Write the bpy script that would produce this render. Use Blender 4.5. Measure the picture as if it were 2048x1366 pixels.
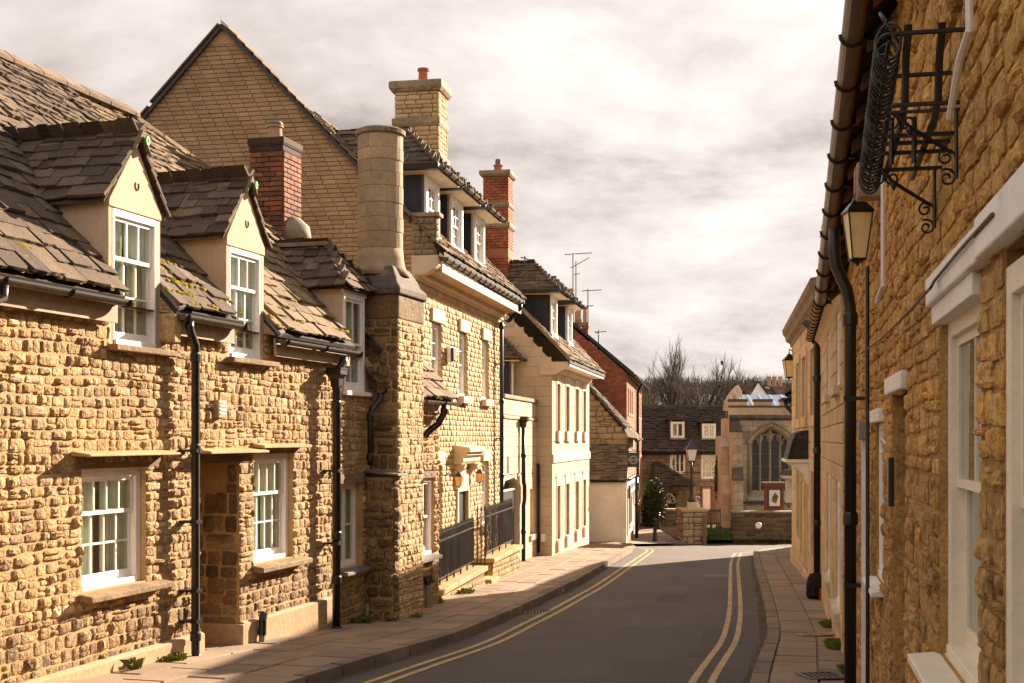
import bpy, math, random
import numpy as np
from mathutils import Matrix, Vector
for o in list(bpy.data.objects): bpy.data.objects.remove(o)
random.seed(7)
rnd = random.uniform
SC = bpy.context.scene
COL = SC.collection
R = math.radians
# ---------------------------------------------------------------- camera, world, sun, exposure
F, CX, CY = 2500.0, 1024.0, 877.0          # focal length and principal point in photo pixels (2048 wide)
cam_d = bpy.data.cameras.new('camera'); cam = bpy.data.objects.new('camera', cam_d); COL.objects.link(cam)
cam.location = (0, 0, 0); cam.rotation_euler = (R(90), 0, 0)     # eye height is z = 0, the street lies below
cam_d.sensor_width = 36; cam_d.lens = F / 2048 * 36; cam_d.shift_y = (CY - 683) / 2048
cam_d.clip_start = .1; cam_d.clip_end = 3000
SC.camera = cam
SUN_AZ, SUN_EL = 39.0, 21.0                # degrees to the right of the view axis, degrees up
SC.view_settings.view_transform = 'Standard'; SC.view_settings.look = 'None'
SC.view_settings.gamma = 1; SC.view_settings.exposure = 1.95
SC.cycles.max_bounces = 6; SC.cycles.transparent_max_bounces = 12
SC.cycles.use_denoising = True
world = bpy.data.worlds.new('World'); SC.world = world; world.use_nodes = True
def node(nt, t, **kw):
    n = nt.nodes.new(t)
    for k, v in kw.items(): setattr(n, k, v)
    return n
def build_world():
    nt = world.node_tree; nt.nodes.clear(); L = nt.links.new
    out = node(nt, 'ShaderNodeOutputWorld'); bg = node(nt, 'ShaderNodeBackground'); bg.inputs[1].default_value = .074
    sky = node(nt, 'ShaderNodeTexSky', sky_type='NISHITA'); sky.sun_disc = False
    sky.sun_elevation = R(SUN_EL); sky.sun_rotation = R(SUN_AZ); sky.altitude = 50; sky.dust_density = 2.0
    tc = node(nt, 'ShaderNodeTexCoord'); sep = node(nt, 'ShaderNodeSeparateXYZ'); L(tc.outputs['Generated'], sep.inputs[0])
    # clouds on a high flat layer: direction divided by its height
    zz = node(nt, 'ShaderNodeMath', operation='MAXIMUM'); L(sep.outputs[2], zz.inputs[0]); zz.inputs[1].default_value = 0.0
    za = node(nt, 'ShaderNodeMath', operation='ADD'); L(zz.outputs[0], za.inputs[0]); za.inputs[1].default_value = .38
    dx = node(nt, 'ShaderNodeMath', operation='DIVIDE'); L(sep.outputs[0], dx.inputs[0]); L(za.outputs[0], dx.inputs[1])
    dy = node(nt, 'ShaderNodeMath', operation='DIVIDE'); L(sep.outputs[1], dy.inputs[0]); L(za.outputs[0], dy.inputs[1])
    cb = node(nt, 'ShaderNodeCombineXYZ'); L(dx.outputs[0], cb.inputs[0]); L(dy.outputs[0], cb.inputs[1])
    mp = node(nt, 'ShaderNodeMapping'); mp.inputs['Location'].default_value = (3.1, 1.7, 0); mp.inputs['Scale'].default_value = (.8, 1.0, 1)
    L(cb.outputs[0], mp.inputs[0])
    n1 = node(nt, 'ShaderNodeTexNoise'); n1.inputs['Scale'].default_value = 2.6; n1.inputs['Detail'].default_value = 10; n1.inputs['Roughness'].default_value = .6; n1.inputs['Distortion'].default_value = .2
    L(mp.outputs[0], n1.inputs['Vector'])
    n2 = node(nt, 'ShaderNodeTexNoise'); n2.inputs['Scale'].default_value = 1.1; n2.inputs['Detail'].default_value = 6; n2.inputs['Roughness'].default_value = .55
    mp2 = node(nt, 'ShaderNodeMapping'); mp2.inputs['Location'].default_value = (7.4, -2.2, 0); L(cb.outputs[0], mp2.inputs[0]); L(mp2.outputs[0], n2.inputs['Vector'])
    r1 = node(nt, 'ShaderNodeValToRGB'); L(n1.outputs['Fac'], r1.inputs[0])
    e = r1.color_ramp.elements
    e[0].position = .36; e[0].color = (1.65, 1.46, 1.38, 1)
    e[1].position = .62; e[1].color = (3.95, 3.68, 3.5, 1)
    m = r1.color_ramp.elements.new(.48); m.color = (3.0, 2.71, 2.55, 1)
    # a second, larger bank of cloud modulates the first
    mx = node(nt, 'ShaderNodeMix', data_type='RGBA', blend_type='MULTIPLY'); mx.inputs[0].default_value = 1
    r2 = node(nt, 'ShaderNodeValToRGB'); L(n2.outputs['Fac'], r2.inputs[0])
    r2.color_ramp.elements[0].position = .35; r2.color_ramp.elements[0].color = (.80, .775, .76, 1)
    r2.color_ramp.elements[1].position = .62; r2.color_ramp.elements[1].color = (1.12, 1.12, 1.12, 1)
    L(r1.outputs[0], mx.inputs[6]); L(r2.outputs[0], mx.inputs[7])
    # gaps of sky
    g = node(nt, 'ShaderNodeMapRange'); L(n1.outputs['Fac'], g.inputs[0]); g.inputs[1].default_value = .27; g.inputs[2].default_value = .36
    fm = node(nt, 'ShaderNodeMix', data_type='RGBA'); L(g.outputs[0], fm.inputs[0]); L(sky.outputs[0], fm.inputs[6]); L(mx.outputs[2], fm.inputs[7])
    L(fm.outputs[2], bg.inputs[0]); L(bg.outputs[0], out.inputs[0])
build_world()
sd = bpy.data.lights.new('sun', 'SUN'); sun = bpy.data.objects.new('sun', sd); COL.objects.link(sun)
sd.energy = 4.8; sd.angle = R(.53); sd.color = (1.0, .79, .60)
SV = Vector((math.sin(R(SUN_AZ)) * math.cos(R(SUN_EL)), math.cos(R(SUN_AZ)) * math.cos(R(SUN_EL)), math.sin(R(SUN_EL))))
sun.rotation_euler = SV.to_track_quat('Z', 'Y').to_euler()
sun.location = (20, 20, 20)
# ---------------------------------------------------------------- ground profile (z under the eye) and street lines
GT = [(-60, .9), (-30, -.4), (0, -1.65), (5, -1.86), (10, -2.10), (12.7, -2.25), (15.7, -2.46), (18.95, -2.64), (21.5, -2.71), (24, -2.78), (28.5, -2.93), (31.8, -3.05),
      (36, -3.22), (40, -3.42), (46, -3.90), (52, -4.0), (60, -4.05), (100, -4.3), (160, -4.3)]
def interp(tab, y):
    return float(np.interp(y, [a for a, b in tab], [b for a, b in tab]))
def smooth_tab(tab, step=.5):
    ys = np.arange(tab[0][0], tab[-1][0] + .001, step); xs = np.interp(ys, [a for a, b in tab], [b for a, b in tab])
    k = np.ones(5) / 5; xp = np.pad(xs, 2, mode='reflect', reflect_type='odd'); xs = np.convolve(xp, k, 'valid')
    return list(zip(ys.tolist(), xs.tolist()))
GT = smooth_tab(GT)
def G(y): return interp(GT, y)
KL = smooth_tab([(-30, -13.2), (0, -4.87), (10.9, -1.85), (14.9, -.74), (18.2, -.13), (24.1, 1.24), (32, 2.75), (36, 3.48)])
KR = smooth_tab([(-30, -6.9), (0, -.35), (10.8, 2.06), (15.2, 3.12), (19.3, 3.92), (24, 4.75), (30, 5.8), (34, 6.58)])
# ---------------------------------------------------------------- mesh helpers
def link(name, me, mat=None, parent=None):
    o = bpy.data.objects.new(name, me); COL.objects.link(o)
    if parent is not None: o.parent = parent
    return o
def fast_mesh(name, V, Fq, mat, smooth=False):
    """V (n,3) array, Fq (m,4) quads array."""
    me = bpy.data.meshes.new(name)
    V = np.asarray(V, dtype=np.float32); Fq = np.asarray(Fq, dtype=np.int32); k = Fq.shape[1]
    me.vertices.add(len(V)); me.vertices.foreach_set('co', V.ravel())
    me.loops.add(Fq.size); me.loops.foreach_set('vertex_index', Fq.ravel())
    me.polygons.add(len(Fq)); me.polygons.foreach_set('loop_start', np.arange(0, Fq.size, k, dtype=np.int32))
    me.polygons.foreach_set('use_smooth', np.full(len(Fq), smooth))
    me.materials.append(mat); me.update(calc_edges=True)
    return me
class MB:
    def __init__(s): s.v = []; s.f = []
    def add(s, vs, fs):
        o = len(s.v); s.v += [tuple(p) for p in vs]; s.f += [tuple(i + o for i in f) for f in fs]; return s
    def box(s, x0, x1, y0, y1, z0, z1):
        if x0 > x1: x0, x1 = x1, x0
        if y0 > y1: y0, y1 = y1, y0
        if z0 > z1: z0, z1 = z1, z0
        return s.add([(x0, y0, z0), (x1, y0, z0), (x1, y1, z0), (x0, y1, z0), (x0, y0, z1), (x1, y0, z1), (x1, y1, z1), (x0, y1, z1)],
                     [(0, 3, 2, 1), (4, 5, 6, 7), (0, 1, 5, 4), (1, 2, 6, 5), (2, 3, 7, 6), (3, 0, 4, 7)])
    def quad(s, a, b, c, d): return s.add([a, b, c, d], [(0, 1, 2, 3)])
    def poly(s, pts): return s.add(pts, [tuple(range(len(pts)))])
    def prism(s, pts, off):
        n = len(pts); off = Vector(off); a = [Vector(p) for p in pts]; b = [p + off for p in a]
        return s.add(a + b, [tuple(range(n))[::-1], tuple(range(n, 2 * n))] + [(i, (i + 1) % n, (i + 1) % n + n, i + n) for i in range(n)])
    def prism_x(s, yz, x0, x1): return s.prism([(x0, y, z) for y, z in yz], (x1 - x0, 0, 0))
    def prism_y(s, xz, y0, y1): return s.prism([(x, y0, z) for x, z in xz], (0, y1 - y0, 0))
    def prism_z(s, xy, z0, z1): return s.prism([(x, y, z0) for x, y in xy], (0, 0, z1 - z0))
    def tube(s, pts, r, n=8, caps=True, flat=1.0):
        P = [Vector(p) for p in pts]; m = len(P); rs = r if isinstance(r, (list, tuple)) else [r] * m
        up = None; vs = []; fs = []
        for i, p in enumerate(P):
            t = (P[min(i + 1, m - 1)] - P[max(i - 1, 0)])
            t = t.normalized() if t.length > 1e-9 else Vector((0, 0, 1))
            if up is None: up = Vector((0, 0, 1)) if abs(t.z) < .9 else Vector((0, 1, 0))
            a = t.cross(up)
            if a.length < 1e-6: a = t.cross(Vector((1, 0, 0)))
            a.normalize(); b = a.cross(t).normalized(); up = b
            for k in range(n):
                th = 2 * math.pi * k / n; vs.append(p + (a * math.cos(th) + b * math.sin(th) * flat) * rs[i])
        for i in range(m - 1):
            for k in range(n):
                k2 = (k + 1) % n; fs.append((i * n + k, i * n + k2, (i + 1) * n + k2, (i + 1) * n + k))
        if caps: fs += [tuple(range(n))[::-1], tuple(range((m - 1) * n, m * n))]
        return s.add(vs, fs)
    def lathe(s, cx, cy, prof, n=16, caps=True, ph=0):
        vs = []; fs = []; m = len(prof)
        for r, z in prof:
            for k in range(n):
                th = 2 * math.pi * (k + ph) / n; vs.append((cx + r * math.cos(th), cy + r * math.sin(th), z))
        for i in range(m - 1):
            for k in range(n):
                k2 = (k + 1) % n; fs.append((i * n + k, i * n + k2, (i + 1) * n + k2, (i + 1) * n + k))
        if caps: fs += [tuple(range(n))[::-1], tuple(range((m - 1) * n, m * n))]
        return s.add(vs, fs)
    def mesh(s, name, mat, dz=0, smooth=False):
        me = bpy.data.meshes.new(name); me.from_pydata([(x, y, z + dz) for x, y, z in s.v], [], s.f)
        me.materials.append(mat)
        if smooth:
            me.polygons.foreach_set('use_smooth', [len(f) <= 4 for f in s.f])
        me.update(); return me
class Ctx:
    """A thing's frame: x along its face (to the right when one looks at it), y into it, z up; z is given under the eye (0 = eye height)."""
    def __init__(s, name, label, cat, X, Y, t, base, group=None):
        t = Vector((t[0], t[1], 0)).normalized(); s.t = t; s.inn = Vector((-t.y, t.x, 0)); s.o = Vector((X, Y, 0)); s.b = base
        s.e = bpy.data.objects.new(name, None); COL.objects.link(s.e); s.e.empty_display_size = .2
        s.e.location = (X, Y, base); s.e.rotation_euler = (0, 0, math.atan2(t.y, t.x))
        if label: s.e['label'] = label
        if cat: s.e['category'] = cat
        if group: s.e['group'] = group
        s.M = np.array([[t.x, s.inn.x, 0, X], [t.y, s.inn.y, 0, Y], [0, 0, 1, 0], [0, 0, 0, 1]])
    def px(s, u, v=CY, y=0.0):
        d = Vector(((u - CX) / F, 1, (CY - v) / F)); h = Vector((d.x, d.y, 0))
        k = (s.o.dot(s.inn) + y) / h.dot(s.inn); p = d * k
        return (p - s.o).dot(s.t), p.z
    def put(s, mb, name, mat, parent=None, smooth=False, bevel=0, kind=None, label=None):
        o = link(name, mb.mesh(name, mat, -s.b, smooth), None, parent or s.e)
        if bevel:
            m = o.modifiers.new('edge', 'BEVEL'); m.width = bevel; m.segments = 2; m.limit_method = 'ANGLE'; m.harden_normals = False
        if kind: o['kind'] = kind
        if label: o['label'] = label
        return o
class Face:
    """A wall face in a thing's frame: origin, rightward axis, inward axis."""
    def __init__(s, o=(0, 0, 0), r=(1, 0, 0), inn=(0, 1, 0)): s.o = np.array(o, float); s.r = np.array(r, float); s.inn = np.array(inn, float)
class Pieces:
    """Collects alike pieces; the largest in view become objects, the rest one joined mesh."""
    def __init__(s, name, ctx, parent, mat, var, cap=290, smooth=False, minpx=9):
        s.name, s.ctx, s.parent, s.mat, s.cap, s.minpx, s.smooth = name, ctx, parent, mat, cap, minpx, smooth
        s.var = var; s.m = []; s.k = []
    def add(s, X, Y, Z, T):
        m = np.eye(4); m[:3, 0] = X; m[:3, 1] = Y; m[:3, 2] = Z; m[:3, 3] = T; s.m.append(m); s.k.append(random.randrange(len(s.var.V)))
    def flush(s):
        if not s.m: return
        A = np.array(s.m); W = s.ctx.M @ A
        lo, hi = s.var.lo, s.var.hi
        c8 = np.array([[x, y, z, 1] for x in (lo[0], hi[0]) for y in (lo[1], hi[1]) for z in (lo[2], hi[2])]).T
        P = W @ c8; y = np.maximum(P[:, 1], .3); u = CX + F * P[:, 0] / y; v = CY - F * P[:, 2] / y
        w = u.max(1) - u.min(1); h = v.max(1) - v.min(1); uc = u.mean(1); vc = v.mean(1)
        ok = (uc > -15) & (uc < 2063) & (vc > -15) & (vc < 1381) & (P[:, 1].min(1) > .3) & (np.maximum(w, h) >= s.minpx) & (np.minimum(w, h) > 3)
        order = [i for i in np.argsort(-(w * h)) if ok[i]][:s.cap]
        A[:, 2, 3] -= s.ctx.b
        meshes = s.var.meshes(s.mat, s.smooth)
        for i in order:
            o = link(s.name, meshes[s.k[i]], None, s.parent); o.matrix_basis = Matrix(A[i].tolist())
        rest = np.ones(len(A), bool); rest[order] = False; idx = np.nonzero(rest)[0]
        if len(idx):
            nv = len(s.var.V[0]); Fq = s.var.F; Vs = []; Fs = []
            for j, i in enumerate(idx):
                Vs.append(s.var.V[s.k[i]] @ A[i][:3, :3].T + A[i][:3, 3]); Fs.append(Fq + j * nv)
            o = link(s.name, fast_mesh(s.name, np.concatenate(Vs), np.concatenate(Fs), s.mat, s.smooth), None, s.parent); o['kind'] = 'stuff'
class Var:
    def __init__(s, name, V, Fq):
        s.name = name; s.V = [np.array(v, float) for v in V]; s.F = np.array(Fq, int); s.cache = {}
        al = np.concatenate(s.V); s.lo, s.hi = al.min(0), al.max(0)
    def meshes(s, mat, smooth):
        k = (mat.name, smooth)
        if k not in s.cache: s.cache[k] = [fast_mesh(s.name, v, s.F, mat, smooth) for v in s.V]
        return s.cache[k]
def rubble_var(name, n, rough, edge=.35, inset=.07, count=10, flat=.25):
    Vs = []
    for c in range(count):
        V = []
        tilt = (rnd(-.25, .25) * rough * 2, rnd(-.25, .25) * rough * 2)
        for j in range(n + 1):
            for i in range(n + 1):
                x, z = i / n - .5, j / n - .5
                on = i in (0, n) or j in (0, n); cor = i in (0, n) and j in (0, n)
                k = 1 - (inset * 2.2 if cor else (inset if on else 0))
                xx = x * k + rnd(-1, 1) * inset * .45 * (1 if on else 1.3); zz = z * k + rnd(-1, 1) * inset * .6 * (1 if on else 1.3)
                if on: y = -(edge + rnd(-.15, .15)) * (.75 if cor else 1)
                else: y = -(1 - flat * rnd(0, 1) * rough * 2 + x * tilt[0] + z * tilt[1] + rnd(-1, 1) * rough)
                V.append((xx, y, zz))
        ring = [i for i in range(n + 1)] + [(n + 1) * j + n for j in range(1, n + 1)] + [(n + 1) * n + i for i in range(n - 1, -1, -1)] + [(n + 1) * j for j in range(n - 1, 0, -1)]
        for r in ring: V.append((V[r][0], .3, V[r][2]))
        Vs.append(V)
    N = (n + 1) ** 2; Fq = []
    for j in range(n):
        for i in range(n):
            a = j * (n + 1) + i; Fq.append((a, a + 1, a + n + 2, a + n + 1))
    m = len(ring)
    for k in range(m): Fq.append((ring[k], N + k, N + (k + 1) % m, ring[(k + 1) % m]))
    return Var(name, Vs, Fq)
def ashlar_var(name, cx=.02, cz=.04, cy=.35, jit=.0, count=6):
    Vs = []
    for c in range(count):
        j = lambda a: a + rnd(-jit, jit)
        V = []
        for ins, y in ((1, -1), (0, -1 + cy), (0, .4)):
            a, b = .5 - cx * ins, .5 - cz * ins
            V += [(j(-a), y + (rnd(-jit, jit) * 3 if ins else 0), j(-b)), (j(a), y + (rnd(-jit, jit) * 3 if ins else 0), j(-b)), (j(a), y, j(b)), (j(-a), y, j(b))]
        Vs.append(V)
    Fq = [(0, 1, 2, 3)]
    for k in range(2):
        for i in range(4): Fq.append((k * 4 + i, (k + 1) * 4 + i, (k + 1) * 4 + (i + 1) % 4, k * 4 + (i + 1) % 4))
    return Var(name, Vs, Fq)
def slate_var(name, rag=.035, count=10):
    Vs = []
    for c in range(count):
        xs = [-.5, -.2 + rnd(-.06, .06), .2 + rnd(-.06, .06), .5]; low = [rnd(-rag, rag) for _ in xs]
        if random.random() < .35: low[random.choice((0, 3))] += rnd(.05, .12)
        bow = [rnd(-.14, .14) for _ in xs]
        V = []
        for zt in (1, 0):
            V += [(x, l, zt + b) for x, l, b in zip(xs, low, bow)] + [(x, 1, zt) for x in xs]
        Vs.append(V)
    Fq = [(0, 1, 5, 4), (1, 2, 6, 5), (2, 3, 7, 6), (8, 9, 1, 0), (9, 10, 2, 1), (10, 11, 3, 2), (8, 0, 4, 12), (3, 11, 15, 7), (9, 8, 12, 13), (10, 9, 13, 14), (11, 10, 14, 15)]
    return Var(name, Vs, Fq)
RUB = rubble_var('rubble_stone', 4, .2, edge=.6, inset=.06, count=20, flat=.25)
RUBF = rubble_var('rough_stone', 5, .22, edge=.6, inset=.04, count=14, flat=.2)
PIT = rubble_var('pitched_stone', 3, .16, edge=.6, inset=.03, count=12)
ASH = ashlar_var('ashlar_block', jit=.004)
BRK = ashlar_var('brick_unit', cx=.025, cz=.05, jit=.012, count=8)
SLA = slate_var('stone_slate')
SLN = slate_var('thin_slate', rag=.025)
PAV = ashlar_var('paving_unit', cx=.008, cz=.012, cy=.3, jit=.004, count=8)
def lay(P, face, x0, x1, z0, z1, hr, wr, ops=(), lim=None, gap=.012, dep=(.03, .05), bond=False, rot=.012, big=0.0):
    z = z0; row = 0; wild = P.var in (RUB, RUBF); ph = rnd(0, 6)
    while z < z1 - .02:
        h = rnd(*hr); h = min(h, z1 - z)
        if z1 - (z + h) < hr[0] * .45: h = z1 - z
        zt = z + h; a, b = x0, x1
        if lim:
            a2, b2 = lim((z + zt) / 2); a, b = max(a, a2), min(b, b2)
        iv = [(a, b)] if b > a else []
        trims = []
        for (oa, ob, oc, od) in [q[:4] for q in ops]:
            lo, hi = max(z, oc), min(zt, od)
            if hi <= lo: continue
            if hi - lo > .3 * h:
                nv = []
                for (p, q) in iv:
                    if ob <= p or oa >= q: nv.append((p, q)); continue
                    if oa > p: nv.append((p, oa))
                    if ob < q: nv.append((ob, q))
                iv = nv
            else: trims.append((oa, ob, oc, od))
        for (p, q) in iv:
            x = p; first = True
            while x < q - .004:
                w = rnd(*wr)
                if bond and first: w = w * (.5 if row % 2 else 1.0)
                if random.random() < big: w *= 1.6
                if q - (x + w) < wr[0] * .45: w = q - x
                first = False
                za, zb = z, zt
                for (oa, ob, oc, od) in trims:
                    if x + w > oa and x < ob:
                        if od <= (z + zt) / 2: za = max(za, od)
                        else: zb = min(zb, oc)
                cells = [(za, zb, x, w)]
                if wild and w > .1 and zb - za > .075 and random.random() < .16: m_ = za + (zb - za) * rnd(.38, .62); cells = [(za, m_, x, w), (m_, zb, x, w * rnd(.8, 1))]
                elif wild and w > .2 and random.random() < .2: w1_ = w * rnd(.4, .6); cells = [(za, zb, x, w1_), (za, zb, x + w1_, w - w1_)]
                for (ca, cb_, cx_, cw) in cells:
                    ww, hh = cw - gap, cb_ - ca - gap; ox = oz = 0
                    if wild:
                        sx, sz = rnd(-.006, .014), rnd(-.006, .012); ww -= sx; hh -= sz; ox = rnd(-.006, .006); oz = .012 * math.sin((cx_ + ph) * 1.7 + row * .35) + .008 * math.sin(cx_ * 4.1 + row) + rnd(-.004, .004)
                        if za == z0 or zb >= z1 - .02: oz = 0
                    if ww > .012 and hh > .012:
                        d = rnd(*dep) * (rnd(.6, 1.3) if wild else 1); c = rnd(-rot, rot) * (2 if wild else 1); cc, ss = math.cos(c), math.sin(c)
                        up = np.array((0, 0, 1.0)); rr = face.r * cc + up * ss; uu = up * cc - face.r * ss
                        P.add(rr * ww, face.inn * d, uu * hh, face.o + face.r * (cx_ + cw / 2 + ox) + up * ((ca + cb_) / 2 + oz))
                x += w
        z = zt; row += 1
def slates(P, O, e, up, L, xa, xb, gauge=(.16, .11), wr=(.14, .3), th=.022, keep=None, tilt=1.25, over=1.75, wob=.014):
    O, e, up = (np.array(a, float) for a in (O, e, up)); n = np.cross(e, up); l = 0.0
    fa = xa if callable(xa) else (lambda q: xa); fb = xb if callable(xb) else (lambda q: xb)
    while l < L - .02:
        g = gauge[0] + (gauge[1] - gauge[0]) * l / L
        a, b = fa(l + g / 2), fb(l + g / 2); x = a + (rnd(-.1, 0) if not callable(xa) else 0)
        while x < b - .03:
            w = rnd(*wr) * (1 - .25 * l / L)
            if b - (x + w) < wr[0] * .4: w = b - x
            xm = x + w / 2; pos = O + e * xm + up * (l + rnd(-.012, .012))
            if keep is None or keep(pos, xm, l):
                ln = g * over; t = th * rnd(.7, 1.35); ang = math.atan2(t * tilt, ln); c, s = math.cos(ang), math.sin(ang)
                u2 = up * c - n * s; n2 = n * c + up * s; q = rnd(-wob, wob)
                e2 = e * math.cos(q) + u2 * math.sin(q); u3 = u2 * math.cos(q) - e * math.sin(q)
                P.add(e2 * (w - .006), u3 * ln, n2 * t, pos + n * (t * tilt + .004))
            x += w
        l += g
# ---------------------------------------------------------------- materials
def principled(nt):
    nt.nodes.clear(); out = node(nt, 'ShaderNodeOutputMaterial'); p = node(nt, 'ShaderNodeBsdfPrincipled'); nt.links.new(p.outputs[0], out.inputs[0]); return p
def noise_n(nt, vec, scale, detail=4, rough=.55, dist=0):
    n = node(nt, 'ShaderNodeTexNoise'); n.inputs['Scale'].default_value = scale; n.inputs['Detail'].default_value = detail
    n.inputs['Roughness'].default_value = rough; n.inputs['Distortion'].default_value = dist; nt.links.new(vec, n.inputs['Vector']); return n.outputs['Fac']
def mixc(nt, fac, a, b, blend='MIX'):
    m = node(nt, 'ShaderNodeMix', data_type='RGBA', blend_type=blend)
    for i, x in ((0, fac), (6, a), (7, b)):
        if hasattr(x, 'is_output'): nt.links.new(x, m.inputs[i])
        else: m.inputs[i].default_value = x if i == 0 else (*x[:3], 1)
    return m.outputs[2]
def ramp_n(nt, fac, stops, const=False):
    r = node(nt, 'ShaderNodeValToRGB'); cr = r.color_ramp
    if const: cr.interpolation = 'CONSTANT'
    while len(cr.elements) < len(stops): cr.elements.new(.5)
    for el, (p, c) in zip(cr.elements, stops): el.position = p; el.color = (*c, 1)
    nt.links.new(fac, r.inputs[0]); return r.outputs[0]
def maprange(nt, x, a, b, c=0, d=1):
    m = node(nt, 'ShaderNodeMapRange'); nt.links.new(x, m.inputs[0])
    for i, v in zip((1, 2, 3, 4), (a, b, c, d)): m.inputs[i].default_value = v
    return m.outputs[0]
MATS = []
def mat(name, cols, rough=.85, var=(3, .3), fine=(40, .2), bump=(60, .35, .01), bump2=None, spots=(), metal=0, spec=.3, stretch=None):
    """cols: palette picked per piece (object and mesh island); var/fine: noise tint; spots: (scale, lo, hi, colour, amount)."""
    m = bpy.data.materials.new(name); m.use_nodes = True; nt = m.node_tree; p = principled(nt); L = nt.links.new
    geo = node(nt, 'ShaderNodeNewGeometry'); vec = geo.outputs['Position']
    if stretch:
        mp = node(nt, 'ShaderNodeMapping'); mp.inputs['Scale'].default_value = stretch; L(vec, mp.inputs[0]); vec = mp.outputs[0]
    if len(cols) > 1:
        oi = node(nt, 'ShaderNodeObjectInfo'); ad = node(nt, 'ShaderNodeMath', operation='ADD'); L(oi.outputs['Random'], ad.inputs[0]); L(geo.outputs['Random Per Island'], ad.inputs[1])
        fr = node(nt, 'ShaderNodeMath', operation='FRACT'); L(ad.outputs[0], fr.inputs[0])
        c = ramp_n(nt, fr.outputs[0], [(i / max(1, len(cols) - 1), k) for i, k in enumerate(cols)])
    else:
        rgb = node(nt, 'ShaderNodeRGB'); rgb.outputs[0].default_value = (*cols[0], 1); c = rgb.outputs[0]
    if var: 
        n = noise_n(nt, vec, var[0], 5, .6); lo, hi = 1 - var[1], 1 + var[1]
        c = mixc(nt, 1.0, c, ramp_n(nt, n, [(.3, (lo, lo, lo)), (.7, (hi, hi, hi))]), 'MULTIPLY')
    if fine:
        n = noise_n(nt, vec, fine[0], 6, .65); lo, hi = 1 - fine[1], 1 + fine[1]
        c = mixc(nt, 1.0, c, ramp_n(nt, n, [(.3, (lo, lo, lo)), (.7, (hi, hi, hi))]), 'MULTIPLY')
    for (sc, a, b, col, amt) in spots:
        n = noise_n(nt, vec, sc, 6, .6, .3); c = mixc(nt, maprange(nt, n, a, b, 0, amt), c, col)
    L(c, p.inputs['Base Color']); p.inputs['Roughness'].default_value = rough; p.inputs['Metallic'].default_value = metal
    p.inputs['Specular IOR Level'].default_value = spec
    if bump:
        bp = node(nt, 'ShaderNodeBump'); bp.inputs['Strength'].default_value = bump[1]; bp.inputs['Distance'].default_value = bump[2]
        h = noise_n(nt, vec, bump[0], 8, .62)
        if bump2:
            h2 = noise_n(nt, vec, bump2[0], 3, .5); ma = node(nt, 'ShaderNodeMath', operation='MULTIPLY_ADD'); L(h2, ma.inputs[0]); ma.inputs[1].default_value = bump2[1]; L(h, ma.inputs[2]); h = ma.outputs[0]
        L(h, bp.inputs['Height']); L(bp.outputs[0], p.inputs['Normal'])
    MATS.append(m); return m
def glass_mat(name, tint, refl=.12, rough=.02, clear=.8):
    m = bpy.data.materials.new(name); m.use_nodes = True; nt = m.node_tree; nt.nodes.clear(); L = nt.links.new
    out = node(nt, 'ShaderNodeOutputMaterial'); tr = node(nt, 'ShaderNodeBsdfTransparent'); tr.inputs[0].default_value = (*[t * clear for t in tint], 1)
    gl = node(nt, 'ShaderNodeBsdfGlossy'); gl.inputs['Roughness'].default_value = rough; gl.inputs[0].default_value = (1, 1, 1, 1)
    fr = node(nt, 'ShaderNodeFresnel'); geo = node(nt, 'ShaderNodeNewGeometry'); L(maprange(nt, geo.outputs['Backfacing'], 0, 1, 1.5, 1 / 1.5), fr.inputs[0])
    bp = node(nt, 'ShaderNodeBump'); bp.inputs['Strength'].default_value = .25; bp.inputs['Distance'].default_value = .01
    L(noise_n(nt, geo.outputs['Position'], 3.5, 2), bp.inputs['Height']); L(bp.outputs[0], gl.inputs['Normal'])
    mx = node(nt, 'ShaderNodeMixShader'); ad = node(nt, 'ShaderNodeMath', operation='ADD'); ad.use_clamp = True; L(fr.outputs[0], ad.inputs[0]); ad.inputs[1].default_value = refl
    L(ad.outputs[0], mx.inputs[0]); L(tr.outputs[0], mx.inputs[1]); L(gl.outputs[0], mx.inputs[2]); L(mx.outputs[0], out.inputs[0]); return m
m_rub = mat('honey_rubble', [(.40, .25, .11), (.53, .355, .17), (.46, .29, .125), (.60, .42, .22), (.35, .225, .11), (.52, .33, .145), (.43, .29, .16), (.64, .47, .28)], var=(2.2, .25), fine=(22, .42), bump=(26, 1.0, .05), bump2=(9, .8),
            spots=((11, .57, .68, (.12, .085, .05), .7), (34, .66, .74, (.60, .48, .32), .5), (3.0, .62, .75, (.17, .115, .06), .35)))
m_rubm = mat('grimy_rubble', [(.24, .16, .085), (.36, .235, .115), (.30, .195, .095), (.44, .3, .15), (.2, .14, .085), (.38, .26, .12)], var=(2.2, .3), fine=(22, .42), bump=(26, 1.0, .05), bump2=(9, .8), spots=((9, .55, .68, (.09, .068, .048), .7), (34, .66, .74, (.60, .48, .32), .4)))
m_pier = mat('pale_rubble', [(.48, .33, .165), (.60, .43, .23), (.53, .36, .18), (.66, .49, .28), (.44, .30, .155), (.57, .40, .2)], var=(2.2, .2), fine=(22, .38), bump=(26, 1.0, .04), bump2=(9, .8), spots=((34, .66, .74, (.68, .55, .36), .5), (14, .64, .74, (.2, .14, .08), .5)))
m_mort = mat('sandy_mortar', [(.45, .295, .138)], var=(3, .2), fine=(60, .25), bump=(70, .6, .015))
m_mortd = mat('dark_mortar', [(.21, .14, .075)], var=(3, .3), fine=(60, .3), bump=(60, .8, .02))
m_mortr = mat('ochre_mortar', [(.46, .265, .09)], var=(3, .3), fine=(60, .35), bump=(60, .8, .02))
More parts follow.
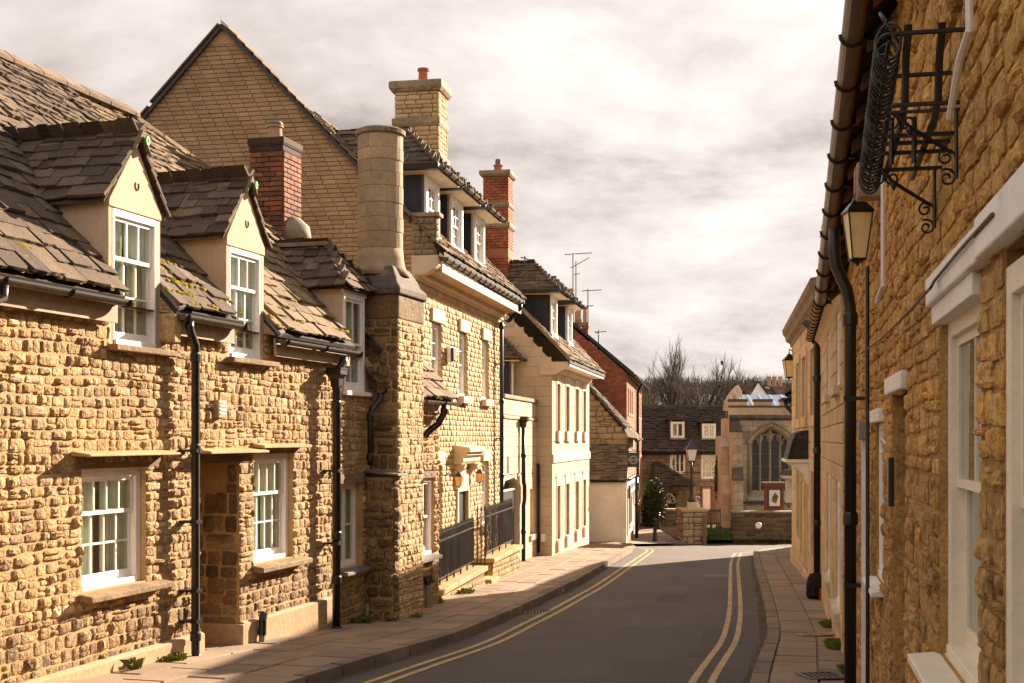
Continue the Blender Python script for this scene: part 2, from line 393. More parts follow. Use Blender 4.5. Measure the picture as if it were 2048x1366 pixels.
m_rubd = mat('weathered_shaded_rubble', [(.12, .08, .042), (.25, .155, .075), (.18, .115, .055), (.30, .2, .105), (.10, .07, .042), (.22, .145, .075)], var=(1.6, .35), fine=(26, .35), bump=(20, .9, .03), bump2=(6, .6),
            spots=((5, .55, .7, (.07, .052, .035), .7),))  # weathered tone, also darkened to stand in for shade in passage and pier side
m_right = mat('ochre_rubble', [(.54, .30, .085), (.64, .37, .115), (.44, .245, .075), (.60, .35, .12), (.36, .205, .07), (.68, .42, .15)], var=(1.4, .3), fine=(17, .5), bump=(24, 1.0, .05), bump2=(6, .7),
            spots=((90, .54, .66, (.75, .5, .22), .4), (4.5, .56, .70, (.065, .04, .022), .75), (14, .60, .70, (.56, .36, .13), .6), (46, .60, .68, (.10, .06, .028), .6)))
m_pit = mat('pitched_limestone', [(.50, .335, .16), (.56, .40, .215), (.46, .30, .14), (.60, .44, .25), (.52, .36, .19)], var=(2, .12), fine=(35, .18), bump=(30, .6, .02), bump2=(9, .5))
m_ash = mat('cream_ashlar', [(.56, .44, .29), (.61, .49, .33), (.53, .405, .26), (.58, .46, .305)], var=(1.2, .14), fine=(40, .1), bump=(90, .25, .006), spots=((2.2, .62, .8, (.30, .215, .125), .45),))
m_ashr = mat('ochre_ashlar', [(.58, .42, .24), (.64, .48, .29), (.53, .375, .21), (.60, .44, .26)], var=(1.2, .18), fine=(40, .15), bump=(70, .35, .008), spots=((2.6, .6, .78, (.24, .15, .07), .5),))
m_dress = mat('dressed_stone', [(.64, .52, .36)], var=(2, .15), fine=(50, .12), bump=(80, .25, .006), spots=((3, .62, .76, (.3, .22, .13), .5),))
m_aged = mat('aged_stone', [(.27, .20, .125), (.36, .27, .165), (.22, .165, .11)], var=(2.0, .35), fine=(25, .3), bump=(35, .6, .015), spots=((4, .52, .68, (.075, .06, .05), .75), (8, .64, .74, (.45, .32, .15), .5)))
m_round = mat('round_stack_stone', [(.34, .25, .155), (.40, .29, .17), (.29, .22, .15), (.42, .295, .16)], var=(1.8, .25), fine=(30, .2), bump=(45, .4, .01), spots=((3.2, .55, .7, (.17, .15, .135), .6), (5, .62, .74, (.40, .245, .085), .45)))
m_buff = mat('buff_brick', [(.43, .265, .135), (.49, .31, .165), (.39, .235, .115), (.46, .29, .15), (.35, .215, .11)], var=(1.2, .12), fine=(45, .22), bump=(80, .4, .006))
m_buffm = mat('buff_brick_mortar', [(.19, .13, .08)], var=(3, .2), fine=(60, .2), bump=(90, .4, .006))
m_soot = mat('sooted_brick', [(.055, .035, .028), (.09, .045, .03)], var=(4, .3), fine=(40, .3), bump=(60, .5, .01), spots=((8, .6, .72, (.2, .075, .04), .6),))
m_redo = mat('weathered_red_brick', [(.27, .095, .045), (.32, .13, .06), (.2, .075, .042), (.14, .065, .045), (.34, .16, .085)], var=(5, .3), fine=(40, .3), bump=(60, .5, .01), spots=((3.5, .54, .68, (.06, .045, .038), .7), (11, .66, .75, (.5, .4, .32), .5)))
m_red = mat('red_brick', [(.34, .10, .045), (.28, .075, .035), (.40, .135, .06), (.22, .07, .04), (.37, .12, .05)], var=(2, .25), fine=(40, .25), bump=(70, .4, .008), spots=((5, .58, .7, (.07, .05, .04), .6), (9, .68, .76, (.5, .42, .35), .5)))
m_redm = mat('red_brick_mortar', [(.26, .17, .11)], var=(3, .2), fine=(60, .2), bump=(90, .4, .006))
m_orange = mat('orange_brick', [(.36, .15, .07), (.32, .125, .06), (.40, .175, .085)], var=(2, .15), fine=(40, .2), bump=(70, .3, .006))
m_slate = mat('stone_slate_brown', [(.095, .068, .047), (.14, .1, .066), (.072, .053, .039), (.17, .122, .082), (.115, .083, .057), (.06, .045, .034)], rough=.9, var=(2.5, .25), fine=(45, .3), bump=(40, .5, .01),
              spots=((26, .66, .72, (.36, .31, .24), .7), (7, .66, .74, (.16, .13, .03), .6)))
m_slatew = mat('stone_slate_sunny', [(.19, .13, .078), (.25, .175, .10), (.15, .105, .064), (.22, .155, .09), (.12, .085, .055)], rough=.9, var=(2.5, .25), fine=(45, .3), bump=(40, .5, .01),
              spots=((22, .66, .74, (.40, .33, .22), .6), (6, .64, .74, (.22, .16, .03), .6)))  # paler copy of the brown slate, sunlight put into its colour
m_ridge = mat('ridge_stone_brown', [(.17, .12, .08), (.21, .15, .1), (.14, .1, .07)], rough=.9, var=(3, .3), fine=(40, .3), bump=(40, .5, .01), spots=((14, .6, .7, (.05, .04, .03), .6), (20, .68, .76, (.36, .31, .22), .5)))
m_deck = mat('roof_deck', [(.03, .024, .018)], var=None, fine=None, bump=None)
m_render = mat('cream_render', [(.60, .435, .29)], var=(1.5, .12), fine=(25, .1), bump=(14, .25, .02), spots=((5, .66, .78, (.25, .17, .1), .5),))
m_plinth = mat('plinth_render', [(.42, .285, .165)], var=(1.1, .2), fine=(20, .15), bump=(18, .35, .02), spots=((2.5, .58, .75, (.2, .13, .07), .5),))
m_white = mat('white_paint', [(.82, .79, .75)], rough=.5, var=(4, .07), fine=(50, .06), bump=(60, .2, .004), spots=((3.2, .58, .74, (.56, .49, .40), .5), (18, .67, .74, (.35, .27, .2), .55)), spec=.4)
m_cream = mat('cream_paint', [(.80, .71, .56)], rough=.5, var=(4, .08), fine=(50, .06), bump=(60, .2, .004), spots=((3, .58, .74, (.58, .46, .32), .5), (20, .68, .75, (.35, .22, .12), .55)), spec=.4)
m_black = mat('black_paint', [(.012, .011, .011)], rough=.35, var=(6, .2), fine=None, bump=(50, .1, .004), spec=.5)
m_gutter = mat('grey_brown_gutter', [(.045, .036, .03)], rough=.45, var=(6, .2), fine=None, bump=(40, .1, .004), spec=.5)
m_gutr = mat('brown_gutter', [(.11, .082, .06)], rough=.32, var=(6, .3), fine=None, bump=(40, .1, .004), spec=.5)
m_fascia = mat('fascia_board', [(.40, .29, .18)], rough=.7, var=(5, .2), fine=(40, .15), bump=(30, .2, .006))
m_lead = mat('lead_sheet', [(.15, .145, .14)], rough=.6, var=(5, .25), fine=(40, .15), bump=(20, .3, .01))
m_navy = mat('dark_lead_cheek', [(.035, .036, .044)], rough=.6, var=(3, .3), fine=(30, .15), bump=(12, .2, .01))
m_timber = mat('old_timber', [(.20, .13, .08)], rough=.85, var=(3, .3), fine=(20, .3), bump=(30, .5, .01), stretch=(1, 1, 6))
m_slab = mat('sandstone_slab', [(.46, .31, .15)], var=(3, .25), fine=(30, .25), bump=(30, .5, .01), spots=((6, .6, .72, (.2, .14, .08), .5),))
m_mslab = mat('weathered_sill', [(.24, .165, .09)], var=(4, .35), fine=(30, .3), bump=(25, .6, .015), spots=((7, .55, .7, (.12, .085, .05), .6),))
m_glass = glass_mat('old_window_glass', (.93, .98, .93), refl=.06, clear=.92)
m_glassd = glass_mat('leaded_glass', (.35, .36, .38), refl=.06, rough=.12, clear=.4)
m_sky = mat('skylight_glass', [(.30, .40, .56), (.34, .44, .6)], rough=.25, var=(2, .15), fine=None, bump=None, spec=.5)
m_amber = mat('amber_glass', [(.75, .34, .06)], rough=.15, var=None, fine=(20, .15), bump=(30, .2, .004), spec=.6)
m_opal = mat('opal_yellow_glass', [(.92, .72, .36)], rough=.3, var=(8, .1), fine=None, bump=None, spec=.5)
m_opalw = mat('opal_white_glass', [(.82, .78, .72)], rough=.3, var=None, fine=None, bump=None, spec=.5)
m_curt = mat('net_curtain', [(.80, .77, .68)], rough=.9, var=(3, .15), fine=(60, .1), bump=None, stretch=(6, 6, .6))
m_room = mat('dim_room', [(.10, .085, .07)], var=None, fine=None, bump=None)
m_asph = mat('asphalt', [(.072, .059, .048)], rough=.72, var=(.55, .2), fine=(75, .5), bump=(160, 1.0, .015), stretch=(1, .55, 1), spots=((.9, .52, .66, (.105, .088, .073), .6), (2.6, .6, .72, (.045, .036, .029), .5), (28, .62, .72, (.13, .112, .095), .5), (55, .6, .7, (.03, .025, .02), .45)), spec=.45)
m_asph2 = mat('dark_asphalt_repair', [(.056, .044, .035)], rough=.8, var=(.8, .15), fine=(130, .5), bump=(200, .8, .012), spec=.4)
m_asph3 = mat('pale_asphalt_repair', [(.074, .06, .048)], rough=.8, var=(.8, .15), fine=(130, .5), bump=(200, .8, .012), spec=.4)
m_tar = mat('tar_seam', [(.022, .018, .015)], rough=.5, var=None, fine=None, bump=None)
m_dirt = mat('gutter_dirt', [(.075, .056, .038)], rough=.95, var=(2, .4), fine=(60, .5), bump=(90, .6, .01))
m_pave = mat('york_paving', [(.24, .175, .12), (.29, .21, .145), (.205, .155, .11), (.265, .19, .13)], rough=.8, var=(1.2, .2), fine=(60, .25), bump=(60, .5, .01), spots=((3.5, .6, .74, (.10, .075, .055), .5),), spec=.4)
m_kerb = mat('kerb_stone', [(.20, .155, .115), (.16, .125, .095), (.235, .18, .13)], rough=.8, var=(1.2, .25), fine=(60, .3), bump=(70, .5, .01), spots=((4, .58, .72, (.08, .06, .045), .5),))
m_ground = mat('bare_ground', [(.12, .09, .065)], var=(.4, .3), fine=(8, .3), bump=(20, .5, .03))
m_yel = mat('yellow_line_paint', [(.46, .335, .16)], rough=.7, var=(3, .15), fine=(90, .25), bump=(200, .5, .004), spots=((30, .52, .66, (.12, .095, .065), .8), (1.5, .5, .68, (.22, .17, .1), .6), (7, .58, .7, (.1, .08, .06), .7)))
m_moss = mat('roof_moss', [(.26, .20, .02), (.17, .16, .03), (.33, .22, .02), (.12, .12, .03)], rough=1, var=(9, .3), fine=(80, .3), bump=(120, .8, .01), spec=.05)
m_grass = mat('weed_green', [(.13, .17, .02), (.18, .21, .03), (.09, .12, .02)], rough=.7, var=None, fine=None, bump=None)
m_lawn = mat('lawn_green', [(.07, .14, .015), (.10, .18, .02), (.05, .10, .015)], rough=.8, var=(2, .2), fine=None, bump=None)
m_leaf = mat('laurel_leaf', [(.055, .085, .02), (.08, .115, .03), (.035, .06, .018), (.11, .135, .045)], rough=.65, var=None, fine=None, bump=None, spec=.15)
m_bark = mat('grey_bark', [(.085, .065, .05)], var=(4, .3), fine=(40, .3), bump=(30, .5, .02))
m_twig = mat('winter_twigs', [(.055, .04, .028), (.07, .05, .034), (.045, .034, .025)], rough=.95, var=(.05, .25), fine=None, bump=None)
m_wood = mat('winter_wood', [(.14, .10, .066), (.17, .122, .08), (.115, .085, .06), (.12, .108, .062)], rough=1, var=(.03, .3), fine=None, bump=None, spec=.05)
m_hill = mat('hill_scrub', [(.07, .055, .035)], var=(.05, .35), fine=(1.5, .35), bump=(1, .8, .3))
m_terra = mat('terracotta', [(.40, .135, .06)], var=(4, .2), fine=(40, .15), bump=(40, .2, .006))
m_potp = mat('pale_pot', [(.42, .27, .165)], var=(4, .25), fine=(40, .2), bump=(40, .3, .006))
m_rcleanlit = mat('ochre_stone', [(.68, .37, .095), (.78, .45, .13), (.60, .31, .075), (.74, .42, .12), (.54, .28, .075), (.80, .49, .17)], var=(1.4, .2), fine=(17, .42), bump=(24, 1.0, .045), bump2=(6, .7), spots=((95, .52, .66, (.9, .66, .34), .45), (70, .56, .68, (.22, .12, .045), .5), (5, .64, .74, (.2, .11, .045), .5), (14, .60, .70, (.8, .58, .28), .6), (46, .62, .70, (.2, .11, .045), .5)))  # cleaner stone, its brightness partly bounced light put into the colour
m_church = mat('church_ashlar', [(.42, .335, .235), (.49, .39, .27), (.36, .285, .205), (.52, .39, .245), (.44, .36, .27)], var=(.8, .25), fine=(20, .25), bump=(25, .4, .02), spots=((.9, .56, .72, (.09, .075, .06), .65), (2, .68, .78, (.40, .27, .13), .3)))
m_churchd = mat('weathered_coping', [(.10, .08, .06)], var=(1.5, .35), fine=(20, .3), bump=(25, .5, .02), spots=((3, .6, .74, (.3, .23, .15), .6),))
m_trac = mat('greenish_tracery', [(.33, .32, .235)], var=(2, .2), fine=(30, .15), bump=(40, .3, .01))
m_dwall = mat('dark_wall_stone', [(.105, .072, .045), (.15, .10, .06), (.08, .056, .038), (.20, .14, .085)], var=(1.5, .3), fine=(25, .3), bump=(30, .6, .02), spots=((4, .6, .72, (.04, .032, .025), .6),))
m_hslate = mat('far_house_slate', [(.045, .036, .029), (.06, .047, .036), (.036, .03, .025), (.075, .058, .044)], rough=.9, var=(.8, .25), fine=(15, .3), bump=None, spots=((3, .66, .74, (.14, .12, .05), .6),))
m_hwall = mat('far_house_stone', [(.24, .18, .12), (.29, .215, .14), (.2, .15, .1)], var=(1, .25), fine=(15, .25), bump=(20, .4, .02))
m_board = mat('oxblood_board', [(.17, .042, .022)], rough=.5, var=(3, .15), fine=(40, .15), bump=(40, .2, .004), spec=.4)
m_paper = mat('white_paper', [(.72, .68, .66)], rough=.7, var=None, fine=None, bump=None)
m_pic = mat('olive_print', [(.13, .10, .035)], rough=.7, var=(9, .5), fine=None, bump=None)
m_grey = mat('grey_plastic', [(.22, .2, .18)], rough=.5, var=None, fine=None, bump=None)
m_signd = mat('sign_slate_grey', [(.055, .05, .047)], rough=.6, var=(5, .15), fine=None, bump=None)
m_signl = mat('sign_pale_grey', [(.25, .23, .21)], rough=.6, var=None, fine=None, bump=None)
m_bag = mat('black_canvas', [(.014, .013, .014)], rough=.85, var=(8, .3), fine=(90, .3), bump=(150, .5, .004))
m_rbag = mat('red_canvas', [(.42, .02, .012)], rough=.7, var=(8, .15), fine=None, bump=(150, .3, .004))
m_green = mat('green_plastic', [(.02, .42, .09)], rough=.3, var=None, fine=None, bump=None, spec=.5)
m_conc = mat('mortar_flaunching', [(.27, .22, .165)], var=(5, .3), fine=(40, .2), bump=(40, .5, .01))
m_dkdoor = mat('dark_door', [(.02, .019, .022)], rough=.4, var=None, fine=None, bump=None, spec=.5)
m_iron = mat('wrought_iron', [(.010, .009, .009)], rough=.38, var=None, fine=None, bump=(120, .15, .003), spec=.6)
m_pale = mat('whitewash', [(.72, .64, .54)], var=(1.2, .12), fine=(18, .08), bump=(12, .3, .02), spots=((3, .62, .74, (.36, .28, .2), .5),))
m_hood = mat('dark_lead_hood', [(.045, .042, .04)], rough=.6, var=(5, .4), fine=(40, .2), bump=(20, .3, .01), spots=((5, .6, .72, (.25, .24, .22), .5),))
# ---------------------------------------------------------------- builders of building parts
def wall_sheet(mb, x0, x1, z0, z1, ops, rd=.22, y=0.0):
    """Front sheet with real openings and their reveals."""
    xs = sorted({x0, x1, *[min(max(a, x0), x1) for o in ops for a in o[:2]]}); zs = sorted({z0, z1, *[min(max(a, z0), z1) for o in ops for a in o[2:4]]})
    for i in range(len(xs) - 1):
        for j in range(len(zs) - 1):
            xm, zm = (xs[i] + xs[i + 1]) / 2, (zs[j] + zs[j + 1]) / 2
            if any(o[0] < xm < o[1] and o[2] < zm < o[3] for o in ops): continue
            mb.quad((xs[i], y, zs[j]), (xs[i + 1], y, zs[j]), (xs[i + 1], y, zs[j + 1]), (xs[i], y, zs[j + 1]))
    for o in ops:
        a, b, c, d = max(o[0], x0), min(o[1], x1), max(o[2], z0), min(o[3], z1); r = o[4] if len(o) > 4 else rd
        mb.quad((a, y, c), (a, y, d), (a, y + r, d), (a, y + r, c)); mb.quad((b, y, d), (b, y, c), (b, y + r, c), (b, y + r, d))
        mb.quad((a, y, d), (b, y, d), (b, y + r, d), (a, y + r, d)); mb.quad((b, y, c), (a, y, c), (a, y + r, c), (b, y + r, c))
    return mb
def shell(mb, x0, x1, z0, z1, D, front=0.0):
    """Sides and back of a house box behind its front sheet."""
    y = front
    mb.quad((x0, D, z0), (x0, y, z0), (x0, y, z1), (x0, D, z1)); mb.quad((x1, y, z0), (x1, D, z0), (x1, D, z1), (x1, y, z1))
    mb.quad((x1, D, z0), (x0, D, z0), (x0, D, z1), (x1, D, z1))
    mb.quad((x0, y, z1 - .02), (x1, y, z1 - .02), (x1, D, z1 - .02), (x0, D, z1 - .02)); return mb
_unit = {}
def unit_box(mat):
    if mat.name not in _unit:
        _unit[mat.name] = MB().box(-.5, .5, -.5, .5, -.5, .5).mesh('thin_pane', mat)
    return _unit[mat.name]
def pane(ctx, parent, x0, x1, y, z0, z1, mat=None, name='pane', th=.006):
    o = link(name, unit_box(mat or m_glass), None, parent); o.location = ((x0 + x1) / 2, y, (z0 + z1) / 2 - ctx.b); o.scale = (x1 - x0, th, z1 - z0); return o
def curtain(ctx, parent, x0, x1, y, z0, z1, gap=0.0, fold=.055):
    mb = MB()
    def sheet(a, b):
        n = max(4, int((b - a) / fold)) * 4; vs = []
        for i in range(n + 1):
            x = a + (b - a) * i / n; yy = y + .018 * math.sin(i * math.pi / 2 + a * 9) + rnd(-.004, .004); vs += [(x, yy, z0), (x, yy, z1)]
        mb.add(vs, [(2 * i, 2 * i + 2, 2 * i + 3, 2 * i + 1) for i in range(n)])
    if gap:
        c = (x0 + x1) / 2; sheet(x0, c - gap / 2); sheet(c + gap / 2, x1)
    else: sheet(x0, x1)
    return ctx.put(mb, 'curtain', m_curt, parent, smooth=True)
def sash(ctx, x0, x1, z0, z1, y, cols=4, rows=(1, 2), m=None, fr=.06, meet=None, cur=0, room=True, bar=.018, panes=True, sill=.05):
    """A sliding sash window: box frame, two sashes with glazing bars, a pane in every light, a curtain and a dim room."""
    m = m or m_white; b = MB()
    b.box(x0, x0 + fr, y, y + .1, z0, z1); b.box(x1 - fr, x1, y, y + .1, z0, z1); b.box(x0 + fr, x1 - fr, y, y + .1, z1 - fr * 1.1, z1); b.box(x0 + fr, x1 - fr, y - .015, y + .1, z0, z0 + sill)
    w = ctx.put(b, 'window', m, bevel=.004)
    xa, xb, za, zb = x0 + fr, x1 - fr, z0 + sill, z1 - fr * 1.1
    nr = sum(rows); meet = meet if meet is not None else za + (zb - za) * rows[1] / nr if rows[0] else zb
    for (p, q, r, yy, lowrail) in ((meet - .02, zb, rows[0], y + .025, .035), (za, meet + .02, rows[1], y + .055, .075)):
        if not r: continue
        st = .04; sb = MB(); sb.box(xa, xa + st, yy, yy + .028, p, q); sb.box(xb - st, xb, yy, yy + .028, p, q)
        sb.box(xa + st, xb - st, yy, yy + .028, p, p + lowrail); sb.box(xa + st, xb - st, yy, yy + .028, q - .035, q)
        gx0, gx1, gz0, gz1 = xa + st, xb - st, p + lowrail, q - .035
        for i in range(1, cols): xx = gx0 + (gx1 - gx0) * i / cols; sb.box(xx - bar / 2, xx + bar / 2, yy + .002, yy + .026, gz0, gz1)
        for j in range(1, r):
            zz = gz0 + (gz1 - gz0) * j / r
            for i in range(cols):
                ua = gx0 + (gx1 - gx0) * i / cols + (bar / 2 if i else 0); ub = gx0 + (gx1 - gx0) * (i + 1) / cols - (bar / 2 if i < cols - 1 else 0)
                sb.box(ua, ub, yy + .003, yy + .025, zz - bar / 2, zz + bar / 2)
        ctx.put(sb, 'sash', m, w)
        if panes:
            for i in range(cols):
                for j in range(r):
                    pane(ctx, w, gx0 + (gx1 - gx0) * i / cols, gx0 + (gx1 - gx0) * (i + 1) / cols, yy + .014, gz0 + (gz1 - gz0) * j / r, gz0 + (gz1 - gz0) * (j + 1) / r)
        else: pane(ctx, w, gx0, gx1, yy + .014, gz0, gz1)
    if cur is not None: curtain(ctx, w, x0 + .02, x1 - .02, y + .13, z0, z1, gap=cur)
    if room: ctx.put(MB().box(x0 - .012, x1 + .012, y + .26, y + .3, z0 - .05, z1 + .05), 'dim_backing', m_room, w)  # dark sheet behind the glass, its colour stands in for the unlit room
    return w
def casement(ctx, x0, x1, z0, z1, y, lights=2, rows=2, m=None, fr=.045, inner=1, cur=0):
    m = m or m_white; b = MB()
    b.box(x0, x0 + fr, y, y + .08, z0, z1); b.box(x1 - fr, x1, y, y + .08, z0, z1); b.box(x0 + fr, x1 - fr, y, y + .08, z1 - fr, z1); b.box(x0 + fr, x1 - fr, y - .01, y + .08, z0, z0 + fr)
    w = ctx.put(b, 'window', m, bevel=.003)
    W = (x1 - x0 - 2 * fr) / lights
    for i in range(lights):
        a = x0 + fr + W * i + .003; c = a + W - .006; za, zb = z0 + fr + .003, z1 - fr - .003; s = .04; sb = MB()
        sb.box(a, a + s, y + .015, y + .05, za, zb); sb.box(c - s, c, y + .015, y + .05, za, zb); sb.box(a + s, c - s, y + .015, y + .05, za, za + s); sb.box(a + s, c - s, y + .015, y + .05, zb - s, zb)
        for k in range(1, inner): xx = a + s + (c - a - 2 * s) * k / inner; sb.box(xx - .01, xx + .01, y + .018, y + .046, za + s, zb - s)
        for j in range(1, rows):
            zz = za + s + (zb - za - 2 * s) * j / rows
            for k in range(inner):
                sb.box(a + s + (c - a - 2 * s) * k / inner + .01, a + s + (c - a - 2 * s) * (k + 1) / inner - .01, y + .019, y + .045, zz - .01, zz + .01)
        ctx.put(sb, 'casement', m, w)
        for j in range(rows):
            for k in range(inner):
                pane(ctx, w, a + s + (c - a - 2 * s) * k / inner, a + s + (c - a - 2 * s) * (k + 1) / inner, y + .032, za + s + (zb - za - 2 * s) * j / rows, za + s + (zb - za - 2 * s) * (j + 1) / rows)
    if cur is not None: curtain(ctx, w, x0 + .02, x1 - .02, y + .11, z0, z1, gap=cur)
    ctx.put(MB().box(x0 - .04, x1 + .04, y + .24, y + .27, z0 - .04, z1 + .04), 'dim_backing', m_room, w)  # sheet coloured dark in place of the room's shade
    return w
def gutter(ctx, x0, x1, z, y=-.13, r=.055, m=None, brackets=True, parent=None, sq=False, step=.75):
    """A half-round trough along the eaves with its straps."""
    m = m or m_gutter; n = 10
    if sq: pr = [(y - r, z + r * .2), (y - r * .9, z - r * .75), (y - r * .55, z - r), (y + r * .7, z - r), (y + r, z - r * .6), (y + r, z + r * .2), (y + r * .85, z + r * .2), (y + r * .85, z - r * .5), (y + r * .6, z - r * .85), (y - r * .5, z - r * .85), (y - r * .8, z - r * .6), (y - r * .86, z + r * .2)]
    else:
        out = [(y + r * math.cos(a), z + r * math.sin(a)) for a in np.linspace(math.pi, 2 * math.pi, n)]; inn = [(y + r * .86 * math.cos(a), z + r * .86 * math.sin(a)) for a in np.linspace(2 * math.pi, math.pi, n)]
        pr = out + inn
    mb = MB().prism_x(pr, x0, x1)
    for xe in (x0, x1 - .006): mb.prism_x([(y + r * .85 * math.cos(a), z + r * .85 * math.sin(a)) for a in np.linspace(math.pi, 2 * math.pi, n)], xe + .001, xe + .005)
    g = ctx.put(mb, 'gutter', m, parent)
    if brackets:
        k = max(1, int((x1 - x0) / step)); me = None
        for i in range(k + 1):
            x = x0 + .06 + (x1 - x0 - .12) * i / k; bb = MB()
            ring = [(x, y + (r + .006) * math.cos(a), z + (r + .006) * math.sin(a)) for a in np.linspace(math.pi * .98, 2 * math.pi, 9)]
            bb.tube(ring, .011, 5); bb.box(x - .012, x + .012, y + r, y + r + .05, z - .035, z + .01)
            ctx.put(bb, 'strap', m_black, g)
    return g
def downpipe(ctx, pts, r=.04, m=None, collars=(), name='downpipe', hopper=None, brackets=()):
    m = m or m_black; g = ctx.put(MB().tube(pts, r, 12), name, m, smooth=True)
    for (x, y, z) in collars: ctx.put(MB().lathe(x, y, [(r * 1.02, z - .05), (r * 1.28, z - .045), (r * 1.28, z + .03), (r * 1.1, z + .05)], 12), 'collar', m, g, smooth=False)
    if hopper:
        x, y, z, w, h = hopper
        mb = MB(); a = w / 2
        pr = [(a * .35, -h), (a * .55, -h * .8), (a * .6, -h * .45), (a, -h * .25), (a, 0)]
        vs = []; fs = []
        for i, (q, dz) in enumerate(pr): vs += [(x - q, y - q, z + dz), (x + q, y - q, z + dz), (x + q, y + q, z + dz), (x - q, y + q, z + dz)]
        for i in range(len(pr) - 1):
            for k in range(4): fs.append((i * 4 + k, i * 4 + (k + 1) % 4, i * 4 + 4 + (k + 1) % 4, i * 4 + 4 + k))
        fs += [(3, 2, 1, 0)]
        mb.add(vs, fs); mb.box(x - a * 1.08, x + a * 1.08, y - a * 1.08, y + a * 1.08, z, z + .015); ctx.put(mb, 'hopper', m, g)
    for (x, y, z, yw) in brackets: ctx.put(MB().box(x - r * 1.5, x + r * 1.5, y + r * .6, yw, z - .012, z + .012).box(x - r * 1.3, x + r * 1.3, y - r * 1.12, y + r * .6, z - .018, z + .018), 'bracket', m, g)
    return g
def moss(ctx, parent, spots):
    """spots: list of (point, normal axes e, up, n, size) -> one joined mesh of mossy cushions."""
    mb = MB()
    for (p, e, up, n, s) in spots:
        p, e, up, n = (np.array(a, float) for a in (p, e, up, n)); k = 7; vs = [p + n * s * rnd(.35, .6)]; ph = rnd(0, 6)
        for i in range(k):
            a = ph + 2 * math.pi * i / k; q = s * rnd(.6, 1.25); vs.append(p + e * math.cos(a) * q * 1.3 + up * math.sin(a) * q * .7 + n * s * rnd(.1, .25))
        for i in range(k):
            a = ph + 2 * math.pi * i / k; q = s * rnd(1.0, 1.5); vs.append(p + e * math.cos(a) * q * 1.3 + up * math.sin(a) * q * .7 - n * .01)
        mb.add(vs, [(0, 1 + i, 1 + (i + 1) % k) for i in range(k)] + [(1 + i, 1 + k + i, 1 + k + (i + 1) % k, 1 + (i + 1) % k) for i in range(k)])
    if mb.v:
        o = ctx.put(mb, 'moss', m_moss, parent, smooth=True); o['kind'] = 'stuff'
def roof_slope(ctx, part, P, x0, x1, ye, ze, pitch, L, keep=None, **kw):
    """Street-facing slope: deck in part mesh is made by the caller; slates go to P."""
    c, s = math.cos(R(pitch)), math.sin(R(pitch)); slates(P, (0, ye, ze), (1, 0, 0), (0, c, s), L, x0, x1, keep=keep, **kw)
def gable_dormer(ctx, xL, xR, zb, ze, zp, wt, ye, zeave, pitch, P, sill=True, badge=True):
    """Wall dormer: rendered gable flush with the wall, cheeks running back into the main roof, stone slates and a ridge."""
    tp = math.tan(R(pitch)); xm = (xL + xR) / 2; hw = (xR - xL) / 2; yb = ye + (zp + .15 - zeave) / tp; ybe = ye + (ze - zeave) / tp
    mb = MB()
    mb.prism_y([(xL, wt), (xR, wt), (xR, ze + .02), (xm, zp - .05), (xL, ze + .02)], -.012, .12)
    for x, sg in ((xL + .004, 1), (xR - .004, -1)):
        mb.prism([(x, .0, zeave - .5), (x, .4, zeave - .1), (x, ybe + .1, ze - .06), (x, ybe + .1, ze), (x, 0, ze)], (sg * .09, 0, 0))
    d = ctx.put(mb, 'dormer', m_render, bevel=.006)
    ov = .075; z0 = ze + .0; zp = zp - .045; sl = math.atan2(zp + .03 - z0, hw + ov); c, s = math.cos(sl), math.sin(sl); L = (hw + ov) / c + .01
    deck = MB()
    for sg, x in ((1, xL - ov), (-1, xR + ov)):
        deck.prism([(x, -.01, z0), (x, yb, z0), (xm, yb, zp + .03), (xm, -.01, zp + .03)], (0, 0, -.02))
    ctx.put(deck, 'roof_deck', m_slate, d)
    slates(P, (xL - ov, yb, z0), (0, -1, 0), (c, 0, s), L, 0, yb + .05, gauge=(.145, .12), wr=(.16, .38), th=.025)
    slates(P, (xR + ov, -.05, z0), (0, 1, 0), (-c, 0, s), L, lambda l: 0, yb + .05, gauge=(.145, .12), wr=(.16, .38), th=.025)
    # ridge stones
    y = -.09; k = 0
    while y < yb:
        ln = rnd(.4, .5); q = .17
        rb = MB().prism([(xm - q * c - .02, y, zp + .045 - q * s), (xm - q * c, y, zp + .085 - q * s), (xm, y, zp + .115), (xm + q * c, y, zp + .085 - q * s), (xm + q * c + .02, y, zp + .045 - q * s), (xm, y, zp + .05)], (0, ln - .012, rnd(-.006, .006)))
        ctx.put(rb, 'ridge_stone', m_ridge, d); y += ln
    if badge:
        ring = [(xm + .03 * math.cos(a) + .012, -.014, (zp + ze) / 2 - .09 + .042 * math.sin(a)) for a in np.linspace(R(140), R(400), 12)]
        ctx.put(MB().tube(ring, .0075, 5), 'horseshoe', m_timber, d)
        rg = [(xm + .02 * math.cos(a) + .02, -.115, zp + .01 + .036 * math.sin(a)) for a in np.linspace(0, 2 * math.pi, 13)]
        ctx.put(MB().tube(rg, .014, 6), 'ridge_clip', m_green, d)
    if sill:
        ctx.put(MB().box(xL - .03, xR + .17, -.115, .05, zb - .055, zb), 'sill', m_mslab, d, bevel=.008)
    return d
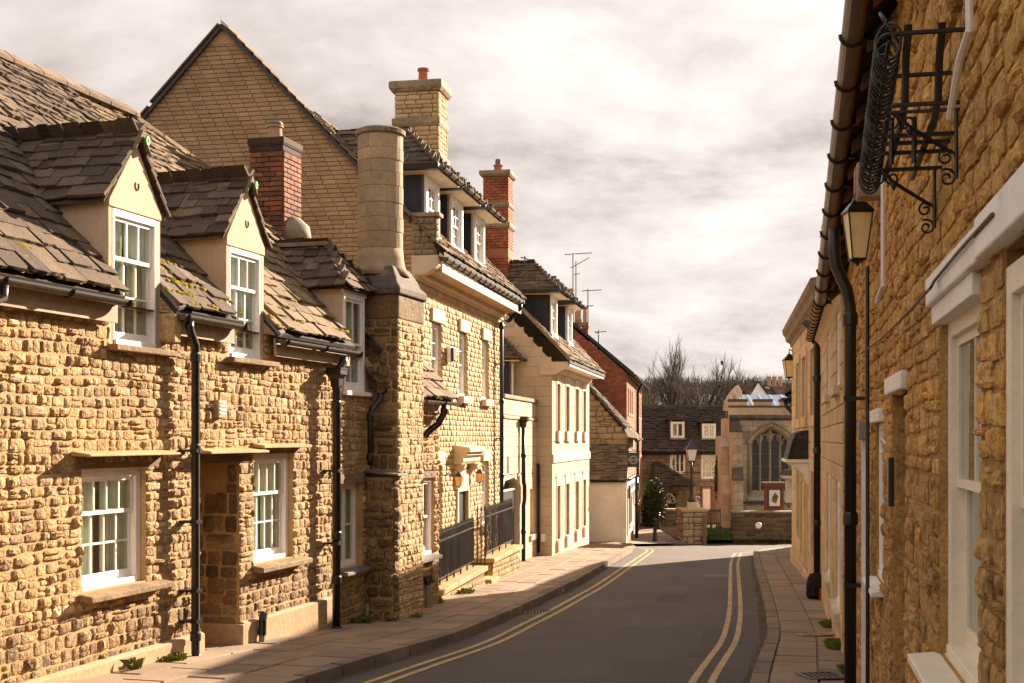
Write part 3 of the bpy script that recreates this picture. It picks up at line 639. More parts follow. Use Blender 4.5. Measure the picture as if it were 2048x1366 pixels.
def hip_dormer(ctx, xL, xR, zb, ze, zp, yf, depth, P, cheek, ov=.13, ridge=True, cheek_from=None, fh=None, back=None, ovl=None):
    """Flat-fronted dormer with a hipped roof; front is a list of boxes already placed by the caller."""
    mb = MB(); yb = yf + depth
    cz = cheek_from if cheek_from is not None else zb
    for x, sg in ((xL, 1), (xR, -1)): mb.prism([(x, yf + .02, cz - .02), (x, yf + .02, ze), (x, yb, ze)] + ([(x, yb, zb + depth * .9)] if ze > zb + depth * .9 else []), (sg * .07, 0, 0))
    d = ctx.put(mb, 'dormer', cheek)
    A, B, Y0 = xL - (ov if ovl is None else ovl), xR + ov, yf - ov; ye_, yr_ = back or (yb + .6, yb + .6); hw = (B - A) / 2; hy = fh or hw; xm = (A + B) / 2; sl = math.atan2(zp - ze, hw); c, s = math.cos(sl), math.sin(sl); L = hw / c
    fl = math.atan2(zp - ze, hy); cf, sf = math.cos(fl), math.sin(fl); Lf = hy / cf
    deck = MB(); deck.add([(A, Y0, ze), (B, Y0, ze), (B, ye_, ze), (A, ye_, ze), (xm, Y0 + hy, zp), (xm, yr_, zp)], [(0, 3, 2, 1), (0, 1, 4), (1, 2, 5, 4), (3, 0, 4, 5), (2, 3, 5)])
    ctx.put(deck, 'roof_deck', m_deck, d)
    D = yr_ - Y0; vly = lambda p, xm_, l: p[1] < ye_ + (p[2] - ze) / (zp - ze) * (yr_ - ye_) + .12
    slates(P, (A, yr_, ze), (0, -1, 0), (c, 0, s), L, 0, lambda l: D + .03 - hy * l / L, keep=vly, gauge=(.15, .12), wr=(.15, .32), th=.024)
    slates(P, (B, Y0, ze), (0, 1, 0), (-c, 0, s), L, lambda l: hy * l / L - .03, D, keep=vly, gauge=(.15, .12), wr=(.15, .32), th=.024)
    slates(P, (0, Y0, ze), (1, 0, 0), (0, cf, sf), Lf, lambda l: A + hw * l / Lf - .03, lambda l: B - hw * l / Lf + .03, gauge=(.15, .12), wr=(.15, .32), th=.024)
    if ridge:
        y = Y0 + hy - .05
        while y < yr_ - .1:
            ln = .42; q = .11
            rb = MB().prism([(xm - q, y, zp + .0), (xm - q * .9, y, zp + .04), (xm, y, zp + .085), (xm + q * .9, y, zp + .04), (xm + q, y, zp + .0)], (0, ln - .01, 0)); ctx.put(rb, 'ridge_stone', m_ridge, d); y += ln
    return d
def stack(ctx, x0, x1, y0, y1, zs, body, mort, brick, caps, hr, wr, dep, bond=True, cap_m=None, name='chimney', parent=None, budget=60):
    """Chimney stack of laid bricks or stones with projecting stone courses; zs = (bottom, top); caps: list of (z0, z1, out)."""
    g = .018
    o = ctx.put(MB().box(x0 + g, x1 - g, y0 + g, y1 - g, zs[0], zs[1]), name, mort, parent)
    P = Pieces('stone' if body in (m_pit, m_dress) else 'brick', ctx, o, body, brick, cap=budget)
    seg = sorted(caps); zz = zs[0]; spans = []
    for a, b, q in seg:
        if a - zz > .05: spans.append((zz, a))
        zz = b
    if zs[1] - zz > .05: spans.append((zz, zs[1]))
    for a, b in spans:
        lay(P, Face((x0, y0, 0)), 0, x1 - x0, a, b, hr, wr, dep=dep, bond=bond, gap=.01, rot=.003)
        lay(P, Face((x0, y1, 0), (0, -1, 0), (1, 0, 0)), 0, y1 - y0, a, b, hr, wr, dep=dep, bond=bond, gap=.01, rot=.003)
        lay(P, Face((x1, y0, 0), (0, 1, 0), (-1, 0, 0)), 0, y1 - y0, a, b, hr, wr, dep=dep, bond=bond, gap=.01, rot=.003)
    P.flush()
    for a, b, q in seg:
        h = b - a
        vs = [(x0 - q * .5, y0 - q * .5, a), (x1 + q * .5, y0 - q * .5, a), (x1 + q * .5, y1 + q * .5, a), (x0 - q * .5, y1 + q * .5, a)]
        for f, z in ((1, a + h * .35), (1, a + h * .9), (.8, b)): vs += [(x0 - q * f, y0 - q * f, z), (x1 + q * f, y0 - q * f, z), (x1 + q * f, y1 + q * f, z), (x0 - q * f, y1 + q * f, z)]
        fs = [(3, 2, 1, 0), (12, 13, 14, 15)] + [(i * 4 + k, i * 4 + (k + 1) % 4, i * 4 + 4 + (k + 1) % 4, i * 4 + 4 + k) for i in range(3) for k in range(4)]
        ctx.put(MB().add(vs, fs), 'projecting_course', cap_m or m_aged, o, bevel=.01)
    return o
def pot(ctx, parent, x, y, z, r, h, m, n=16, cowl=False):
    pr = [(r * .95, z - .05), (r * .9, z + h * .1), (r * .84, z + h * .55), (r * .82, z + h * .82), (r * 1.02, z + h * .86), (r * 1.02, z + h), (r * .8, z + h), (r * .78, z + h * .6)]
    p = ctx.put(MB().lathe(x, y, pr, n), 'chimney_pot', m, parent, smooth=False)
    if cowl: ctx.put(MB().lathe(x, y, [(r * .95, z + h + .003), (r * 1.0, z + h * 1.1), (r * .8, z + h * 1.28), (r * .3, z + h * 1.36)], n), 'cowl', m_lead, parent, smooth=True)
    return p
def lantern(name, label, X, Y, z, w, h, glass, t=(1, 0), arm=None, group=None):
    """Tapered four-sided wall lantern hung on an arm; z is the top of the glass."""
    c = Ctx(name, label, 'lantern', X, Y, t, z - h, group)
    a, b = w / 2, w * .28
    fr = MB()
    for sx in (-1, 1):
        for sy in (-1, 1): fr.tube([(sx * a, sy * a, z), (sx * b, sy * b, z - h)], w * .035, 5)
    for q, zz in ((a, z), (b, z - h)): fr.tube([(-q, -q, zz), (q, -q, zz), (q, q, zz), (-q, q, zz), (-q, -q, zz)], w * .045, 5)
    c.put(fr, 'frame', m_black)
    for k in range(4):
        ca, sa = (1, 0, -1, 0)[k], (0, 1, 0, -1)[k]
        def rt(x, y, zz): return (x * ca - y * sa, x * sa + y * ca, zz)
        c.put(MB().quad(rt(-a * .97, -a * .97, z), rt(a * .97, -a * .97, z), rt(b * .97, -b * .97, z - h), rt(-b * .97, -b * .97, z - h)), 'glass', glass)
    c.put(MB().lathe(0, 0, [(a * 1.62, z + .002), (a * 1.5, z + h * .05), (a * .8, z + h * .22), (a * .55, z + h * .26), (a * .5, z + h * .34), (.004, z + h * .40)], 4, ph=.5), 'lid', m_black)
    c.put(MB().lathe(0, 0, [(b * 1.3, z - h), (b * .9, z - h - h * .05), (b * .25, z - h - h * .09), (b * .2, z - h - h * .14)], 8), 'foot', m_black)
    if arm: c.put(MB().tube(arm, w * .06, 6), 'arm', m_black)
    return c
# ================================================================ LEFT SIDE OF THE STREET
TC = (.2787, .9604)
PITCH = 46.2
def cottage_roof_keep(dorm):
    def keep(p, xm, l):
        for (xL, xR, ze, zp) in dorm:
            if xL - .03 < p[0] < xR + .03:
                zd = ze + max(0, 1 - abs(p[0] - (xL + xR) / 2) / ((xR - xL) / 2)) * (zp - ze)
                if p[2] < zd + .02: return False
        return True
    return keep
def roof_deck(c, part_parent, x0, x1, ye, ze, pitch, L, cut=(), xb_top=None, back=True):
    """Deck below the slates, open where wall dormers break the eaves."""
    cc, ss = math.cos(R(pitch)), math.sin(R(pitch)); mb = MB(); xs = sorted({x0, x1, *[min(max(v, x0), x1) for a in cut for v in a[:2]]})
    for a, b in zip(xs, xs[1:]):
        y0, z0 = ye, ze
        for q in cut:
            if q[0] < (a + b) / 2 < q[1]: k = (q[2] - ze) / math.tan(R(pitch)); y0, z0 = ye + k, q[2]
        yr, zr = ye + L * cc, ze + L * ss
        ta, tb = (a, b) if xb_top is None else (min(a, xb_top), min(b, xb_top))
        mb.prism([(a, y0, z0 - .02), (b, y0, z0 - .02), (tb, yr, zr - .02), (ta, yr, zr - .02)], (0, .02, -.04))
        if back: mb.quad((ta, yr, zr - .02), (tb, yr, zr - .02), (b, yr * 2, ze), (a, yr * 2, ze))
    return c.put(mb, 'roof', m_deck)
def stone_wall(c, x0, x1, z0, z1, ops, D, m_back, m_st, var, hr, wr, dep, cap, rd=.2, big=.12, extra=None, gap=.016, name='stone', zs=None, smooth=False, bond=False, rot=.02, zlay=None, foot=None):
    mb = MB(); wall_sheet(mb, x0, x1, z0, z1, ops, rd); shell(mb, x0, x1, z0, z1, D); w = c.put(mb, 'wall', m_back)
    P = Pieces(name, c, w, m_st, var, cap=cap, smooth=smooth)
    a, b = zlay or (z0, z1)
    lay(P, Face(), x0, x1, a, b, hr, wr, ops, dep=dep, big=big, gap=gap, bond=bond, rot=rot)
    if foot:
        Pf = Pieces('grimy_stone', c, w, m_rubm, var, cap=50, smooth=smooth); lay(Pf, Face(), x0, x1, foot[0], foot[1], hr, wr, ops, dep=dep, big=big, gap=gap, rot=rot); Pf.flush()
    if extra: extra(P)
    P.flush(); return w
def moss_on_slope(c, parent, x0, x1, ye, ze, pitch, lmax, n, s=(.015, .04), pw=1.6):
    cc, ss = math.cos(R(pitch)), math.sin(R(pitch)); sp = []
    cl = [(rnd(x0, x1), rnd(0, 1) ** pw * lmax) for _ in range(max(2, n // 7))]
    for _ in range(n):
        a = random.choice(cl); x = min(max(a[0] + random.gauss(0, .16), x0), x1); l = max(.01, a[1] + random.gauss(0, .03))
        l = round(l / .15) * .15 + rnd(-.02, .02)
        sp.append(((x, ye + l * cc, ze + l * ss + .045), (1, 0, 0), (0, cc, ss), (0, -ss, cc), rnd(*s)))
    moss(c, parent, sp)
# ---------------- first cottage
c1 = Ctx('stone_cottage', 'honey rubble cottage nearest the camera, one low sash window under a sandstone drip slab', 'house', -4.011, 9.8, TC, -2.3, 'row of stone cottages')
X = lambda u, y=0.0: c1.px(u, CY, y)[0]
xa, xP = -3.6, X(398)
d1L, d1R = X(216), X(321)
w1 = (X(163), X(292), -1.335, -.266); dw1 = (X(221), X(317), .85, 2.085)
EZ = 1.28
ops1 = [w1, (d1L + .02, d1R - .02, .85, 3)]
stone_wall(c1, xa, xP, -2.7, 1.22, ops1, 5.2, m_mort, m_rub, RUB, (.068, .125), (.075, .19), (.008, .032), 250, zlay=(-1.5, 1.2), gap=.012, foot=(-1.97, -1.5))
c1.put(MB().prism_x([(-.075, -2.7), (0, -2.7), (0, -1.95), (-.03, -1.955), (-.07, -1.975)], xa, xP), 'plinth', m_plinth, bevel=.01)
sash(c1, *w1[:4], .06, cols=4, rows=(1, 2), fr=.075, cur=.12, meet=-.66)
c1.put(MB().prism_x([(-.2, -.155), (-.2, -.135), (.02, -.105), (.02, -.15)], X(140), X(325)), 'drip_slab', m_slab, bevel=.006)
c1.put(MB().box(X(150), X(318), -.02, .05, -.262, -.16), 'lintel', m_timber)
c1.put(MB().prism_x([(-.14, -1.42), (-.14, -1.365), (.06, -1.338), (.06, -1.42)], X(163) - .05, X(322)), 'sill', m_mslab, bevel=.01)
r1 = roof_deck(c1, None, xa, d1R, -.18, EZ, PITCH, 4.02, [(d1L, d1R, 2.1)])
dm1 = (d1L, d1R, 2.14, 2.79)
P = Pieces('slate', c1, r1, m_slate, SLA, cap=200)
roof_slope(c1, r1, P, xa, d1R + .02, -.18, EZ, PITCH, 4.02, keep=cottage_roof_keep([dm1]), gauge=(.21, .085), wr=(.14, .34), th=.026)
Pd = Pieces('slate', c1, None, m_slate, SLA, cap=90)
d = gable_dormer(c1, d1L, d1R, .845, 2.12, 2.79, 2.085, -.18, EZ, PITCH, Pd); Pd.parent = d; Pd.flush(); P.flush()
sash(c1, *dw1, .0, cols=3, rows=(1, 2), fr=.065, cur=.05)
def ridge_run(c, parent, x0, x1, y, z):
    x = x0
    while x < x1 - .05:
        ln = min(rnd(.42, .55), x1 - x); q = .13
        c.put(MB().prism([(x, y - q, z - .06), (x, y - q, z - .015), (x, y, z + .085), (x, y + q, z - .015), (x, y + q, z - .06)], (ln - .015, 0, rnd(-.006, .006))), 'ridge_stone', m_ridge, parent); x += ln
YR, ZR = -.18 + 4.02 * math.cos(R(PITCH)), EZ + 4.02 * math.sin(R(PITCH))
ridge_run(c1, r1, xa, d1R, YR, ZR)
moss_on_slope(c1, r1, .0, d1L, -.18, EZ, PITCH, .8, 120, s=(.015, .038))
moss_on_slope(c1, r1, .2, .7, -.18, EZ, PITCH, .25, 25, s=(.03, .06))
gutter(c1, xa, d1L + .03, 1.225, y=-.2, r=.055)
c1.put(MB().prism_x([(-.1, 1.03), (-.07, 1.03), (-.07, 1.24), (-.1, 1.24)], xa, d1L + .0), 'fascia', m_fascia)
gp = c1.px(8, 590, -.2); downpipe(c1, [(gp[0], -.2, 1.17), (gp[0], -.2, 1.08), (gp[0] - .25, -.13, .95), (gp[0] - .3, -.13, .8), (gp[0] - .3, -.13, -2.2)], r=.035, m=m_gutter)
# ---------------- second cottage
c2 = Ctx('stone_cottage', 'middle rubble cottage with the dark passage opening beside its ground floor sash', 'house', *(c1.o + c1.t * xP)[:2], TC, -2.4, 'row of stone cottages')
X = lambda u, y=0.0: c2.px(u, CY, y)[0]
xE = X(662); pg = (0.0, X(479), -2.7, -.165); w2 = (X(507), X(586), -1.39, -.165)
d2L, d2R = X(452), X(528); dw2 = (X(456), X(524), .866, 2.05); xs2 = d1R - xP
ops2 = [(0.0, pg[1], -2.7, -.165, 1.9), w2, (d2L + .02, d2R - .02, .866, 3)]
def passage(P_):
    P = Pieces('passage_stone', c2, P_.parent, m_rubd, RUB, cap=40)  # passage shade put into the dark colour of these stones
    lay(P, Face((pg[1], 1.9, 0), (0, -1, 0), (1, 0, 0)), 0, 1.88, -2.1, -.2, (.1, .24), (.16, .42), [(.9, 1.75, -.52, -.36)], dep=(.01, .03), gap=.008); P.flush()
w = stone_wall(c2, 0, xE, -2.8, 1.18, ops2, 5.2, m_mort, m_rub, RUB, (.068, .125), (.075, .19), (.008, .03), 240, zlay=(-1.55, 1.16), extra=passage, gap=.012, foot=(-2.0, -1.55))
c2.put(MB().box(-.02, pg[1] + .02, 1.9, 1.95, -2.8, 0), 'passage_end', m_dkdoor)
c2.put(MB().box(0, pg[1], -.0, 1.9, -2.8, -2.36), 'passage_floor', m_pave)
c2.put(MB().box(pg[1] + .003, pg[1] + .1, .14, 1.0, -.53, -.37), 'dark_slot', m_deck)
c2.put(MB().prism_x([(-.075, -2.8), (0, -2.8), (0, -1.975), (-.03, -1.98), (-.07, -2.0)], pg[1], xE).box(pg[1] - .06, pg[1] + .0, -.075, 1.88, -2.8, -2.0), 'plinth', m_plinth, bevel=.008)
sash(c2, *w2, .06, cols=4, rows=(1, 2), fr=.07, cur=.1, meet=-.62)
c2.put(MB().prism_x([(-.2, -.155), (-.2, -.13), (.02, -.1), (.02, -.15)], -.1, X(506)), 'drip_slab', m_slab, bevel=.006)
c2.put(MB().prism_x([(-.16, -.105), (-.16, -.075), (.02, -.05), (.02, -.1)], X(503), X(600)), 'drip_slab', m_slab, bevel=.006)
c2.put(MB().box(0, X(500), -.01, .2, -.255, -.16), 'lintel', m_timber); c2.put(MB().box(X(503), X(592), -.015, .06, -.168, -.11), 'lintel', m_timber)
c2.put(MB().prism_x([(-.15, -1.48), (-.15, -1.42), (.06, -1.393), (.06, -1.48)], X(506) - .04, X(603)), 'sill', m_mslab, bevel=.01)
v = c2.put(MB().box(X(425), X(441), -.075, 0, .22, .4), 'air_vent', m_fascia)
c2.put(MB().box(X(427), X(439), -.082, -.07, .25, .265).box(X(427), X(439), -.082, -.07, .29, .305).box(X(427), X(439), -.082, -.07, .33, .345).box(X(427), X(439), -.082, -.07, .365, .375), 'louvre', m_white, v)
r2 = roof_deck(c2, None, xs2, d2R, -.18, EZ - .03, PITCH, 4.05, [(d2L, d2R, 2.1)])
P = Pieces('slate', c2, r2, m_slate, SLA, cap=200)
roof_slope(c2, r2, P, xs2, d2R + .02, -.18, EZ - .03, PITCH, 4.05, keep=cottage_roof_keep([(d2L, d2R, 2.14, 2.79), (d1L - xP, d1R - xP, 2.14, 2.79)]), gauge=(.21, .085), wr=(.14, .34), th=.026)
Pd = Pieces('slate', c2, None, m_slate, SLA, cap=90)
d = gable_dormer(c2, d2L, d2R, .862, 2.12, 2.79, 2.05, -.18, EZ, PITCH, Pd); Pd.parent = d; Pd.flush(); P.flush()
sash(c2, *dw2, .0, cols=3, rows=(1, 2), fr=.06, cur=.05)
ridge_run(c2, r2, xs2, 5.81 - xP, YR, ZR)
moss_on_slope(c2, r2, xs2, d2L, -.18, EZ, PITCH, .8, 90)
gutter(c2, xs2 + .04, d2L + .03, 1.19, y=-.2); c2.put(MB().prism_x([(-.1, 1.0), (-.07, 1.0), (-.07, 1.21), (-.1, 1.21)], xs2 + .12, d2L), 'fascia', m_fascia)
c2.put(MB().prism([(xs2 - .01, -.2, 1.22), (xs2 + .1, -.2, 1.25), (xs2 + .1, .35, 1.83), (xs2 - .01, .35, 1.80)], (0, -.02, .03)), 'lead_flashing', m_lead)
c2.put(MB().box(xs2 - .02, xs2 + .12, -.16, .02, .92, 1.2), 'corbel_stone', m_rub, bevel=.02)
xp = X(391, -.15); zt = 1.14; xg = X(379, -.2)
downpipe(c2, [(xg, -.2, zt), (xg, -.2, zt - .06), (xg + .03, -.19, zt - .1), (xp - .02, -.16, zt - .22), (xp, -.15, zt - .28), (xp, -.15, -2.12), (xp + .005, -.17, -2.17), (xp + .02, -.22, -2.19), (xp + .03, -.26, -2.19)], r=.042, collars=[(xp, -.15, zt - .34), (xp, -.15, -.1), (xp, -.15, -1.95)], brackets=[(xp, -.15, -.12, 0), (xp, -.15, -.82, 0), (xp, -.15, -1.5, 0), (xp, -.15, -1.8, 0)])
vp = c2.put(MB().tube([(X(524, -.12), -.12, -2.5), (X(524, -.12), -.12, -2.16)], .035, 10), 'waste_pipe', m_grey); c2.put(MB().tube([(X(524, -.12), -.12, -2.16), (X(525, -.12), -.12, -2.0), (X(529, -.12), -.11, -1.93)], .045, 10), 'pipe_bend', m_black, vp)
xp = X(673, -.16)
downpipe(c2, [(xp + .12, -.2, 1.02), (xp + .12, -.2, .95), (xp, -.18, .85), (xp, -.16, .7), (xp, -.16, -2.42)], r=.052, collars=[(xp, -.16, .42), (xp, -.16, -1.2), (xp, -.16, -1.75), (xp, -.16, -2.38)], hopper=(xp, -.16, .86, .2, .26), brackets=[(xp, -.16, -.4, 0), (xp, -.16, -1.3, 0)])
# ---------------- third cottage
oo = c2.o + c2.t * xE
c3 = Ctx('stone_cottage', 'narrow rubble cottage between the second downpipe and the round chimney pier, two light casement', 'house', oo.x, oo.y, TC, -2.5, 'row of stone cottages')
X = lambda u, y=0.0: c3.px(u, CY, y)[0]; x3 = xP + xE
xR = X(745); w3 = (X(679), X(724), -1.685, -.58); d3L, d3R = X(685), X(732); dw3 = (X(688), X(729), .62, 1.885); xs3 = d2R - xE
stone_wall(c3, 0, xR, -2.9, 1.1, [w3, (d3L + .02, d3R - .02, .62, 3)], 5.2, m_mort, m_rub, RUB, (.065, .125), (.08, .2), (.008, .03), 200, zlay=(-1.9, 1.08), gap=.012, foot=(-2.6, -1.9))
casement(c3, *w3, .09, lights=2, rows=2, cur=.06); c3.put(MB().box(w3[0] - .04, w3[1] + .04, -.03, .07, -.578, -.46), 'lintel', m_timber)
c3.put(MB().prism_x([(-.14, -1.76), (-.14, -1.715), (.08, -1.688), (.08, -1.76)], w3[0] - .05, w3[1] + .12), 'sill', m_lead, bevel=.006)
r3 = roof_deck(c3, None, xs3, 8.9 - x3, -.18, EZ - .08, PITCH, 1.6, [(d3L, d3R, 1.9)], back=False)
hipx = lambda l: 5.81 + (2.6 - (-.18 + l * math.cos(R(PITCH)))) / .4225 - x3
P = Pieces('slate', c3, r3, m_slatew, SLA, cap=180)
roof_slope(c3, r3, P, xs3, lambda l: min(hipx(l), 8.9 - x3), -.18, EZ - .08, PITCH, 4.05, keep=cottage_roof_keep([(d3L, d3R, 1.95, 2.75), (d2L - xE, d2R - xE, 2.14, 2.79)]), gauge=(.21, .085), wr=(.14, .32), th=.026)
# deck up to the hip, and the hidden slope beyond it
cc, ss = math.cos(R(PITCH)), math.sin(R(PITCH)); zz = lambda y: EZ - .1 + (y + .18) * math.tan(R(PITCH))
hp = [(hipx(l), -.18 + l * cc, EZ - .1 + l * ss) for l in (2.0, 3.2, 4.03)]
c3.put(MB().poly([(xs3, .9, zz(.9)), (8.9 - x3, .9, zz(.9)), hp[0], hp[1], hp[2], (xs3, hp[2][1], hp[2][2])]).quad(hp[0], (8.9 - x3, .9, zz(.9)), (9.4 - x3, 3, zz(.9)), hp[2]).quad((xs3, hp[2][1], hp[2][2]), hp[2], (9.4 - x3, 5, 1.2), (xs3, 5, 1.2)), 'roof_underlay', m_deck, r3)
P.flush()
for i in range(9):
    l0, l1 = 1.9 + i * .235, 1.9 + (i + 1) * .235 - .012; a = Vector((hipx(l0), -.18 + l0 * cc, EZ - .06 + l0 * ss)); b = Vector((hipx(l1), -.18 + l1 * cc, EZ - .06 + l1 * ss))
    c3.put(MB().tube([a, b], .075, 6), 'hip_stone', m_slatew, r3)
Pd = Pieces('slate', c3, None, m_slate, SLA, cap=100)
d = hip_dormer(c3, d3L, d3R, .62, 1.93, 2.55, 0.0, .8, Pd, m_render, ov=.1, cheek_from=1.0, fh=.5, back=(.6, 1.25)); Pd.parent = d; Pd.flush()
c3.put(MB().box(d3L, d3R, -.01, .07, 1.885, 1.94), 'head_board', m_white, d)
sash(c3, *dw3, -.005, cols=2, rows=(1, 1), fr=.055, cur=.04); c3.put(MB().box(d3L - .02, d3R + .03, -.08, .04, .56, .615), 'sill', m_white, d, bevel=.006)
moss_on_slope(c3, r3, xs3, d3L, -.18, EZ - .06, PITCH, .9, 90)
gutter(c3, xs3 + .05, d3L + .1, 1.11, y=-.2); c3.put(MB().prism_x([(-.1, .93), (-.07, .93), (-.07, 1.13), (-.1, 1.13)], xs3 + .1, d3L), 'fascia', m_fascia)
c3.put(MB().prism([(xs3 - .01, -.2, 1.14), (xs3 + .09, -.2, 1.17), (xs3 + .09, .3, 1.70), (xs3 - .01, .3, 1.67)], (0, -.02, .03)), 'lead_flashing', m_lead)
# scrap of eaves between the dormer and the pier
P = Pieces('slate', c3, r3, m_slate, SLA, cap=20); slates(P, (0, -.18, .72), (1, 0, 0), (0, cc, ss), .6, d3R + .02, xR + .28, gauge=(.17, .14), wr=(.14, .26), th=.028); P.flush()
gutter(c3, d3R + .02, xR + .22, .66, y=-.2, m=m_gutr); xq = X(741, -.14)
downpipe(c3, [(xq + .2, -.2, .6), (xq + .19, -.2, .52), (xq + .04, -.15, .4), (xq, -.14, .3), (xq, -.14, -.36)], r=.042, collars=[(xq, -.14, .28), (xq, -.14, -.25)])
vp = c3.put(MB().tube([(X(734, -.1), -.1, -2.7), (X(734, -.1), -.1, -2.2)], .028, 8), 'waste_pipe', m_grey)
# brick chimney on its roof
cx0 = 7.42 - x3
ch = stack(c3, cx0, cx0 + .55, 1.28, 1.78, (2.4, 4.16), m_redo, m_redm, BRK, [(3.98, 4.06, .012), (4.06, 4.18, .03)], (.065, .072), (.2, .22), (.02, .026), cap_m=m_soot)
pot(c3, ch, cx0 + .25, 1.52, 4.2, .115, .2, m_potp, cowl=True)
c3.put(MB().lathe(cx0 + .3, 1.3, [(.3, 2.75), (.26, 2.98), (.12, 3.1), (.02, 3.12)], 10), 'flaunching', m_conc, ch, smooth=True)
# ---------------- pier with the round chimney
yp = -.41
pp = c1.o + c1.t * c1.px(796, CY, yp)[0] + c1.inn * yp
cp = Ctx('chimney_pier', 'tall weathered stone pier carrying a round ashlar chimney stack between the cottages', 'chimney', pp.x, pp.y, TC, -2.75)
wx = cp.px(846)[0]
def pier_extra(P):
    lay(P, Face((0, .62, 0), (0, -1, 0), (1, 0, 0)), 0, .62, -.42, 1.62, (.11, .24), (.2, .36), dep=(.015, .05))
    lay(P, Face((-.16, .62, 0), (0, -1, 0), (1, 0, 0)), 0, .62, -2.75, -.55, (.08, .2), (.14, .34), dep=(.03, .07))
    lay(P, Face((-.16, .0, 0)), 0, .17, -2.75, -.55, (.08, .2), (.14, .2), dep=(.03, .05))
mb = MB(); mb.box(0, wx, 0, 1.1, -2.9, 2.0); mb.box(-.16, .02, .015, .9, -2.9, -.52)
wp = cp.put(mb, 'pier', m_mort)
P = Pieces('stone', cp, wp, m_pier, RUB, cap=230); lay(P, Face(), 0, wx, -2.75, 1.6, (.055, .125), (.07, .2), dep=(.008, .028), gap=.01); P.flush()
P = Pieces('weathered_shaded_stone', cp, wp, m_rubd, RUB, cap=60); pier_extra(P); P.flush()  # weathered side stones, shade of the camera-facing side put into their colour
cp.put(MB().prism([(-.02, -.015, 1.62), (wx + .012, -.015, 1.62), (wx + .012, 1.1, 1.62), (-.02, 1.1, 1.62)], (0, 0, .33)), 'head_course', m_rubd, wp, bevel=.02)
cp.put(MB().prism_x([(-.1, -.5), (.55, -.44), (.55, -.41), (-.1, -.475)], -.24, .12), 'lead_cap', m_lead, wp, bevel=.004)
xc, yc, rr = wx * .42, .42, .315
sh = MB(); q = [(-.07, -.05), (wx + .05, -.05), (wx + .05, 1.05), (-.07, 1.05)]
ring = lambda s, z: [(xc + (a - xc) * s, yc + (b - yc) * s, z) for a, b in q]
vs = ring(1, 1.95) + ring(1.0, 2.05) + ring(.86, 2.12) + ring(.8, 2.2) + ring(.62, 2.36)
sh.add(vs, [(3, 2, 1, 0), (16, 17, 18, 19)] + [(i * 4 + k, i * 4 + (k + 1) % 4, i * 4 + 4 + (k + 1) % 4, i * 4 + 4 + k) for i in range(4) for k in range(4)])
cp.put(sh, 'weathering', m_churchd, wp, bevel=.02)
st = cp.put(MB().lathe(xc, yc, [(rr - .01, 2.3), (rr - .01, 4.27)], 28), 'round_stack', m_round)
z = 2.3; cp.put(MB().lathe(xc, yc, [(rr + .09, 2.24), (rr + .035, 2.36), (rr + .01, 2.48), (rr, 2.62)], 28), 'flared_base', m_round, st, smooth=True)
z = 2.62
for h in (.22, .2, .2, .23, .19, .17, .16, .19):
    k = 3; ph = rnd(0, 6)
    for i in range(k):
        a0, a1 = ph + 2 * math.pi * i / k + .006, ph + 2 * math.pi * (i + 1) / k - .006; n = 9; d_ = rnd(-.004, .004)
        vs = []
        for j in range(n + 1):
            a = a0 + (a1 - a0) * j / n
            for r_, zz_ in ((rr - .008 + d_, z + .001), (rr + d_, z + .004), (rr + d_, z + h - .004), (rr - .008 + d_, z + h - .001)): vs.append((xc + r_ * math.cos(a), yc + r_ * math.sin(a), zz_))
        fs = [(j * 4 + m, j * 4 + 4 + m, j * 4 + 5 + m, j * 4 + 1 + m) for j in range(n) for m in range(3)] + [(0, 1, 2, 3), (n * 4 + 3, n * 4 + 2, n * 4 + 1, n * 4)]
        cp.put(MB().add(vs, fs), 'drum_stone', m_round, st)
    z += h
cp.put(MB().lathe(xc, yc, [(rr - .02, z), (rr + .03, z + .02), (rr + .035, z + .075), (rr - .01, z + .1), (rr - .08, z + .1), (rr - .1, z - .2)], 28), 'rim', m_aged, st)
# ---------------- little cottage behind the pier
o4 = c1.o + c1.t * 8.7
c4 = Ctx('stone_cottage', 'low stone cottage peeping out behind the chimney pier, mossy lean-to roof above one sash', 'house', o4.x, o4.y, TC, -2.75, 'row of stone cottages')
X = lambda u, y=0.0: c4.px(u, CY, y)[0]
x4 = X(877); w4 = (X(868) - .85, X(868), -1.78, -.6)
stone_wall(c4, 0, x4, -2.95, .58, [w4], .62, m_mort, m_rub, RUB, (.07, .13), (.09, .2), (.014, .04), 150, zlay=(-2.75, .56))
sash(c4, *w4, .03, cols=3, rows=(1, 1), fr=.06, cur=None); c4.put(MB().box(w4[0] - .05, w4[1] + .06, -.03, .07, -.6, -.5), 'lintel', m_timber)
c4.put(MB().prism_x([(-.12, -1.86), (-.12, -1.81), (.08, -1.783), (.08, -1.86)], w4[0] - .05, w4[1] + .06), 'sill', m_lead)
r4 = c4.put(MB().prism_x([(-.2, .6), (.62, 1.44), (.62, 1.40), (-.2, .56)], .05, x4 + .12), 'roof', m_deck)
P = Pieces('slate', c4, r4, m_slatew, SLA, cap=60); slates(P, (0, -.24, .58), (1, 0, 0), (0, cc, ss), 1.2, 0, x4 + .16, gauge=(.2, .15), wr=(.18, .34), th=.03); P.flush()
moss_on_slope(c4, r4, .3, x4, -.24, .58, PITCH, .9, 60)
gutter(c4, .0, x4 + .24, .56, y=-.3, m=m_gutr); c4.put(MB().box(0, x4, -.06, 0, .4, .56), 'fascia', m_fascia)
xq = X(889, -.3); downpipe(c4, [(xq, -.3, .5), (xq, -.3, .4), (xq - .06, -.22, .22), (xq - .18, -.1, .1), (xq - .22, -.06, .02)], r=.05, collars=[(xq, -.3, .42)])
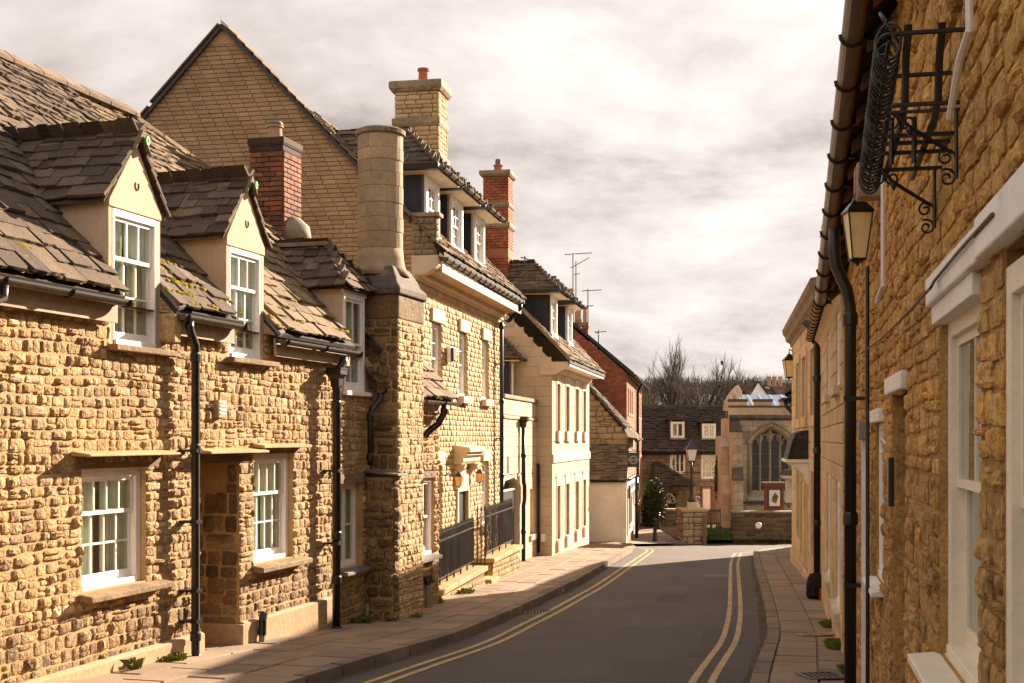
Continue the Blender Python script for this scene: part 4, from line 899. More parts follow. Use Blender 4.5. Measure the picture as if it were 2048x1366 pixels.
vp = c4.put(MB().tube([(X(857, -.1), -.1, -2.85), (X(857, -.1), -.1, -2.25), (X(857, -.1), -.05, -2.15)], .05, 10), 'waste_pipe', m_grey); c4.put(MB().tube([(X(857, -.1), -.12, -2.2), (X(857, -.1), -.08, -2.08)], .08, 10), 'pipe_bend', m_black, vp)
# ---------------- tall gabled house
TB = (.1905, .9817)
cb = Ctx('gabled_house', 'tall house of pitched limestone with a big buff brick gable and three slate hung dormers', 'house', -1.6, 20.5, TB, -2.8)
X = lambda u, y=0.0: cb.px(u, CY, y)[0]
xB = X(1003.5)
ops = [(X(861.5), X(882), .80, 2.03), (X(917), X(933), .80, 2.03), (X(963), X(976), .80, 2.03), (X(963), X(976), -1.78, -.46), (2.95, 3.75, -2.9, -1.0), (X(861.5), X(882), -1.78, -.46)]
mb = MB(); wall_sheet(mb, 0, xB, -2.95, 3.0, ops, .2); shell(mb, 0, xB, -2.95, 3.0, 6.68)
wB = cb.put(mb, 'wall', m_mort)
P = Pieces('stone', cb, wB, m_pit, PIT, cap=150, smooth=True, minpx=8)
lops = [(a - .02, b + .02, c - (.0 if c < -2 else .14), d + (.24 if d > 0 or d > -.6 else 0)) for a, b, c, d in ops]
lay(P, Face(), 0, xB, -2.9, 2.72, (.088, .108), (.15, .36), ops, dep=(.012, .026), gap=.01, rot=.005)
for o in ops[:4]:       # stone in the far reveal of every window
    lay(P, Face((o[1], .2, 0), (0, -1, 0), (1, 0, 0)), 0, .2, o[2], o[3], (.095, .1), (.2, .2), dep=(.004, .01), gap=.01)
P.flush()
PB = 45.96; GA, GS, GE = 3.05, math.tan(R(PB)), -.5
ya = lambda z: max(.0, (z - GA) / GS + GE); YA = 3.34
g = MB(); zs_ = [-2.9, 3.6, GA + GS * (YA - GE)]
g.prism([(.0, 0, 2.0), (0, 0, GA - GE * GS * 1.0), (0, YA, zs_[2] - .02), (0, 2 * YA, GA - GE * GS), (0, 2 * YA, 2.0)], (.25, 0, 0))
gb = cb.put(g, 'gable_wall', m_buffm)
P = Pieces('brick', cb, gb, m_buff, BRK, cap=150)
lay(P, Face((.0, 2 * YA, 0), (0, -1, 0), (1, 0, 0)), 0, 2 * YA, 1.9, zs_[2] - .18, (.075, .075), (.225, .225), lim=lambda z: (ya(z + .05), 2 * YA - ya(z + .05)), dep=(.008, .014), gap=.0115, bond=True, rot=.002)
P.flush()
cb.put(MB().prism([(-.02, YA - .3, zs_[2] - .36), (-.02, YA, zs_[2] - .04), (-.02, YA + .3, zs_[2] - .36)], (.03, 0, 0)), 'apex_stone', m_buff, gb)
cb.put(MB().box(-.022, .0, 3.95, 3.97, 3.45, 3.6), 'weep_vent', m_black, gb)
rb = MB(); L = (YA - GE) / math.cos(R(PB))
YRB = 1.80; ZRB = GA + GS * (YRB - GE); L = (YRB - GE) / math.cos(R(PB))      # the roof behind the parapet gable is lower than its apex
rb.prism([(.0, GE, GA), (xB + .1, GE, GA), (xB + .1, YRB, ZRB), (.0, YRB, ZRB)], (0, 0, -.08)); rb.prism([(.0, 2 * YA, GA - .1), (xB + .1, 2 * YA, GA - .1), (xB + .1, YRB, ZRB), (.0, YRB, ZRB)], (0, 0, -.08))
rB = cb.put(rb, 'roof', m_deck)
dB = [(.14, 1.02), (1.86, 2.78), (3.76, 4.68)]
kz = lambda x: any(a - .32 < x < b + .32 for a, b in dB)
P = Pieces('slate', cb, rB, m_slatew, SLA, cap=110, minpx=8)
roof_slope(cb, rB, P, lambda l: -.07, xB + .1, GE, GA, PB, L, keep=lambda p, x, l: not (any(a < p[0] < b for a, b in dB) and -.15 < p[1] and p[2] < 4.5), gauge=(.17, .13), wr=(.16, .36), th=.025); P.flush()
for sg in (0, 1):   # dark verge boards and mossy verge slates
    y0, y1 = (.05, YA) if sg == 0 else (2 * YA - GE, YA); gz = GA + (y0 - GE) * GS if sg == 0 else GA
    cb.put(MB().prism([(-.09, y0, gz - .1), (-.09, y1, zs_[2] - .1), (-.09, y1, zs_[2] - .02), (-.09, y0, gz - .02)], (.055, 0, 0)), 'verge_board', m_gutter, rB)
    n = 22 if sg == 0 else 3
    for i in range(n):
        t0, t1 = i / n, (i + .96) / n; a = (y0 + (y1 - y0) * t0, gz + (zs_[2] - gz) * t0); b = (y0 + (y1 - y0) * t1, gz + (zs_[2] - gz) * t1)
        cb.put(MB().prism([(-.13, a[0], a[1] + .02), (.29, a[0], a[1] + .02), (.29, b[0], b[1] - .005), (-.13, b[0], b[1] - .005)], (0, 0, .03)), 'verge_slate', m_slatew, rB)
ridge_run(cb, rB, .2, xB + .1, YRB, ZRB)
# eaves: soffit, fascia, bed mould, gutter, kneeler
cb.put(MB().box(.2, xB + .05, -.40, .0, 2.76, 2.78), 'soffit', m_fascia); cb.put(MB().box(.2, xB + .06, -.425, -.40, 2.745, 2.90), 'fascia', m_cream, bevel=.004)
cb.put(MB().prism_x([(-.085, 2.70), (-.085, 2.755), (.0, 2.755), (.0, 2.61), (-.03, 2.61), (-.04, 2.66)], .0, xB + .03), 'bed_mould', m_dress)
gutter(cb, .12, xB - .12, 2.985, y=-.46, r=.06, m=m_gutr, sq=False, step=.42)
kn = cb.put(MB().prism_x([(.05, 3.0), (-.4, 3.0), (-.4, 2.84), (-.36, 2.78), (-.3, 2.77), (-.24, 2.72), (-.15, 2.69), (-.02, 2.68), (.05, 2.5)], -.02, .2), 'kneeler', m_dress, bevel=.006)
P = Pieces('stone', cb, kn, m_aged, PIT, cap=20); cb.put(MB().box(.0, .18, -.36, .05, 2.98, 3.66), 'kneeler_core', m_mortd, kn); lay(P, Face((0, .05, 0), (0, -1, 0), (1, 0, 0)), 0, .4, 3.01, 3.62, (.09, .11), (.13, .22), dep=(.02, .03)); lay(P, Face((0, -.36, 0)), 0, .18, 3.01, 3.62, (.09, .11), (.17, .2), dep=(.02, .03)); P.flush()
cb.put(MB().box(-.04, .24, -.43, .1, 3.63, 3.7), 'kneeler_cap', m_aged, kn, bevel=.01)
# windows with dressed lintels and sills
for i, o in enumerate(ops):
    if i == 4: continue
    sash(cb, o[0], o[1], o[2] + .01, o[3], .045, cols=2, rows=(2, 2), fr=.06, cur=None, m=m_white)
    up = o[2] > 0
    cb.put(MB().box(o[0] - .06, o[1] + .06, -.062, .1, o[3], o[3] + .23), 'lintel', m_dress, bevel=.006)
    cb.put(MB().box(o[0] - .06, o[1] + .08, -.12, .12, o[2] - .13, o[2]), 'sill', m_dress, bevel=.006)
# door under a moulded stone hood on consoles
cb.put(MB().box(2.95, 3.75, .03, .08, -2.75, -1.0), 'door', m_dkdoor); cb.put(MB().box(2.85, 2.95, -.05, .12, -2.75, -.6).box(3.75, 3.85, -.05, .12, -2.75, -.6).box(2.95, 3.75, -.05, .15, -1.0, -.6), 'door_frame', m_dress)
hx0, hx1 = 2.66, 4.04
cb.put(MB().prism_x([(.0, -.12), (-.31, -.16), (-.33, -.2), (-.33, -.25), (-.27, -.26), (-.27, -.31), (-.2, -.36), (-.2, -.42), (-.15, -.48), (0, -.48)], hx0, hx1), 'hood', m_dress, bevel=.004)
for xx in (hx0 + .06, hx1 - .22): cb.put(MB().prism_x([(0, -.485), (-.22, -.485), (-.2, -.56), (-.12, -.62), (-.07, -.72), (-.09, -.84), (-.06, -.93), (0, -.96)], xx, xx + .16), 'console', m_dress, bevel=.006)
cb.put(MB().box(3.86, 3.93, -.07, -.045, -1.36, -1.24), 'bell_push', m_white)
# dormers
for i, (a, b) in enumerate(dB):
    P = Pieces('slate', cb, None, m_slate, SLA, cap=40)
    d = hip_dormer(cb, a, b, 3.42, 4.38, 5.17, -.15, 1.15, P, m_navy, ov=.3, back=(.78, 1.55)); P.parent = d; P.flush()
    cb.put(MB().box(a - .28, b + .28, -.44, .3, 4.355, 4.376).box(a - .28, a - .02, .3, .78, 4.355, 4.376), 'soffit', m_cream, d)
    cb.put(MB().box(a, a + .1, -.17, -.09, 3.36, 4.355).box(b - .1, b, -.17, -.09, 3.36, 4.355).box(a + .1, b - .1, -.165, -.09, 4.27, 4.355).box(a - .01, b + .01, -.2, -.09, 3.32, 3.44), 'surround', m_white, d)
    sash(cb, a + .1, b - .1, 3.44, 4.27, -.14, cols=3, rows=(2, 2), fr=.03, cur=None)
    gutter(cb, a - .3, b + .3, 4.42, y=-.5, r=.05, m=m_gutr, parent=d, step=.4)
    cb.put(MB().prism_y([(a - .36, 4.37), (a - .31, 4.36), (a - .28, 4.38), (a - .28, 4.46), (a - .38, 4.46)], -.46, .78), 'side_gutter', m_black, d)
ch = stack(cb, 5.05, 5.78, .9, 1.82, (4.0, 7.28), m_pit, m_mort, PIT, [(5.62, 5.86, .07), (6.42, 6.60, .05), (7.14, 7.36, .1)], (.08, .11), (.16, .34), (.025, .04), bond=False, cap_m=m_aged, budget=100)
pot(cb, ch, 5.4, 1.3, 7.36, .12, .34, m_terra)
xq = X(1004, -.14); downpipe(cb, [(xB - .2, -.46, 2.93), (xB - .2, -.45, 2.84), (xB - .04, -.16, 2.58), (xq, -.13, 2.5), (xq, -.13, -2.8)], r=.045, m=m_black, collars=[(xq, -.13, 2.4), (xq, -.13, .8), (xq, -.13, -.8)], brackets=[(xq, -.13, 1.6, 0), (xq, -.13, 0, 0), (xq, -.13, -1.6, 0)])
p_ = cb.o + cb.t * X(899, -.06) + cb.inn * -.06
al = Ctx('alarm_box', 'narrow navy and white alarm box between the upper windows of the gabled house', 'alarm', p_.x, p_.y, TB, 1.4)
al.put(MB().box(-.12, .12, -.05, .02, 1.38, 1.66), 'back_plate', m_white, bevel=.01); al.put(MB().box(-.1, .1, -.1, -.05, 1.4, 1.64), 'cover', m_navy, bevel=.015)
def at(c, x, y): return c.o + c.t * x + c.inn * y
p_ = at(cb, 2.12, -.24); lantern('wall_lantern', 'black wall lantern with amber glass, standing clear of the door hood', p_.x, p_.y, -.68, .135, .19, m_amber, TB, arm=[(0, 0, -.61), (0, .05, -.56), (0, .17, -.6), (0, .24, -.68)], group='pair of door lanterns')
p_ = at(cb, 4.33, -.14); lantern('wall_lantern', 'black wall lantern with amber glass, half behind the curved hood console', p_.x, p_.y, -.68, .135, .19, m_amber, TB, arm=[(0, 0, -.61), (0, .04, -.56), (0, .1, -.6), (0, .14, -.68)], group='pair of door lanterns')
# ---------------- dwarf walls and railings in front of it
TR = Vector((.227, .974, 0)).normalized()
def dwarf(name, label, u0, u1, vb0, zc0, zc1, Y0, end=False):
    Xa = (u0 - CX) / F * Y0; c = Ctx(name, label, 'wall', Xa, Y0, TR, -2.8); x1 = c.px(u1)[0]
    w_ = c.put(MB().prism_y([(0, -3.1), (x1, -3.1), (x1, zc1 - .09), (0, zc0 - .09)], .0, .3), 'wall', m_mortd)
    P = Pieces('stone', c, w_, m_rub, PIT, cap=60, smooth=True)
    n = 7
    lay(P, Face(), .0, x1, -2.95, min(zc0, zc1) - .1, (.09, .12), (.16, .32), dep=(.02, .035)); lay(P, Face((0, .3, 0), (0, -1, 0), (1, 0, 0)), 0, .3, -2.95, zc0 - .1, (.09, .12), (.14, .2), dep=(.02, .03)); P.flush()
    k = max(2, round(x1 / .9))
    for i in range(k):
        a, b = x1 * i / k - (.05 if i == 0 else 0), x1 * (i + 1) / k - .008 + (.05 if i == k - 1 else 0); za, zb = zc0 + (zc1 - zc0) * a / x1, zc0 + (zc1 - zc0) * b / x1
        c.put(MB().prism_y([(a, za - .09), (b, zb - .09), (b, zb), (a, za)], -.06, .36), 'coping_stone', m_slab, bevel=.012)
    return c, x1
cw1, xw1 = dwarf('dwarf_wall', 'long low stone wall with sandstone coping in front of the gabled house', 879, 969, 1193, -2.46, -2.36, 20.3)
cw2, xw2 = dwarf('dwarf_wall', 'short stone wall with sandstone coping beside the entrance step', 984, 1040, 1160, -2.3, -2.24, 24.0)
def railing(name, label, c, x0, x1, z0, z1, h, n, y=.15):
    p = at(c, x0, y); r_ = Ctx(name, label, 'railing', p.x, p.y, (c.t.x, c.t.y), z0, 'black railings on the dwarf walls'); W = x1 - x0; zl = lambda x: z0 + (z1 - z0) * x / W
    for k, (hh, m_) in enumerate(((.1, .012), (h - .14, .016))):
        r_.put(MB().prism([(0, -.018, zl(0) + hh), (0, .018, zl(0) + hh), (0, .018, zl(0) + hh + m_ * 1.5), (0, -.018, zl(0) + hh + m_ * 1.5)], (W, 0, z1 - z0)), 'rail', m_black)
    for i in range(n + 1):
        x = W * i / n; z = zl(x); big = i % 6 == 0
        b = MB().tube([(x, 0, z + (0 if big else .1)), (x, 0, z + h - .03)], .011 if not big else .016, 6)
        b.lathe(x, 0, [(.006, z + h - .03), (.02, z + h), (.012, z + h + .03), (.002, z + h + .08)], 6); r_.put(b, 'bar', m_black)
    return r_
railing('railing', 'black spiked railing along the longer dwarf wall by the pier', cw1, .1, xw1 - .25, -2.46, -2.36, .86, 36)
railing('railing', 'black spiked railing on the shorter dwarf wall next to the arched doorway', cw2, .1, xw2 - .1, -2.3, -2.24, .92, 24)
p = at(cw1, xw1 + .05, .15); gt = Ctx('iron_gate', 'open black iron gate with two thin bars between the dwarf walls', 'gate', p.x, p.y, TR, -2.6)
for x in (0, .28, .56): gt.put(MB().tube([(x, 0, -2.75), (x, 0, -1.38)], .012, 6).lathe(x, 0, [(.008, -1.38), (.024, -1.35), (.002, -1.24)], 6), 'bar', m_black)
gt.put(MB().box(0, .56, -.012, .012, -2.5, -2.47).box(0, .56, -.012, .012, -1.5, -1.47), 'rail', m_black)
p = at(cw1, xw1, -.02); sp_ = Ctx('stone_step', 'flat stone entrance step between the two dwarf walls', 'step', p.x, p.y, TR, -2.8)
sp_.put(MB().box(.06, .72, -.1, .9, -3.0, -2.62), 'tread', m_slab, bevel=.015)
# ---------------- low screen wall with the arched doorway
ca = Ctx('screen_wall', 'low cream ashlar screen wall with a parapet and a pointed doorway', 'wall', -.215, 27.58, (.1905, .9817), -3.2)
X = lambda u, y=0.0: ca.px(u, CY, y)[0]
xA = 4.35; sl = (X(1058.5), X(1066.5), -2.39, -1.26); ar = (.05, X(1038), -3.3, -.95); XL = .0
mb = MB(); wall_sheet(mb, XL, xA, -3.4, .97, [sl, (ar[0], ar[1], -3.4, -.82, .5)], .2); shell(mb, XL, xA, -3.4, .97, 1.0); wA = ca.put(mb, 'wall', m_dress)
P = Pieces('ashlar_block', ca, wA, m_ash, ASH, cap=120)
lay(P, Face(), XL, xA, -3.3, .43, (.2, .24), (.35, .62), [sl, (ar[0], ar[1], -3.4, -.82)], dep=(.02, .021), gap=.006, rot=0, bond=True); lay(P, Face(), XL, xA, .53, .88, (.34, .34), (.6, .9), dep=(.02, .021), gap=.006, rot=0); P.flush()
ca.put(MB().prism_y([(ar[0], -1.2), (ar[0], -.81), (ar[1], -.81), (ar[1], -1.2), (ar[1] - .12, -1.02), (ar[1] - .5, -.9), (ar[0] + .3, -.95)], .01, .45), 'arch_head', m_dress)
ca.put(MB().box(XL, xA + .05, -.06, .3, .9, .99), 'coping', m_aged, bevel=.01); ca.put(MB().prism_x([(-.05, .49), (0, .53), (0, .43), (-.05, .45)], XL, xA + .04), 'string_course', m_aged)
ca.put(MB().box(X(1012), X(1016), -.03, .0, -.78, -.4), 'keystone_slot', m_navy)
ca.put(MB().box(sl[0], sl[1], .14, .18, sl[2], sl[3]), 'blind_panel', m_fascia); ca.put(MB().box(sl[0] - .08, sl[1] + .08, -.08, .1, sl[2] - .13, sl[2]), 'sill', m_dress, bevel=.006)
g_ = ca.put(MB().box(ar[0] + .02, ar[1] - .2, .08, .13, -3.1, -1.15), 'double_gate', m_dkdoor); ca.put(MB().box(ar[0], ar[1] - .18, .05, .08, -1.2, -1.16), 'gate_rail', m_cream, g_)
for i in range(9): xx = ar[0] + .1 + i * .13; ca.put(MB().tube([(xx, .1, -1.15), (xx, .1, -.98)], .008, 5).lathe(xx, .1, [(.02, -1.0), (.002, -.94)], 6), 'spike', m_black, g_)
xq = X(1047, -.1); downpipe(ca, [(xq, -.1, .3), (xq, -.1, -1.0), (xq, -.1, -1.02), (xq + .14, -.1, -1.12), (xq + .14, -.1, -1.45), (xq, -.1, -1.6), (xq, -.1, -3.0)], r=.05, hopper=(xq, -.1, .5, .24, .26), collars=[(xq, -.1, -.4), (xq, -.1, -2.2)])
xq = X(1083, -.08); downpipe(ca, [(xA + .0, -.05, -.66), (xA - .1, -.08, -.68), (xA - .1, -.08, -.75), (xA - .1, -.08, -2.9)], r=.035)
ca.put(MB().box(xA - .12, xA + .02, -.26, -.14, -2.62, -2.42), 'boiler_flue', m_white, bevel=.01)
# slate hung dormer looking over the screen wall
P = Pieces('slate', ca, None, m_slate, SLA, cap=50)
d = hip_dormer(ca, 4.0, 4.95, .7, 1.98, 2.68, .55, 1.6, P, m_navy, ov=.24, fh=.7); P.parent = d; P.flush()
ca.put(MB().box(4.0, 4.1, .53, .62, 1.05, 1.96).box(4.85, 4.95, .53, .62, 1.05, 1.96).box(4.1, 4.85, .535, .62, 1.86, 1.96), 'surround', m_white, d); sash(ca, 4.1, 4.85, 1.05, 1.86, .56, cols=3, rows=(2, 2), fr=.04, cur=None)
ca.put(MB().box(3.78, 5.17, .33, 1.6, 1.95, 1.975), 'soffit', m_cream, d); gutter(ca, 3.76, 5.2, 2.02, y=.27, r=.05, m=m_gutter, parent=d, step=.4)
# ---------------- cream ashlar house
cc_ = Ctx('ashlar_house', 'two storey cream ashlar house with four narrow blank windows on each floor', 'house', 1.005, 31.8, (.1905, .9817), -3.2)
X = lambda u, y=0.0: cc_.px(u, CY, y)[0]
xC = X(1177.5); us = [(1112, 1118.8), (1130, 1137), (1149.5, 1155.9), (1165, 1170.3)]
ops = [(X(a), X(b), .2, 1.43) for a, b in us] + [(X(a), X(b), -2.65, -1.24) for a, b in us]
mb = MB(); wall_sheet(mb, 0, xC, -3.6, 1.98, ops, .18); shell(mb, 0, xC, -3.6, 1.98, 6.4)
mb.prism([(0, 0, 1.96), (0, 3.2, 5.35), (0, 6.4, 1.96)], (.25, 0, 0)); mb.prism([(xC, 0, 1.96), (xC, 3.2, 5.35), (xC, 6.4, 1.96)], (-.25, 0, 0))
wC = cc_.put(mb, 'wall', m_dress)
P = Pieces('ashlar_block', cc_, wC, m_ash, ASH, cap=270, minpx=8)
lay(P, Face(), 0, xC, -3.5, 1.8, (.24, .25), (.4, .75), [(a - .09, b + .09, c - .3, d_ + .26) for a, b, c, d_ in ops], dep=(.015, .017), gap=.006, rot=0, bond=True)
gl = lambda z: (max(0, 6.4 - (6.4 - max(0, (z - 1.96) / 1.06))), 6.4 - max(0, (z - 1.96) / 1.06))
lay(P, Face((0, 6.4, 0), (0, -1, 0), (1, 0, 0)), 0, 6.4, .55, 5.2, (.25, .26), (.5, .72), lim=gl, dep=(.015, .017), gap=.007, rot=0, bond=True)
lay(P, Face((0, .4, 0), (0, -1, 0), (1, 0, 0)), 0, .4, -3.5, .54, (.25, .26), (.4, .4), dep=(.015, .017), gap=.006, rot=0)
P.flush()
for a, b, c, d_ in ops:
    w_ = cc_.put(MB().box(a - .09, a, -.035, .1, c, d_).box(b, b + .09, -.035, .1, c, d_).box(a - .09, b + .09, -.035, .1, d_, d_ + .26), 'window', m_dress, bevel=.004)
    cc_.put(MB().box(a - .1, b + .1, -.09, .12, c - .3 + .02, c), 'sill', m_dress, w_, bevel=.005); cc_.put(MB().box(a, b, .13, .17, c, d_), 'blind_panel', m_ashr, w_)
    cc_.put(MB().box(a, b, .115, .135, c + (d_ - c) * .17, c + (d_ - c) * .19), 'joint', m_aged, w_)
cc_.put(MB().prism_x([(-.055, -.62), (-.055, -.42), (0, -.37), (0, -.62)], .02, xC), 'band_course', m_dress)
cc_.put(MB().box(.02, xC + .05, -.44, 0, 1.86, 1.88), 'soffit', m_cream); cc_.put(MB().box(.0, xC + .06, -.47, -.44, 1.84, 2.02), 'fascia', m_white, bevel=.004); cc_.put(MB().prism_x([(-.1, 1.78), (-.1, 1.855), (0, 1.855), (0, 1.7), (-.03, 1.7)], .0, xC), 'bed_mould', m_dress)
cc_.put(MB().prism_x([(.3, 1.95), (-.44, 1.95), (-.44, 1.82), (-.3, 1.74), (-.08, 1.62), (.3, 1.62)], -.06, .03), 'kneeler', m_dress, bevel=.006)
LC = 3.7 / math.cos(R(46.8))
rb = MB().prism([(-.1, -.5, 1.98), (xC + .1, -.5, 1.98), (xC + .1, 3.2, 5.9), (-.1, 3.2, 5.9)], (0, 0, -.07)).prism([(-.1, 6.9, 1.98), (xC + .1, 6.9, 1.98), (xC + .1, 3.2, 5.9), (-.1, 3.2, 5.9)], (0, 0, -.07)); rC = cc_.put(rb, 'roof', m_deck)
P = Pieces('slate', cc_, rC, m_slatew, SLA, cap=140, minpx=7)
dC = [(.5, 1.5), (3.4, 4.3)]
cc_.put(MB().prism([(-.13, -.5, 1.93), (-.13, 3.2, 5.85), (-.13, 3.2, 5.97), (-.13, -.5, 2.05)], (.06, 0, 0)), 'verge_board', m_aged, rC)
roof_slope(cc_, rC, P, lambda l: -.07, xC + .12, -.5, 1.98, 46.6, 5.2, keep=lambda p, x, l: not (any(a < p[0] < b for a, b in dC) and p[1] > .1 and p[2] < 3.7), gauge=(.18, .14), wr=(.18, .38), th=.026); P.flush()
gutter(cc_, -.05, xC + .05, 2.12, y=-.42, r=.06, m=m_gutr, step=.5)
for i, (a, b) in enumerate(dC):
    P = Pieces('slate', cc_, None, m_slate, SLA, cap=50, minpx=8)
    d = hip_dormer(cc_, a, b, 2.55, 3.75, 4.55, .1, 1.5, P, m_navy, ov=.3, back=(1.15, 1.95)); P.parent = d; P.flush()
    cc_.put(MB().box(a - .28, b + .28, -.18, .4, 3.72, 3.745).box(a - .28, a, .4, 1.15, 3.72, 3.745), 'soffit', m_cream, d); cc_.put(MB().box(a, a + .1, .08, .16, 2.6, 3.72).box(b - .1, b, .08, .16, 2.6, 3.72).box(a + .1, b - .1, .085, .16, 3.62, 3.72).box(a, b, .05, .16, 2.55, 2.72), 'surround', m_white, d)
    sash(cc_, a + .1, b - .1, 2.72, 3.62, .11, cols=3, rows=(2, 2), fr=.03, cur=None); gutter(cc_, a - .3, b + .3, 3.8, y=-.26, r=.05, m=m_gutter, parent=d, step=.5)
    cc_.put(MB().prism_y([(a - .38, 3.74), (a - .31, 3.73), (a - .28, 3.75), (a - .28, 3.83), (a - .38, 3.83)], -.2, 1.15), 'side_gutter', m_black, d)
ch = stack(cc_, .62, 1.3, 1.26, 1.92, (3.8, 6.95), m_red, m_redm, BRK, [(5.5, 5.66, .07), (6.05, 6.18, .05), (6.86, 7.02, .09)], (.072, .078), (.2, .23), (.015, .02), cap_m=m_aged, budget=10)
cc_.put(MB().box(.6, 1.32, 1.24, 1.94, 4.75, 4.95), 'rubbed_band', m_orange, ch)
pot(cc_, ch, .95, 1.58, 7.02, .13, .2, m_terra); cc_.put(MB().lathe(.95, 1.58, [(.07, 7.1), (.08, 7.35), (.06, 7.38)], 10), 'flue_liner', m_lead, ch)
# ================================================================ GROUND AND STREET
def strip_mesh(name, mat, left, right, ys, dz, kind='structure', nx=2):
    vs = []; fs = []
    for y in ys:
        a, b = left(y), right(y)
        for i in range(nx): vs.append((a + (b - a) * i / (nx - 1), y, G(y) + dz))
    for j in range(len(ys) - 1):
        for i in range(nx - 1): k = j * nx + i; fs.append((k, k + 1, k + nx + 1, k + nx))
    me = bpy.data.meshes.new(name); me.from_pydata(vs, [], fs); me.materials.append(mat); me.polygons.foreach_set('use_smooth', [True] * len(fs)); me.update()
    o = link(name, me)
    if kind: o['kind'] = kind
    return o
ysr = np.concatenate([np.arange(-60, 60, 1.0), np.arange(60, 161, 10.0)]).tolist()
def hillz(y): return G(min(y, 160)) + 14.0 * (1 / (1 + math.exp(-(y - 205) / 17)) - 1 / (1 + math.exp(45 / 17)))
vs = []; fs = []; gy = [-60, -30] + np.arange(-10, 70, 2.0).tolist() + np.arange(70, 420, 10.0).tolist() + [600, 1200]; gx = [-900, -300, -120, -60, -30, -12, 0, 12, 30, 60, 120, 300, 900]
for y in gy:
    for x in gx: vs.append((x, y, (G(y) - .12 if y <= 150 else hillz(y) - .12 + (1.5 * math.sin(x * .021 + y * .013) if y > 190 else 0))))
for j in range(len(gy) - 1):
    for i in range(len(gx) - 1): k = j * len(gx) + i; fs.append((k, k + 1, k + len(gx) + 1, k + len(gx)))
me = bpy.data.meshes.new('ground'); me.from_pydata(vs, [], fs); me.materials.append(m_hill); me.update(); go = link('ground', me); go['kind'] = 'structure'
road = strip_mesh('road', m_asph, lambda y: -45, lambda y: 60, [y for y in np.arange(-50, 46.6, .75)], -.05, nx=24)
KLf = lambda y: interp(KL, y); KRf = lambda y: interp(KR, y)
wl = lambda y: float(np.interp(y, [-20, 12, 18.5, 19.7, 27, 29.5, 40.8, 43], [-12.8, -3.5, -1.6, -1.9, -.6, .2, 3.6, 4.1]))
def pavement(name, kerb, wall, y0, y1, sgn, bands, corner=None):
    """Base sheet, kerb stones and paving slabs between a kerb line and the house fronts; every slab is a piece."""
    ys = np.arange(y0, y1 + .01, .75).tolist()
    base = strip_mesh(name, m_kerb, (lambda y: wall(y) if sgn > 0 else kerb(y)), (lambda y: kerb(y) if sgn > 0 else wall(y)), ys, .035)
    class W: pass
    ctx = W(); ctx.M = np.eye(4); ctx.b = 0
    Ps = Pieces('paving_slab', ctx, base, m_pave, PAV, cap=260, minpx=10); Pk = Pieces('kerb_stone', ctx, base, m_kerb, PAV, cap=80, minpx=8)
    def frame(y):
        d = Vector((kerb(y + .2) - kerb(y - .2), .4, G(y + .2) - G(y - .2))).normalized(); lat = Vector((-d.y, d.x, 0)).normalized() * sgn; up = d.cross(lat) * sgn; return d, lat, up
    y = y0
    while y < y1:
        ln = rnd(.75, 1.0); d, lat, up = frame(y + ln / 2); c = Vector((kerb(y + ln / 2), y + ln / 2, G(y + ln / 2) + .065 + rnd(-.004, .004)))
        c0 = c + lat * .07
        Pk.add(np.array(d) * (ln - .012), -np.array(up) * .16, np.array(lat) * .15, np.array(c0 - up * .16)); y += ln
    for k, (off, w) in enumerate(bands):
        y = y0 + rnd(0, .5)
        while y < y1:
            ln = rnd(.5, .95); d, lat, up = frame(y + ln / 2); ym = y + ln / 2
            if (wall(ym) - kerb(ym)) * -sgn > off - .3:
                c = Vector((kerb(ym), ym, G(ym) + .06 + rnd(-.005, .005))) + lat * (off + w / 2)
                Ps.add(np.array(d) * (ln - .014), -np.array(up) * .05, np.array(lat) * (w - .014), np.array(c - up * .05))
            y += ln
    Pk.flush(); Ps.flush(); return base
pavement('pavement', KLf, wl, 3.0, 36, 1, [(.15, .44), (.59, .38), (.97, .42), (1.39, .4), (1.79, .45)])
wr = lambda y: float(np.interp(y, [-20, 20.5, 29.8, 31], [-3.6, 5.2, 6.75, 7.2]))
pavement('pavement', KRf, wr, 1.5, 33.6, -1, [(.15, .42), (.57, .36), (.93, .45), (1.38, .4)])
# flagged corner and lane past the shop, and the far kerb
fl = MB(); fl.add([(2.0, 35.8, G(35.8) + .05), (3.45, 35.9, G(35.9) + .05), (3.7, 37, G(37) + .05), (3.75, 38.2, G(38.2) + .05), (3.9, 41, G(41) + .05), (5.2, 44.0, G(44) + .045), (6.2, 45.6, G(45.6) + .045), (6.5, 60, G(60) + .04), (2.5, 60, G(60) + .04), (1.2, 40, G(40) + .05)], [tuple(range(10))])
class W0: M = np.eye(4); b = 0
cs = MB().box(0, 1, 0, 1, 0, 1); lane = link('lane', fl.mesh('lane', m_kerb)); lane['kind'] = 'structure'
Pl = Pieces('paving_slab', W0, lane, m_pave, PAV, cap=80, minpx=9)
for i in range(26):
    y = 45.4 + i * .55
    for k in range(5):
        w = .5; x = 3.9 + (y - 45.4) * .1 + k * w + (.2 if i % 2 else 0)
        Pl.add((w - .02, 0, 0), (0, 0, .05), (0, .53, 0), (x, y, G(y) + .05 + rnd(-.004, .004) + .012))
for i in range(12):
    y = 36.2 + i * .5
    for k in range(5):
        x = 1.7 + (y - 36) * .19 + k * .42
        if x < 3.3 + (y - 36) * .09: Pl.add((.4, 0, 0), (0, 0, .05), (0, .48, 0), (x, y, G(y) + .062))
Pl.flush()
# kerb round the left corner
crn = [(3.48, 36), (3.62, 36.9), (3.66, 37.8), (3.6, 38.7), (3.45, 39.5)]
